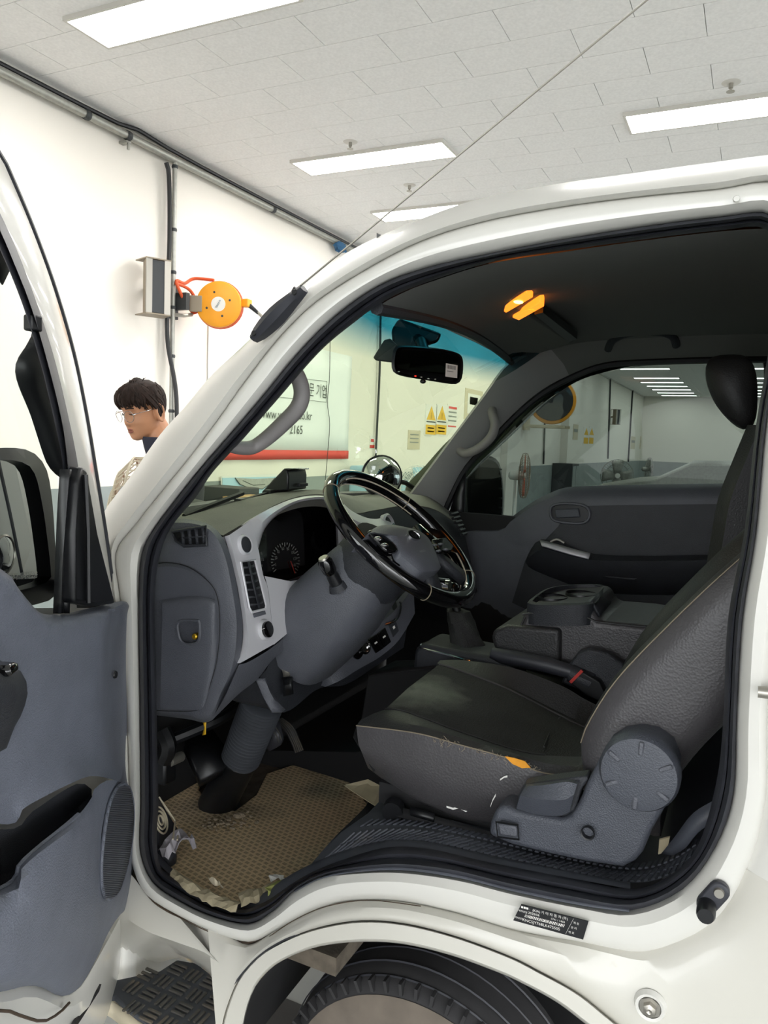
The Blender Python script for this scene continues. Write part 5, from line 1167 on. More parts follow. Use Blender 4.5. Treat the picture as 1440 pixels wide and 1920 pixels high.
MB().boxb(P(303, 1604, .10)-Vector((.02, .015, .02)), P(312, 1600, .10)+Vector((.02, .015, .006))).build('side_block', 'rubber', fr, bevel=.01)
# clutter under the dash: bracket, black pedal box, cable
MB().loft([spx([(345,1398,.30),(395,1372,.36)], 2), spx([(375,1468,.24),(440,1435,.34)], 2)]).build('clutch_cover', 'black', dash, solid=.03)
MB().tube(spx([(315,1390,.25),(360,1372,.3),(410,1350,.36),(450,1325,.42)], 16), .014, 8).build('wiring_harness', 'black', dash)
MB().tube(spx([(303,1370,.2),(315,1400,.2),(306,1425,.2)], 10), .02, 8).build('side_bracket', 'black', dash)
MB().tube([P(318, 1428, .22), P(340, 1418, .26)], .012, 10).build('link_rod', 'steel', dash)
MB().boxb(P(308, 1450, .22)-Vector((.02, .02, .02)), P(308, 1435, .22)+Vector((.02, .02, .02))).build('relay_box', 'black', dash, bevel=.006)
MB().loft([spx([(380,1352,.2),(387,1352,.2)], 2), spx([(383,1365,.2),(386,1365,.2)], 2), spx([(379,1379,.2),(386,1377,.2)], 2)]).build('yellow_tag', 'yellow', dash, solid=.001)
# ================================================================== seats and console
seat = empty('driver_seat', (-.4, .38, .9), truck)
YN_, YF_ = .135, .62
NC = 40
def row(pts): return spx(pts, NC)
# cushion: rows from under the near side, over the top to the far side
RW = [
 row([(690,1440,.20),(780,1505,.20),(880,1545,.20),(960,1545,.20),(1050,1530,.20),(1130,1500,.20)]),
 row([(684,1425,.15),(760,1483,.15),(850,1522,.15),(930,1535,.15),(1040,1520,.15),(1130,1490,.15)]),
 row([(672,1395,.135),(760,1430,.128),(850,1465,.125),(930,1490,.125),(1040,1495,.128),(1130,1470,.135)]),
 row([(668,1361,.137),(779,1375,.133),(862,1397,.133),(951,1422,.133),(1020,1450,.135),(1110,1456,.14)]),
 row([(676,1350,.155),(770,1358,.15),(860,1382,.15),(951,1409,.15),(1030,1432,.15),(1120,1440,.155)]),
 row([(700,1338,.19),(740,1338,.19),(862,1382,.19),(973,1415,.19),(1050,1425,.19),(1130,1425,.19)]),
 row([(722,1330,.22),(760,1335,.22),(870,1375,.22),(980,1410,.22),(1055,1418,.22),(1130,1418,.22)]),
 row([(765,1290,.36),(800,1290,.36),(900,1325,.36),(1010,1370,.36),(1070,1390,.36),(1130,1395,.36)]),
 row([(823,1246,.51),(850,1254,.51),(946,1290,.51),(1045,1340,.51),(1090,1362,.51),(1130,1378,.51)]),
 row([(820,1243,.53),(852,1250,.53),(946,1284,.53),(1045,1333,.53),(1090,1354,.53),(1130,1370,.53)]),
 row([(825,1238,.57),(870,1238,.57),(960,1252,.57),(1051,1285,.57),(1095,1310,.57),(1135,1330,.57)]),
 row([(828,1243,.62),(880,1242,.62),(970,1256,.62),(1060,1290,.62),(1100,1315,.62),(1140,1335,.62)]),
 row([(800,1300,.63),(870,1310,.63),(970,1330,.63),(1060,1350,.63),(1100,1370,.63),(1140,1390,.63)]),
]
MB().loft(RW[:4]).build('cushion_side', 'leather', seat)
MB().loft(RW[3:7]).build('cushion_bolster', 'leather_dark', seat)
MB().loft(RW[6:9]).build('cushion_insert', 'insert', seat)
MB().loft(RW[8:]).build('cushion_bolster', 'leather_dark', seat)
frt = [r[0] for r in RW[3:]]
MB().loft([frt, [p+Vector((-.008, .004, -.025)) for p in frt], [p+Vector((.03, .02, -.09)) for p in frt]]).build('cushion_front', 'leather_dark', seat)
MB().tube([p+Vector((0, -.001, .001)) for p in RW[3]], .0011, 5).build('seam_piping', 'thread', seat)
MB().tube([p+Vector((0, 0, .001)) for p in RW[8]], .0022, 5).build('seam_piping', 'leather', seat)
MB().tube([p+Vector((0, 0, .001)) for p in RW[6][:30]], .0018, 5).build('seam_piping', 'leather_dark', seat)
MB().tube(spx([(1050,1345,.50),(1035,1365,.42),(1020,1400,.25)], 12), .0016, 5).build('seam_piping', 'leather_dark', seat)
# torn edge with foam, frayed threads, peeled patch
def tear(pts, Y, off=.003): return [P(x, y, Y)+Vector((0, -off, off*.6)) for x, y in pts]
MB().poly(tear([(948,1419),(965,1422),(985,1428),(996,1440),(980,1441),(962,1433)], .134, .004)).build('torn_foam', 'foam', seat, smooth=False, solid=.002)
random.seed(11); b = MB()
for k in range(70):
    x = random.uniform(810, 1010); y = 1384+(x-810)*.27+random.uniform(-5, 6); p = P(x, y, .131); b.tube([p, p+Vector((random.uniform(-.006, .006), -.002, random.uniform(-.008, .008)))], .0004, 3)
b.build('frayed_thread', 'thread', seat, kind='stuff')
random.seed(4)
def scrap(pts, Y, w):
    up_, dn_ = [], []
    for x, y in pts: 
        j = random.uniform(.5, 1.2); up_.append(P(x, y-w*j, Y)+Vector((0, -.002, 0))); dn_.append(P(x, y+w*random.uniform(.4, 1), Y)+Vector((0, -.002, 0)))
    return MB().loft([up_, dn_])
scrap([(838,1512),(850,1516),(862,1513),(874,1519),(886,1514),(896,1517)], .148, 3).build('peeled_patch', 'label_white', seat, smooth=False)
scrap([(920,1512),(924,1500),(930,1490)], .127, 2.5).build('peeled_patch', 'label_white', seat, smooth=False)
scrap([(938,1462),(946,1456),(952,1455)], .126, 2).build('peeled_patch', 'label_white', seat, smooth=False)
# backrest
BU = Vector((.56, 0, .83)).normalized(); BN_ = Vector((-.83, 0, .56)).normalized()
bp0 = P(1128, 1395, .15)
csec = [(.17, -.13), (.135, -.10), (.130, -.03), (.134, .01), (.15, .028), (.175, .034), (.21, .02), (.245, -.012), (.31, -.022), (.38, -.024), (.45, -.022), (.51, -.012), (.55, .02), (.585, .034), (.61, .028), (.625, .01), (.63, -.03), (.625, -.10), (.59, -.13)]
rows_ = []
for t_, off, bol in ((-.06, -.03, .7), (-.02, .0, .9), (.05, .014, 1), (.12, .018, 1.05), (.22, .014, 1.05), (.32, .008, 1), (.42, .0, .85), (.52, -.01, .6), (.60, -.02, .4), (.64, -.06, .3)):
    c = bp0+BU*t_+BN_*off; yl = .0 if t_ < .35 else (t_-.35)*.12
    rows_.append([Vector((c.x, 0, c.z))+Vector((0, (y-.38)*(1-yl)+.38, 0))+BN_*(h*bol if h > -.05 else h) for y, h in csec])
dn = [[Vector(p) for p in spl([tuple(r[j]) for r in rows_], 30)] for j in range(len(csec))]
dn = [[dn[j][k] for j in range(len(csec))] for k in range(30)]
def cols(a, c): return [[r[j] for j in range(a, c+1)] for r in dn]
MB().loft([[Vector(p) for p in spl([tuple(q) for q in r], 10)] for r in cols(0, 4)]).build('backrest_side', 'leather', seat)
MB().loft([[Vector(p) for p in spl([tuple(q) for q in r], 34)] for r in cols(4, 14)]).build('backrest_face', 'leather_dark', seat)
MB().loft([[Vector(p) for p in spl([tuple(q) for q in r], 10)] for r in cols(14, 18)]).build('backrest_side', 'leather', seat)
MB().poly(dn[-1]).loft([[r[0] for r in dn], [r[18] for r in dn]]).build('backrest_back', 'leather_dark', seat)
MB().tube([r[4]+BN_*.001-Vector((0, .001, 0)) for r in dn[2:]], .0011, 5).build('seam_piping', 'thread', seat)
# recliner cover with lever and round cap
rc_o = [(915,1567),(918,1545),(929,1517),(946,1511),(968,1522),(1051,1537),(1068,1533),(1085,1505),(1101,1467),(1123,1425),(1140,1398),(1165,1382),(1196,1377),(1230,1384),(1258,1405),(1272,1440),(1268,1480),(1223,1556),(1205,1600),(1190,1617),(1168,1628),(1100,1618),(1029,1603),(960,1586)]
ro = [P(x, y, .115) for x, y in rc_o]; ro1 = [P(x, y, .075) for x, y in rc_o]; cc = sum(ro1, Vector())/len(ro1)
MB().prism(ro1, (0, .06, 0)).build('recliner_cover', 'trim', seat, bevel=.012, seg=3)
kc = P(1200, 1445, .072); r_k = .058
MB().lathe([(r_k, .01), (r_k, -.010), (r_k*.93, -.018), (r_k*.6, -.022), (0, -.022)], kc, (0, 1, 0), 44).build('recliner_cap', 'trim', seat)
for k in range(6):
    a = math.radians(28+60*k); d_ = Vector((math.cos(a), 0, math.sin(a)))
    MB().box(kc+d_*r_k*.72+Vector((0, -.0205, 0)), (.020, .006, .007), Matrix((d_, (0, 1, 0), d_.cross(Vector((0, 1, 0))))).transposed()).build('cap_notch', 'trim_dash', seat, bevel=.002)
lv = [(966,1518),(972,1490),(982,1471),(1040,1462),(1101,1455),(1103,1462),(1090,1480),(1078,1520),(1060,1531),(1020,1530)]
MB().prism([P(x, y, .082) for x, y in lv], (0, .03, 0)).build('lever_bay', 'trim_dark', seat, bevel=.006)
lg = [[(968,1516,.075),(1000,1526,.072),(1045,1530,.072),(1068,1522,.075)], [(975,1492,.055),(1010,1498,.048),(1055,1500,.048),(1076,1490,.06)], [(985,1474,.07),(1020,1472,.062),(1060,1466,.062),(1082,1470,.07)], [(990,1466,.10),(1030,1462,.10),(1070,1458,.10),(1098,1456,.10)]]
MB().loft([spx(r, 20) for r in lg]).build('recliner_lever', 'trim', seat)
MB().prism([P(x, y, .062) for x, y in ((933,1544),(968,1550),(970,1571),(936,1566))], (0, .016, 0)).build('height_button', 'trim_dash', seat, bevel=.003)
MB().tube([P(x, y, .064) for x, y in ((930,1541),(971,1547),(973,1574),(933,1569))], .0018, 5, closed=True).build('button_gap', 'black', seat)
MB().lathe([(.011, -.002), (.009, -.001), (.0085, .02)], P(1102, 1562, .066), (0, 1, 0), 18).build('screw_hole', 'black', seat)
# seat rail
MB().loft([spx([(730,1510,.16),(900,1555,.16),(1150,1640,.16)], 8), spx([(730,1528,.15),(900,1575,.15),(1150,1655,.15)], 8)]).build('seat_rail', 'under', seat, solid=.02)
MB().tube([P(735, 1524, .14), P(740, 1512, .16)], .020, 12).build('rail_bolt', 'black', seat)
MB().loft([spx([(770,1515,.14),(815,1528,.14)], 2), spx([(768,1526,.13),(813,1539,.13)], 2)]).build('rail_bracket', 'black', seat, solid=.01)
MB().boxb((-.6, .18, .86), (-.16, .6, .90)).build('seat_frame', 'under', seat, smooth=False)

# passenger seat with headrest
ps = empty('passenger_seat', (-.2, 1.2, .95), truck)
MB().boxb((-.58, 1.0, .92), (-.08, 1.48, 1.06)).build('cushion', 'leather_dark', ps, bevel=.04, seg=4)
pf = [P(*q) for q in spl([(1330,1090,1.15),(1345,1000,1.15),(1358,930,1.15),(1385,860,1.15),(1410,800,1.15)], 14)]
b = MB()
rows_ = []
for p in pf:
    rows_.append([Vector((p.x+.13, 1.0, p.z)), Vector((p.x+.02, .99, p.z)), Vector((p.x-.01, 1.03, p.z)), Vector((p.x, 1.2, p.z)), Vector((p.x-.01, 1.4, p.z)), Vector((p.x+.02, 1.45, p.z)), Vector((p.x+.13, 1.45, p.z))])
b.loft(rows_, cu=True, cap=True).build('backrest', 'leather_dark', ps)
hr = [(1322,700),(1330,672),(1360,664),(1400,668),(1418,700),(1420,760),(1410,795),(1385,800),(1350,770),(1330,735)]
h1 = [P(x, y, 1.12) for x, y in spl(hr, 30, True)]; cc = sum(h1, Vector())/30
MB().loft([[p.lerp(cc, k)+Vector((0, d, 0)) for p in h1] for k, d in ((.97, -.035), (.7, -.034), (.4, -.027), (.18, -.017), (.05, -.006), (0, .01), (0, .17), (.05, .186), (.18, .197), (.4, .207), (.7, .214), (.97, .215))], cu=True, cap=True).build('headrest', 'leather_dark', ps)
MB().tube([P(1405, 780, 1.14), P(1412, 840, 1.14)], .007, 10).build('headrest_post', 'chrome', ps)
MB().tube([P(1405, 780, 1.28), P(1412, 840, 1.28)], .007, 10).build('headrest_post', 'chrome', ps)

# fold-down centre seat back with cup holders
cs = empty('centre_console', (-.4, .85, 1.0), truck)
ca = [(976,1165),(982,1150),(995,1138),(1000,1120),(1020,1106),(1060,1096),(1120,1094),(1140,1102)]
# body block: side profile at near Y, swept to the far side
pr_n = [(990,1232),(978,1200),(974,1172),(980,1154),(992,1142),(996,1132),(1105,1133),(1122,1165),(1200,1172),(1250,1180),(1250,1270),(1180,1262),(1080,1250)]
pn = [P(x, y, .72) for x, y in pr_n]
MB().prism(pn, (0, .30, 0)).build('console_body', 'leather', cs, bevel=.018, seg=3)
rim_ = [(996,1133,.715),(1002,1118,.78),(1030,1102,.90),(1075,1096,.98),(1125,1096,1.0),(1136,1104,1.0),(1125,1118,.85),(1106,1133,.715)]
rr3 = spx(rim_, 40, True); cc = sum(rr3, Vector())/40
zt_ = max(p.z for p in rr3)
MB().loft([[p-Vector((0, 0, .05)) for p in rr3], rr3, [p.lerp(cc, .12)+Vector((0, 0, .002)) for p in rr3], [p.lerp(cc, .16)-Vector((0, 0, .035)) for p in rr3]], cu=True).poly([p.lerp(cc, .16)-Vector((0, 0, .035)) for p in rr3]).build('cup_tray', 'trim_dark', cs)
for x, y, Y in ((1035,1118,.80),(1090,1112,.86)):
    c = P(x, y, Y); MB().lathe([(.038, .006), (.040, .0), (.038, -.008), (.036, -.035), (0, -.035)], c-Vector((0, 0, .005)), (0, 0, 1), 26).build('cup_holder', 'black', cs)
MB().loft([[p+Vector((0, .01, .004)) for p in spx([(1107,1132,.72),(1122,1160,.72)], 4)], [p+Vector((0, .01, .004)) for p in spx([(1130,1105,.98),(1150,1128,.98)], 4)]]).build('tray_step', 'trim_dark', cs, solid=.006)
MB().tube(spx([(980,1152,.715),(1000,1150,.715),(1100,1158,.715),(1122,1166,.715),(1240,1178,.715)], 20), .0025, 6).build('seam_piping', 'leather_dark', cs)
MB().tube(spx([(985,1156,.713),(976,1180,.713),(986,1215,.713),(1005,1234,.713)], 14), .0025, 6).build('seam_piping', 'leather_dark', cs)
mcu = [(920,1192),(924,1178),(945,1166),(985,1163),(1000,1200),(1040,1245),(1010,1240),(960,1228),(924,1214)]
MB().prism([P(x, y, .70) for x, y in ((920,1194),(926,1180),(950,1172),(1050,1180),(1050,1255),(985,1240),(926,1218))], (0, .34, 0)).build('centre_cushion', 'leather_dark', cs, bevel=.02, seg=3)
# parking brake between the seats
pb = empty('parking_brake', P(1000, 1245, .66), truck)
MB().tube([P(922, 1224, .67), P(940, 1230, .67), P(1030, 1248, .66), P(1078, 1262, .66)], [.014, .019, .019, .016], 14).build('lever', 'rubber', pb)
MB().tube([P(1070, 1262, .66), P(1110, 1280, .66)], .022, 12).build('lever_base', 'trim_dark', pb)
# belt buckle
bk_ = empty('belt_buckle', P(1090, 1280, .64), truck)
bo_ = [(1052,1282),(1062,1250),(1085,1222),(1105,1216),(1140,1225),(1172,1248),(1180,1262),(1160,1300),(1130,1310)]
MB().prism([P(x, y, .665) for x, y in bo_], (0, .03, 0)).build('buckle_cover', 'trim_dark', bk_, bevel=.006)
MB().prism([P(x, y, .64) for x, y in ((1066,1280),(1088,1257),(1125,1278),(1138,1302),(1128,1318),(1098,1306))], (0, .022, 0)).build('buckle', 'black', bk_, bevel=.004)
MB().prism([P(x, y, .637) for x, y in ((1067,1278),(1089,1256),(1093,1260),(1071,1282))], (0, .006, 0)).build('release_button', 'red', bk_, smooth=False)
# belt anchor and webbing at the rear corner
MB().loft([spx([(1340,1500,.11),(1300,1525,.11),(1265,1570,.12),(1240,1600,.14)], 14), spx([(1340,1540,.10),(1310,1560,.10),(1285,1590,.11),(1262,1603,.13)], 14)]).build('seat_belt', 'scuff', truck, solid=.003)
# gear selector
gs = empty('gear_selector', P(830, 1220, .72), truck)
MB().prism([P(x, y, .66) for x, y in ((776,1218),(790,1207),(960,1240),(960,1300),(770,1300))], (0, .14, 0)).build('console_box', 'trim_dark', gs, bevel=.012, seg=3)
g1 = spx([(788,1214,.66),(800,1204,.70),(830,1198,.76),(850,1212,.76),(885,1240,.66),(840,1228,.655)], 30, True)
MB().tube(g1, .003, 6, closed=True).build('selector_trim', 'chrome', gs)
MB().poly([p+Vector((0, 0, .001)) for p in g1]).build('selector_plate', 'gloss_black', gs, smooth=False)
for k, (x, y) in enumerate(((812,1213),(821,1216),(831,1218),(841,1221))): MB().ball(P(x, y, .68)+Vector((0, 0, .003)), (.004, .005, .002), 8, 5).build('gear_light', 'red_led', gs)
bt = []
for f_, rx, ry in ((0, .05, .06), (.25, .042, .05), (.5, .036, .04), (.75, .034, .036), (1, .030, .03)):
    c = P(885, 1228, .74).lerp(P(858, 1145, .78), f_)
    bt.append([c+Vector((rx*math.cos(a)*(1+.12*math.sin(5*a+f_*6)), ry*math.sin(a)*(1+.12*math.sin(5*a+f_*6)), 0)) for a in [2*math.pi*k/40 for k in range(40)]])
MB().loft(bt, cu=True, cap=True).build('gaiter', 'mesh_fabric', gs)
MB().tube([P(858, 1150, .78), P(850, 1120, .79)], .012, 10).build('lever', 'black', gs)
MB().ball(P(848, 1112, .79), (.024, .022, .03)).build('lever_knob', 'gloss_black', gs)
# black storage box side in front of the tunnel
MB().prism([P(x, y, .63) for x, y in ((690,1266),(818,1252),(822,1340),(668,1400))], (0, .03, 0)).build('tunnel_panel', 'under', truck, smooth=False, bevel=.004)
MB().loft([spx([(690,1266,.63),(818,1252,.63)], 4), spx([(742,1240,.78),(800,1238,.78)], 4)]).build('tunnel_shelf', 'under', truck, solid=.004)
# ================================================================== headliner, pillars, glass, passenger door
wl_f = [(775,922,1.43),(820,862,1.43),(865,800,1.43),(910,741,1.43),(955,680,1.43)]
# far windshield pillar trim and header above the passenger window
Wc = spx([(770,928,1.42),(820,861,1.42),(865,801,1.42),(910,741,1.42),(957,680,1.42),(1015,661,1.43),(1085,643,1.44),(1200,634,1.45),(1350,628,1.45),(1450,626,1.45),(1600,624,1.45)], 50)
Vc = spx([(826,975,1.55),(868,885,1.55),(910,838,1.55),(961,784,1.55),(1010,742,1.55),(1060,712,1.55),(1132,684,1.55),(1220,677,1.55),(1350,673,1.55),(1450,672,1.55),(1600,670,1.55)], 50)
Mc = [p.lerp(q, .55)+Vector((.012, -.025, 0)) for p, q in zip(Wc, Vc)]
kp = min(range(50), key=lambda k: (Wc[k]-P(1040, 654, 1.435)).length)
Wb = [p+Vector((-.02, .03, .0)) for p in Wc]
MB().loft([r[:kp+1] for r in (Wb, Wc, Mc, Vc)]).build('pillar_trim', 'pillar_trim', truck)
MB().loft([r[kp:] for r in (Wb, Wc, Mc, Vc)]).build('window_header', 'headliner', truck)
MB().loft([Vc, [p+Vector((0, .05, 0)) for p in Vc]]).build('window_seal', 'rubber', truck)
MB().tube([p-Vector((0, .002, 0)) for p in Vc], .014, 8).build('window_channel', 'black', truck)
# headliner: near rail to far rail, with the front edge at the windshield header
NR = spx([(706,577,.05),(725,564,.05),(760,547,.05),(800,531,.05),(920,494,.05),(1060,472,.05),(1200,452,.05),(1350,434,.05),(1460,428,.05),(1700,425,.05)], 40)
H1 = [p+Vector((-.0, .18, .012)) for p in NR]
ks = min(range(50), key=lambda k: (Wc[k]-P(957, 680, 1.42)).length); far = Wc[ks:]
FRr = vs([tuple(p) for p in far], 40)
hr_ = [NR]
for k in range(1, 14): hr_.append([p.lerp(q, k/14)+Vector((0, 0, .03*math.sin(math.pi*k/14))) for p, q in zip(NR, FRr)])
hr_.append(FRr)
MB().loft(hr_).build('headliner', 'headliner', truck)
he = [r[0] for r in hr_]
MB().tube(he, .012, 8).build('header_edge', 'trim_dark', truck)
MB().loft([he, [p+Vector((-.005, 0, .12)) for p in he]]).build('header_panel', 'trim_dark', truck)
MB().boxb((-1.22, 1.52, .62), (-.55, 1.55, 1.30)).build('kick_panel', 'under', truck, smooth=False)
# overhead console with two warm reading lamps
oc = empty('overhead_console', P(975, 580, .72), truck)
z0 = P(975, 580, .66).z
def OZ(x, y, dz=0): return PZ(x, y, z0+dz)
op = [OZ(x, y) for x, y in ((880,515),(925,548),(1075,645),(1000,672),(870,610),(800,560))]
MB().prism([p+Vector((0, 0, .003)) for p in op], (0, 0, .05)).build('panel', 'headliner', oc, bevel=.01)
MB().prism([OZ(x, y, -.002) for x, y in ((872,512),(890,508),(940,546),(925,552))], (0, 0, .02)).build('sunglass_slot', 'black', oc, smooth=False)
MB().prism([OZ(x, y, -.002) for x, y in ((1002,590),(1018,586),(1082,636),(1066,642))], (0, 0, .02)).build('sunglass_slot', 'black', oc, smooth=False)
for q, hot in (([(935,579),(949,587),(999,558),(997,553),(987,551)], True), ([(961,596),(973,601),(1020,575),(1019,569),(1012,568)], False)):
    MB().prism([OZ(x, y, -.004) for x, y in q], (0, 0, .02)).build('lamp_lens', 'orange_glow', oc, bevel=.002)
    c = sum([OZ(x, y, -.005) for x, y in q], Vector())/5
    if hot: MB().ball(c, (.010, .016, .003), 12, 6).build('bulb_glow', 'dome_hot', oc)
    else: MB().ball(c, (.008, .014, .002), 12, 6).build('bulb_glow', 'orange_glow', oc)
# assist grip over the passenger window
gpt = spx([(1140,655,1.47),(1150,637,1.43),(1180,625,1.41),(1230,622,1.41),(1260,630,1.43),(1268,648,1.47)], 24)
MB().tube(gpt, .012, 10).build('assist_grip', 'trim_dark', truck)
# grab handle on the near windshield pillar
gh = spx([(500,722,.04),(540,692,.075),(556,702,.10),(566,735,.115),(558,765,.115),(530,795,.115),(500,822,.112),(475,838,.10),(452,840,.07),(430,836,.04)], 50)
MB().tube(gh, [.012+.0035*math.sin(math.pi*k/49) for k in range(50)], 16).build('grab_handle', 'grip_gray', truck)
# grab handle on the far pillar
gf = spx([(928,768,1.50),(922,772,1.44),(928,795,1.42),(920,820,1.42),(895,842,1.42),(872,850,1.43),(860,842,1.47),(858,836,1.50)], 40)
MB().tube(gf, .0155, 14).build('grab_handle', 'grip_gray', truck)
# interior mirror
rm = empty('interior_mirror', P(800, 690, .70), truck)
mo_ = [(736,665),(742,650),(765,648),(820,653),(858,662),(868,675),(867,705),(860,718),(845,720),(800,713),(750,704),(735,692)]
mY = lambda x: .62+(x-735)/133*.16
m0 = [P(x, y, mY(x)) for x, y in spl(mo_, 44, True)]; cc = sum(m0, Vector())/44; vd = (CAM-cc).normalized()
mb_ = [p.lerp(cc, .15)-vd*.035 for p in m0]
MB().loft([[p.lerp(cc, .08)+vd*.004 for p in m0], m0, [p-vd*.018 for p in m0], mb_], cu=True).poly(mb_).build('housing', 'black', rm)
mg = [(744,668),(750,658),(768,656),(820,661),(852,668),(858,678),(857,700),(850,704),(800,698),(755,692),(744,686)]
MB().poly([P(x, y, mY(x))+vd*.0045 for x, y in spl(mg, 40, True)]).build('glass', 'dark_mirror', rm, smooth=False)
MB().poly([P(x, y, mY(x))+vd*.0055 for x, y in ((836,681),(858,685),(857,709),(835,706))]).build('barcode_sticker', 'label_white', rm, smooth=False)
b = MB(); random.seed(9)
for k in range(9):
    x = 838+k*1.9; b.poly([P(x, 684+k*.3, mY(x))+vd*.006, P(x+.9, 684+k*.3, mY(x))+vd*.006, P(x+.9, 691+k*.3, mY(x))+vd*.006, P(x, 691+k*.3, mY(x))+vd*.006])
b.poly([P(838, 695, mY(838))+vd*.006, P(850, 697, mY(850))+vd*.006, P(850, 698, mY(850))+vd*.006, P(838, 696, mY(838))+vd*.006])
b.build('barcode_print', 'ink', rm, smooth=False)
for x, y, m in ((748,697,'label_white'),(779,705,'red_led'),(790,707,'label_white'),(803,710,'label_white'),(816,711,'label_white')): MB().ball(P(x, y, mY(x))+vd*.006, (.003, .003, .0016), 8, 5).build('button_mark', m, rm)
MB().ball(P(793, 715, .69)+vd*.004, (.008, .008, .006), 10, 6).build('tilt_tab', 'black', rm)
MB().tube([cc-vd*.02, P(790, 640, .72)-vd*.06, P(775, 625, .72)-vd*.12], .014, 10).build('stalk', 'black', rm)
MB().prism([P(x, y, .70)-vd*.10 for x, y in ((730,615),(745,592),(830,622),(822,640),(770,655),(735,672))], vd*-.02).build('mount_cover', 'black', rm, bevel=.008)
# dark toll-card holder stuck on the glass
MB().prism([P(x, y, .62)-vd*.10 for x, y in ((694,670),(716,635),(728,632),(742,645),(735,680),(700,676))], vd*-.008).build('card_holder', 'dark_gray', rm, bevel=.004)

# passenger door: inner panel, window, fittings
pdoor = empty('passenger_door', (-.4, 1.58, 1.1), truck)
bl = [(800,1040,1.56),(850,1005,1.555),(880,986,1.55),(944,983,1.55),(965,965,1.55),(1007,936,1.55),(1040,921,1.55),(1073,913,1.55),(1215,909,1.55),(1361,907,1.55),(1460,905,1.55)]
B0 = spx(bl, 50); B1 = [p+Vector((0, -.035, -.02)) for p in B0]
B2 = spx([(815,1080,1.52),(860,1040,1.515),(890,1015,1.515),(950,1010,1.51),(985,995,1.50),(1020,968,1.50),(1050,952,1.50),(1080,942,1.50),(1215,940,1.50),(1361,938,1.50),(1460,936,1.50)], 50)
B3 = spx([(840,1120,1.52),(880,1090,1.515),(910,1070,1.515),(960,1060,1.51),(1000,1030,1.51),(1040,1010,1.515),(1070,1005,1.515),(1100,1000,1.515),(1215,1000,1.515),(1361,998,1.515),(1460,996,1.515)], 50)
B4 = [Vector((p.x, 1.53, .75)) for p in B3]
MB().loft([[p+Vector((0, .03, 0)) for p in B0], B0, B1, B2, B3, B4]).build('trim_panel', 'trim_dash', pdoor)
MB().loft([[p-Vector((0, .004, 0)) for p in spx([(1040,1000,1.505),(1070,955,1.50),(1120,948,1.50),(1250,946,1.50),(1430,944,1.50)], 30)], spx([(985,1050,1.50),(1010,1060,1.49),(1080,1055,1.49),(1250,1055,1.49),(1430,1052,1.49)], 30), spx([(960,1130,1.50),(1010,1150,1.50),(1080,1150,1.50),(1250,1150,1.50),(1430,1150,1.50)], 30)]).build('trim_insert', 'trim_dark', pdoor)
hd = [(1032,962),(1036,948),(1060,944),(1092,947),(1105,958),(1103,974),(1088,981),(1055,979),(1037,974)]
h0 = [P(x, y, 1.488) for x, y in spl(hd, 32, True)]; cc = sum(h0, Vector())/32
MB().tube(h0, .005, 6, closed=True).build('handle_bezel', 'trim_dash', pdoor)
MB().poly([p.lerp(cc, .05)+Vector((0, .006, 0)) for p in h0]).build('handle_cup', 'black', pdoor, smooth=False)
MB().prism([P(x, y, 1.485) for x, y in ((1040,955),(1085,953),(1088,970),(1042,972))], (0, .01, 0)).build('door_handle', 'trim', pdoor, bevel=.004)
AR_ = [[(990,1040,1.49),(1012,1012,1.47),(1060,1020,1.45),(1110,1038,1.45),(1200,1042,1.45),(1350,1040,1.45)], [(985,1052,1.47),(1015,1030,1.42),(1060,1040,1.41),(1110,1050,1.41),(1200,1052,1.41),(1350,1050,1.41)], [(990,1062,1.48),(1020,1060,1.43),(1065,1072,1.43),(1110,1085,1.43),(1200,1095,1.43),(1350,1095,1.43)], [(1010,1075,1.50),(1040,1085,1.49),(1080,1100,1.49),(1120,1110,1.49),(1200,1115,1.49),(1350,1115,1.49)]]
MB().loft([spx(r, 30) for r in AR_]).build('armrest', 'trim_dark', pdoor)
MB().loft([spx([(1012,1013,1.44),(1040,1020,1.425),(1075,1030,1.42),(1107,1038,1.42)], 12), spx([(1016,1023,1.41),(1042,1031,1.40),(1075,1041,1.40),(1104,1048,1.40)], 12)]).build('silver_strip', 'silver', pdoor, solid=.006)
MB().tube(spx([(1032,1016,1.43),(1045,1011,1.43),(1058,1018,1.43)], 8), .004, 6).build('window_switch', 'steel', pdoor)
MB().prism([P(x, y, 1.425) for x, y in ((1120,1056),(1205,1060),(1203,1085),(1190,1092),(1135,1086),(1122,1078))], (0, .03, 0)).build('pull_cup', 'trim_dark', pdoor, bevel=.008)
# window pane and quarter divider
wp = [(845,1000),(868,885),(910,838),(961,784),(1010,742),(1060,712),(1132,684),(1220,677),(1450,672),(1450,915),(1215,916),(1073,920),(1007,943),(944,992),(880,995)]
MB().poly([P(x, y, 1.575) for x, y in wp]).build('window_pane', 'tint_glass', pdoor, smooth=False)
MB().tube([P(867, 992, 1.56), P(866, 940, 1.56), P(866, 880, 1.56)], .012, 8).build('quarter_divider', 'black', pdoor)
b = MB(); b.loft([spx([(838,975,1.545),(868,885,1.545)], 4), spx([(870,990,1.545),(874,880,1.545)], 4)]); b.build('mirror_sail_trim', 'black', pdoor, solid=.01)
MB().boxb((-1.0, 1.6, .62), (.12, 1.64, 1.24)).build('outer_skin', 'paint', pdoor, bevel=.02)
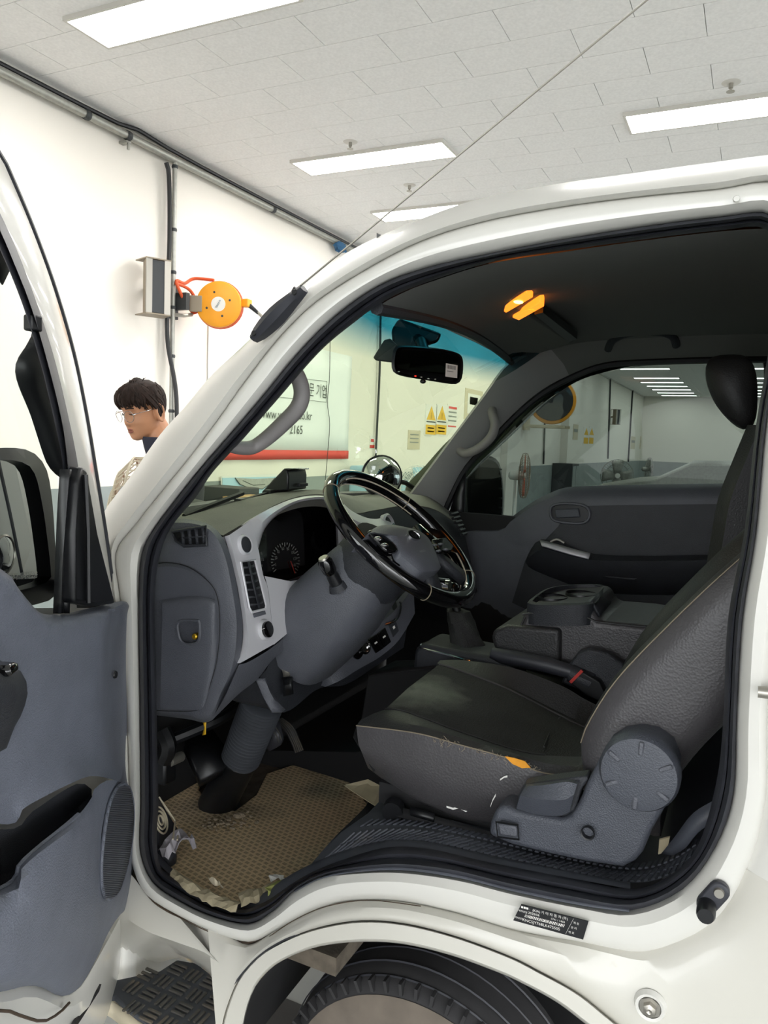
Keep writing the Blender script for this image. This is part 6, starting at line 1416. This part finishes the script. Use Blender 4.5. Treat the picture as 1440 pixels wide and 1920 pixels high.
# exterior mirror on the passenger side
pm = [(874,880),(884,860),(905,855),(928,858),(940,875),(946,925),(944,970),(935,982),(905,986),(880,984),(873,950)]
m0 = [P(x, y, 1.72) for x, y in spl(pm, 40, True)]; cc = sum(m0, Vector())/40
MB().loft([[p.lerp(cc, .1) for p in m0], [p+Vector((-.01, .02, 0)) for p in m0], [p+Vector((-.06, .06, 0)) for p in m0], [p.lerp(cc, .3)+Vector((-.1, .10, 0)) for p in m0]], cu=True).poly([p.lerp(cc, .1) for p in m0]).poly([p.lerp(cc, .3)+Vector((-.1, .10, 0)) for p in m0]).build('exterior_mirror', 'black', pdoor)
for k in range(5): MB().box(P(938, 880+k*18, 1.715), (.012, .004, .006)).build('mirror_mark', 'ink', pdoor)
# round front-corner mirror outside the windshield
fm_ = empty('corner_mirror', P(718, 890, 1.30), truck)
c = P(716, 893, 1.25); ax_ = (Vector((.9, -.42, .12))).normalized()
vd = (CAM-c).normalized(); ax_ = (vd+Vector((.25, .75, .15))*.45).normalized()
MB().lathe([(.066, -.02), (.073, -.004), (.073, .004), (.068, .006)], c, ax_, 32).build('mirror_ring', 'black', fm_)
MB().lathe([(.068, .004), (.064, .014), (.055, .025), (.042, .034), (.026, .041), (.012, .044), (0, .045)], c, ax_, 36).build('mirror_dome', 'mirror', fm_)
MB().lathe([(.066, -.02), (.03, -.035), (0, -.038)], c, ax_, 32).build('mirror_back', 'black', fm_)
MB().tube([c-ax_*.03, P(760, 905, 1.45), P(790, 925, 1.55)], .009, 8).build('mirror_arm', 'black', fm_)
# wiper, resting on the glass
wp_ = empty('wiper', (-1.28, .3, 1.36), truck)
MB().tube(spx([(345,968,.16),(400,946,.25),(455,925,.36)], 10), [.006]*10, 6).build('arm', 'black', wp_)
MB().tube(spx([(340,972,.18),(420,950,.30),(500,925,.46),(545,918,.55)], 14), .0045, 6).build('blade', 'black', wp_)
for x, y, Y in ((390,958,.26),(450,940,.36),(505,923,.47)): MB().box(P(x, y, Y), (.02, .02, .012)).build('claw', 'black', wp_)
# ------------------------------------------------------------------ loose things in the cab
# driving recorder / navigation box on the dash
t = empty('dash_device', P(540, 920, .55)); tag(t, 'black wedge-shaped box standing on top of the dashboard', 'device')
sd_ = [P(x, y, .50) for x, y in ((487,926),(531,881),(542,892),(540,922))]
o4 = [P(x, y, .50) for x, y in ((488,924),(532,878),(538,880),(541,893),(540,921))]
MB().prism(o4, (-.02, .12, 0)).build('case', 'black', t, bevel=.005)
MB().loft([[P(533, 879.5, .50), P(533, 879.5, .50)+Vector((-.02, .12, 0))], [P(538, 880.5, .50)+Vector((.01, 0, 0)), P(538, 880.5, .50)+Vector((-.01, .12, 0))]]).build('visor_lip', 'gloss_black', t, solid=.003)
c = P(560, 905, .57)
MB().box(c+Vector((.012, 0, -.004)), (.01, .04, .008)).build('button_bar', 'dark_gray', t, bevel=.002)
# floor mat
ml = [(296,1480),(330,1432),(350,1425),(380,1455),(372,1480),(400,1512),(440,1520),(480,1490),(500,1450),(560,1430),(640,1450),(668,1480),(700,1522),(700,1560),(640,1615),(580,1640),(540,1665),(490,1690),(440,1700),(385,1680),(330,1640),(298,1605)]
mpts = [PZ(x, y, FZ) for x, y in ml]
t = MB().prism([p-Vector((0, 0, .010)) for p in mpts], (0, 0, .010)).build('floor_mat', 'mat_grid', bevel=.003); tag(t, 'dirty black rubber floor mat with a grid of holes in the footwell', 'floor mat')
# folded newspaper along the sill, scraps, manual
def crumple(name, pts, Zs, m, lab, w, cat='paper', seed=1, amp=.006, parent=None):
    random.seed(seed); A_, B_ = [], []
    rows_ = [[], [], [], []]
    for x, y, z in pts:
        for k in range(4):
            p = PZ(x+(k-1.5)*w[0]+random.uniform(-1.5, 1.5), y+(k-1.5)*w[1]+random.uniform(-1.5, 1.5), z); rows_[k].append(p+Vector((0, 0, random.uniform(0, amp)+(.004 if k in (1, 2) else 0))))
    o = MB().loft(rows_).build(name, m, smooth=False, solid=.0015); 
    if lab: tag(o, lab, cat)
    return o
z_ = FZ+.004
zp = z_+.016
crumple('newspaper_strip', spl([(322,1640,zp),(350,1662,zp),(385,1682,zp),(420,1697,zp),(447,1702,zp)], 16), 0, 'paper', 'long folded dirty newspaper strip tucked along the door sill', (3.2, -6.5), seed=2)
crumple('cardboard_scrap', spl([(450,1690,zp),(480,1682,zp),(505,1676,zp),(525,1668,zp)], 10), 0, 'paper', 'torn beige cardboard scrap beside the newspaper strip', (-2, -8.5), seed=3)
crumple('green_packet', spl([(500,1675,zp+.02),(525,1662,zp+.02),(552,1648,zp+.02)], 8), 0, 'paper_green', 'flattened yellow green packet against the door sill', (2, 4.5), seed=4)
crumple('torn_paper', spl([(505,1650,zp),(520,1646,zp),(532,1650,zp)], 6), 0, 'label_white', 'small torn white paper on the mat above the cardboard scrap', (1.5, 2.5), seed=5)
crumple('paper_ball', spl([(302,1614,z_+.02),(325,1594,z_+.03),(345,1580,z_+.03),(362,1590,z_+.02)], 9), 0, 'paper_gray', 'crumpled grey paper beside the foot rest', (4, 7), seed=6, amp=.025)
crumple('clay_clod', spl([(395,1656,zp),(405,1660,zp),(414,1665,zp)], 5), 0, 'cream', 'pale clod of dried mud on the newspaper strip', (3, 3), cat='mud', seed=7, amp=.01)
t = MB().prism([P(x, y, Y) for x, y, Y in ((645,1472,.30),(690,1461,.34),(715,1474,.34),(712,1510,.28),(700,1508,.27),(672,1490,.27))], (.002, .002, -.004)).build('folded_leaflet', 'paper', smooth=False); tag(t, 'folded beige printed leaflet under the front of the driver seat', 'leaflet')
tag(MB().prism([P(x, y, Y) for x, y, Y in ((1236,1575,.16),(1256,1570,.16),(1250,1598,.15),(1234,1602,.15))], (0, .003, .001)).build('yellow_note', 'paper', smooth=False), 'small yellowed note on the floor behind the seat recliner', 'note')
# grit on the mat
random.seed(21); b = MB()
for k in range(70):
    x = random.gauss(425, 34); y = 1545-(x-425)*.12+random.gauss(0, 7); p = PZ(x, y, z_); r_ = random.uniform(.0015, .005)
    b.ball(p+Vector((0, 0, r_*.5)), (r_*random.uniform(.7, 1.4), r_, r_*.7), 6, 4)
for x, y in ((452,1531),(445,1533)): b.ball(PZ(x, y, z_)+Vector((0, 0, .004)), (.012, .008, .006), 8, 5)
o = b.build('floor_grit', 'grit', smooth=False); o['label'] = 'loose crumbs of grit scattered on the rubber floor mat'; o['category'] = 'grit'; o['kind'] = 'stuff'
# ================================================================== person in front of the truck
HC = PX(268, 768, -2.25)                       # centre of the head
FY = Vector((-.20, -.98, 0)).normalized(); FX = Vector((FY.y, -FY.x, 0))      # facing, person's right-hand side
FX = FY.cross(Vector((0, 0, 1))).normalized()
pt_ = math.radians(17)
HF = (FY*math.cos(pt_)-Vector((0, 0, 1))*math.sin(pt_)); HU = (Vector((0, 0, 1))*math.cos(pt_)+FY*math.sin(pt_)); HX = FX
BFY = Vector((-.85, -.52, 0)).normalized(); foot = Vector((HC.x, HC.y, 0))-BFY*.11
person = empty('person', foot); tag(person, 'standing person with short dark hair, round thin glasses and a dark top, looking down', 'person')
def HL(x, y, z): return HC+HX*x*.95+HF*y*.92+HU*z*.96
BFX = BFY.cross(Vector((0, 0, 1))).normalized()
def BL(x, y, z): return foot+BFX*x+BFY*y+Vector((0, 0, z))
def interp(tab, s):
    for (a, va), (b_, vb) in zip(tab, tab[1:]):
        if s <= b_: 
            t = (s-a)/(b_-a); t = t*t*(3-2*t) if False else t; return va+(vb-va)*t
    return tab[-1][1]
Wt = [(-1, .018), (-.93, .040), (-.8, .055), (-.6, .066), (-.35, .073), (-.1, .075), (.15, .074), (.4, .0735), (.62, .069), (.8, .056), (.92, .036), (1, .004)]
Ft = [(-1, .066), (-.93, .079), (-.8, .085), (-.6, .086), (-.35, .087), (-.1, .083), (.15, .088), (.4, .090), (.62, .082), (.8, .064), (.92, .040), (1, .004)]
Bt = [(-1, -.02), (-.93, -.012), (-.8, .0), (-.6, .028), (-.35, .058), (-.1, .078), (.15, .084), (.4, .085), (.62, .078), (.8, .062), (.92, .044), (1, .004)]
rows_ = []
g_ = lambda u, s: math.exp(-(u/s)**2)
for i in range(57):
    s = -1+2*i/56; z = s*.118; rw = []
    w_, f_, bk = interp(Wt, s), interp(Ft, s), interp(Bt, s)
    for j in range(72):
        a = 2*math.pi*j/72; sx, cy_ = math.sin(a), math.cos(a)
        x = w_*math.copysign(abs(sx)**.92, sx); y = (f_ if cy_ > 0 else bk)*math.copysign(abs(cy_)**(.85 if cy_ > 0 else 1), cy_)
        if cy_ > 0:
            nz = interp([(-1, 0), (-.45, 0), (-.37, .010), (-.30, .021), (-.2, .018), (0, .009), (.12, .003), (.2, 0), (1, 0)], s)
            y += nz*g_(x, .0095+.008*max(0, g_(s+.31, .09)))
            for e in (-1, 1):
                y -= .0085*g_(x-e*.031, .017)*g_(s-.03, .11); y += .0045*g_(x-e*.031, .015)*g_(s-.0, .06); y += .004*g_(x-e*.034, .022)*g_(s-.19, .07)
                y += .004*g_(x-e*.040, .02)*g_(s+.30, .15); y += .004*g_(x-e*.011, .006)*g_(s+.37, .04)
            y += .006*g_(x, .019)*(g_(s+.545, .035)+g_(s+.63, .04)) - .003*g_(x, .022)*g_(s+.587, .018) + .004*g_(x, .018)*g_(s+.88, .09) - .003*g_(x, .02)*g_(s+.73, .05)
        rw.append(HL(x, y, z))
    rows_.append(rw)
b = MB(); b.loft(rows_, cu=True, cap=True)
for e in (-1, 1):          # ears
    c = Vector((e*.075, -.014, -.014)); er = []
    for k, (r1, r2, d) in enumerate(((.012, .021, -.004), (.022, .036, .008), (.025, .040, .018), (.019, .032, .018), (.012, .020, .010))):
        er.append([HL(c.x+e*d+e*.004*math.cos(q), c.y+r1*math.cos(q)-.006*d/.013, c.z+r2*math.sin(q)-(.004 if math.sin(q) < 0 else 0)) for q in [2*math.pi*m/20 for m in range(20)]])
    b.loft(er, cu=True, cap=True)
# neck, trunk, limbs
nb = BL(0, -.02, 1.42); nh = HL(0, -.03, -.07)
b.tube([HL(0, -.025, -.02), nh, nb, BL(0, -.03, 1.36)], [.055, .056, .060, .075], 20)
tr = []
for z, rx, ry, y0 in ((.80, .165, .115, 0), (.90, .170, .12, 0), (1.0, .155, .11, 0), (1.1, .150, .105, 0), (1.2, .165, .115, .005), (1.3, .18, .12, .0), (1.36, .185, .11, -.01), (1.40, .15, .085, -.02), (1.44, .07, .065, -.025)):
    tr.append([BL(rx*math.cos(q), ry*math.sin(q)+y0, z) for q in [2*math.pi*m/28 for m in range(28)]])
b.loft(tr, cu=True, cap=True)
for e in (-1, 1):
    b.tube([BL(e*.15, -.015, 1.37), BL(e*.19, -.02, 1.36), BL(e*.215, -.02, 1.25), BL(e*.225, -.02, 1.09), BL(e*.21, .06, 1.0), BL(e*.16, .20, .98)], [.05, .055, .05, .042, .037, .027], 14)
    hc = BL(e*.145, .25, .975)
    b.tube([BL(e*.16, .20, .98), BL(e*.150, .23, .977), hc, BL(e*.14, .285, .972)], [.026, .033, .038, .034], 12, flat=.55)
    for k in range(4): 
        o_ = (k-1.5)*.019; L_ = (.07, .08, .075, .058)[k]
        q0 = BL(e*.14+o_, .285, .972); b.tube([q0, q0+BFY*L_*.5-Vector((0, 0, .012)), q0+BFY*L_*.8-Vector((0, 0, .035)), q0+BFY*L_*.85-Vector((0, 0, .06))], [.0095, .009, .008, .007], 8)
    q0 = BL(e*.145-e*.03, .24, .975); b.tube([q0, q0+BFY*.03-BFX*e*.02-Vector((0, 0, .01)), q0+BFY*.06-BFX*e*.02-Vector((0, 0, .025))], [.012, .010, .008], 8)
    b.tube([BL(e*.085, 0, .86), BL(e*.09, 0, .80), BL(e*.095, .01, .5), BL(e*.095, -.005, .44), BL(e*.095, -.02, .12), BL(e*.095, -.02, .06)], [.085, .085, .058, .055, .038, .036], 16)
    b.tube([BL(e*.095, -.05, .045), BL(e*.095, .03, .045), BL(e*.10, .13, .03), BL(e*.10, .19, .025)], [.035, .042, .036, .024], 12, flat=.75)
body = b.build('body', 'skin', person)
q = body.modifiers.new('r', 'REMESH'); q.mode = 'VOXEL'; q.voxel_size = .0036; q.use_smooth_shade = True
q = body.modifiers.new('s', 'SMOOTH'); q.factor = .5; q.iterations = 2
# face details
for e in (-1, 1):
    MB().tube([HL(e*(.016+.031*k/8), .0885-.012*(k/8)**2*1.0-.003+.0, .002-.004*math.sin(math.pi*k/8)) for k in range(9)], [.0006+.0016*math.sin(math.pi*(k+.5)/9) for k in range(9)], 6).build('eyelash_line', 'hair', person)
    MB().tube([HL(e*(.014+.036*k/8), .0945-.016*(k/8)**2, .023+.004*math.sin(math.pi*k/8)) for k in range(9)], [.0014+.0016*math.sin(math.pi*(k+.5)/9) for k in range(9)], 6).build('eyebrow', 'hair', person)
for dz, r_ in ((-.0655, .0036), (-.0735, .0042)):
    MB().tube([HL(-.020+.04*k/10, .093-.010*((k-5)/5)**2-.0015, dz+(.002*math.cos((k-5)*.5) if dz > -.07 else -.001*math.cos((k-5)*.5))) for k in range(11)], [.0006+r_*math.sin(math.pi*(k+.3)/10.6) for k in range(11)], 8).build('lip', 'lip', person)
# hair: cap plus overlapping locks
b = MB(); cap = []
for i in range(15):
    s = .28+.80*i/14; rw = []
    for j in range(40):
        a = 2*math.pi*j/40; w_ = interp(Wt, min(.97, s))+.012; f_ = interp(Ft, min(.97, s))+.010; bk = interp(Bt, min(.97, s))+.013; k = math.sqrt(max(0, 1-max(0, (s-.95)/.14)))
        rw.append(HL(w_*math.sin(a)*k, (f_ if math.cos(a) > 0 else bk)*math.cos(a)*k, s*.118+.008))
    cap.append(rw)
b.loft(cap, cu=True)
nape = []
for i in range(7):
    s = -.42+.75*i/6; rw = []
    for j in range(21):
        a = math.pi*(.64+.72*j/20); w_ = interp(Wt, s)+.007; bk = interp(Bt, s)+.010
        rw.append(HL(w_*math.sin(a), bk*math.cos(a)-.004, s*.118))
    nape.append(rw)
b.loft(nape)
random.seed(12)
def surf(a, s, lift):
    s2 = min(.99, s); w_, f_, bk = interp(Wt, s2), interp(Ft, s2), interp(Bt, s2)
    return HL((w_+lift)*math.sin(a), ((f_ if math.cos(a) > 0 else bk)+lift)*math.cos(a), s*.118)
for k in range(340):
    a = random.uniform(-math.pi, math.pi); fr = abs(a)
    if fr < 1.05: s_end = random.uniform(.20, .42)+.06*math.sin(a*9)      # fringe over the brow
    elif fr < 1.75: s_end = random.uniform(.14, .34) if random.random() < .85 else random.uniform(.02, .14)
    else: s_end = random.uniform(-.5, .0)
    s0 = random.uniform(.55, .98); n_ = 7; pts = []
    da = random.uniform(-.22, .22); lf = random.uniform(.008, .020)
    for m in range(n_):
        t = m/(n_-1); s = s0+(s_end-s0)*t; pts.append(surf(a*(.55+.45*t) if s0 > .85 else a+da*t*t, s, lf*(1-.35*t)+.004*math.sin(t*math.pi)))
    b.tube(pts, [.0075*(1-.85*(m/(n_-1))**2)+.0006 for m in range(n_)], 5)
for k in range(14):        # loose strands at the crown
    a = random.uniform(-math.pi, math.pi); p = surf(a, .97, .012); d_ = (p-HC).normalized()+HX*random.uniform(-.8, .8)+HF*random.uniform(-.8, .8)
    b.tube([p, p+d_*.010+HU*.002, p+d_*.018-HU*.002], [.0022, .0014, .0004], 4)
b.build('hair', 'hair', person)
# glasses
gl = empty('glasses', HL(0, .11, 0), person)
for e in (-1, 1):
    c = Vector((e*.035, .106, -.006)); ring_ = [HL(c.x+.0255*math.cos(q)*1.04, c.y-.010*abs(c.x+.0255*math.cos(q)-e*.012)/.05, c.z+.0235*math.sin(q)) for q in [2*math.pi*m/28 for m in range(28)]]
    MB().tube(ring_, .0011, 6, closed=True).build('rim', 'chrome', gl)
    MB().poly(ring_).build('lens', 'clear_glass', gl, smooth=False)
    MB().tube([HL(e*.0625, .097, .002), HL(e*.074, .080, .004), HL(e*.079, .02, .004), HL(e*.0795, -.01, .003), HL(e*.078, -.03, -.012)], .0012, 6).build('temple', 'chrome', gl)
MB().tube([HL(-.0105, .107, .0), HL(0, .110, .003), HL(.0105, .107, .0)], .0011, 6).build('bridge', 'chrome', gl)
# clothes
tr = []
for z, rx, ry, y0 in ((.78, .195, .145, 0), (.9, .195, .145, 0), (1.0, .182, .135, 0), (1.1, .178, .13, 0), (1.2, .19, .135, .005), (1.3, .205, .138, .0), (1.36, .205, .128, -.01), (1.41, .165, .10, -.015), (1.44, .100, .090, .0), (1.485, .082, .084, .02), (1.525, .074, .078, .035)):
    tr.append([BL(rx*math.cos(q), ry*math.sin(q)+y0, z) for q in [2*math.pi*m/32 for m in range(32)]])
b = MB(); b.loft(tr, cu=True)
for e in (-1, 1): b.tube([BL(e*.13, -.015, 1.375), BL(e*.195, -.02, 1.365), BL(e*.225, -.02, 1.25), BL(e*.235, -.02, 1.09), BL(e*.215, .06, .995), BL(e*.18, .15, .985)], [.062, .072, .066, .056, .05, .044], 14)
b.build('shirt', 'shirt', person)
b = MB(); b.loft([[BL(rx*math.cos(q), ry*math.sin(q), z) for q in [2*math.pi*m/28 for m in range(28)]] for z, rx, ry in ((.74, .185, .135), (.84, .185, .135), (.92, .182, .133))], cu=True, cap=True)
for e in (-1, 1): b.tube([BL(e*.09, 0, .86), BL(e*.092, 0, .78), BL(e*.097, .01, .5), BL(e*.097, -.01, .3), BL(e*.097, -.02, .07)], [.097, .097, .075, .066, .062], 16)
b.build('trousers', 'trousers', person)
for e in (-1, 1): MB().tube([BL(e*.095, -.085, .052), BL(e*.095, -.05, .055), BL(e*.096, .04, .055), BL(e*.10, .14, .042), BL(e*.10, .21, .036), BL(e*.10, .225, .035)], [.03, .048, .05, .045, .036, .02], 14, flat=.72).build('shoe', 'shoe', person)
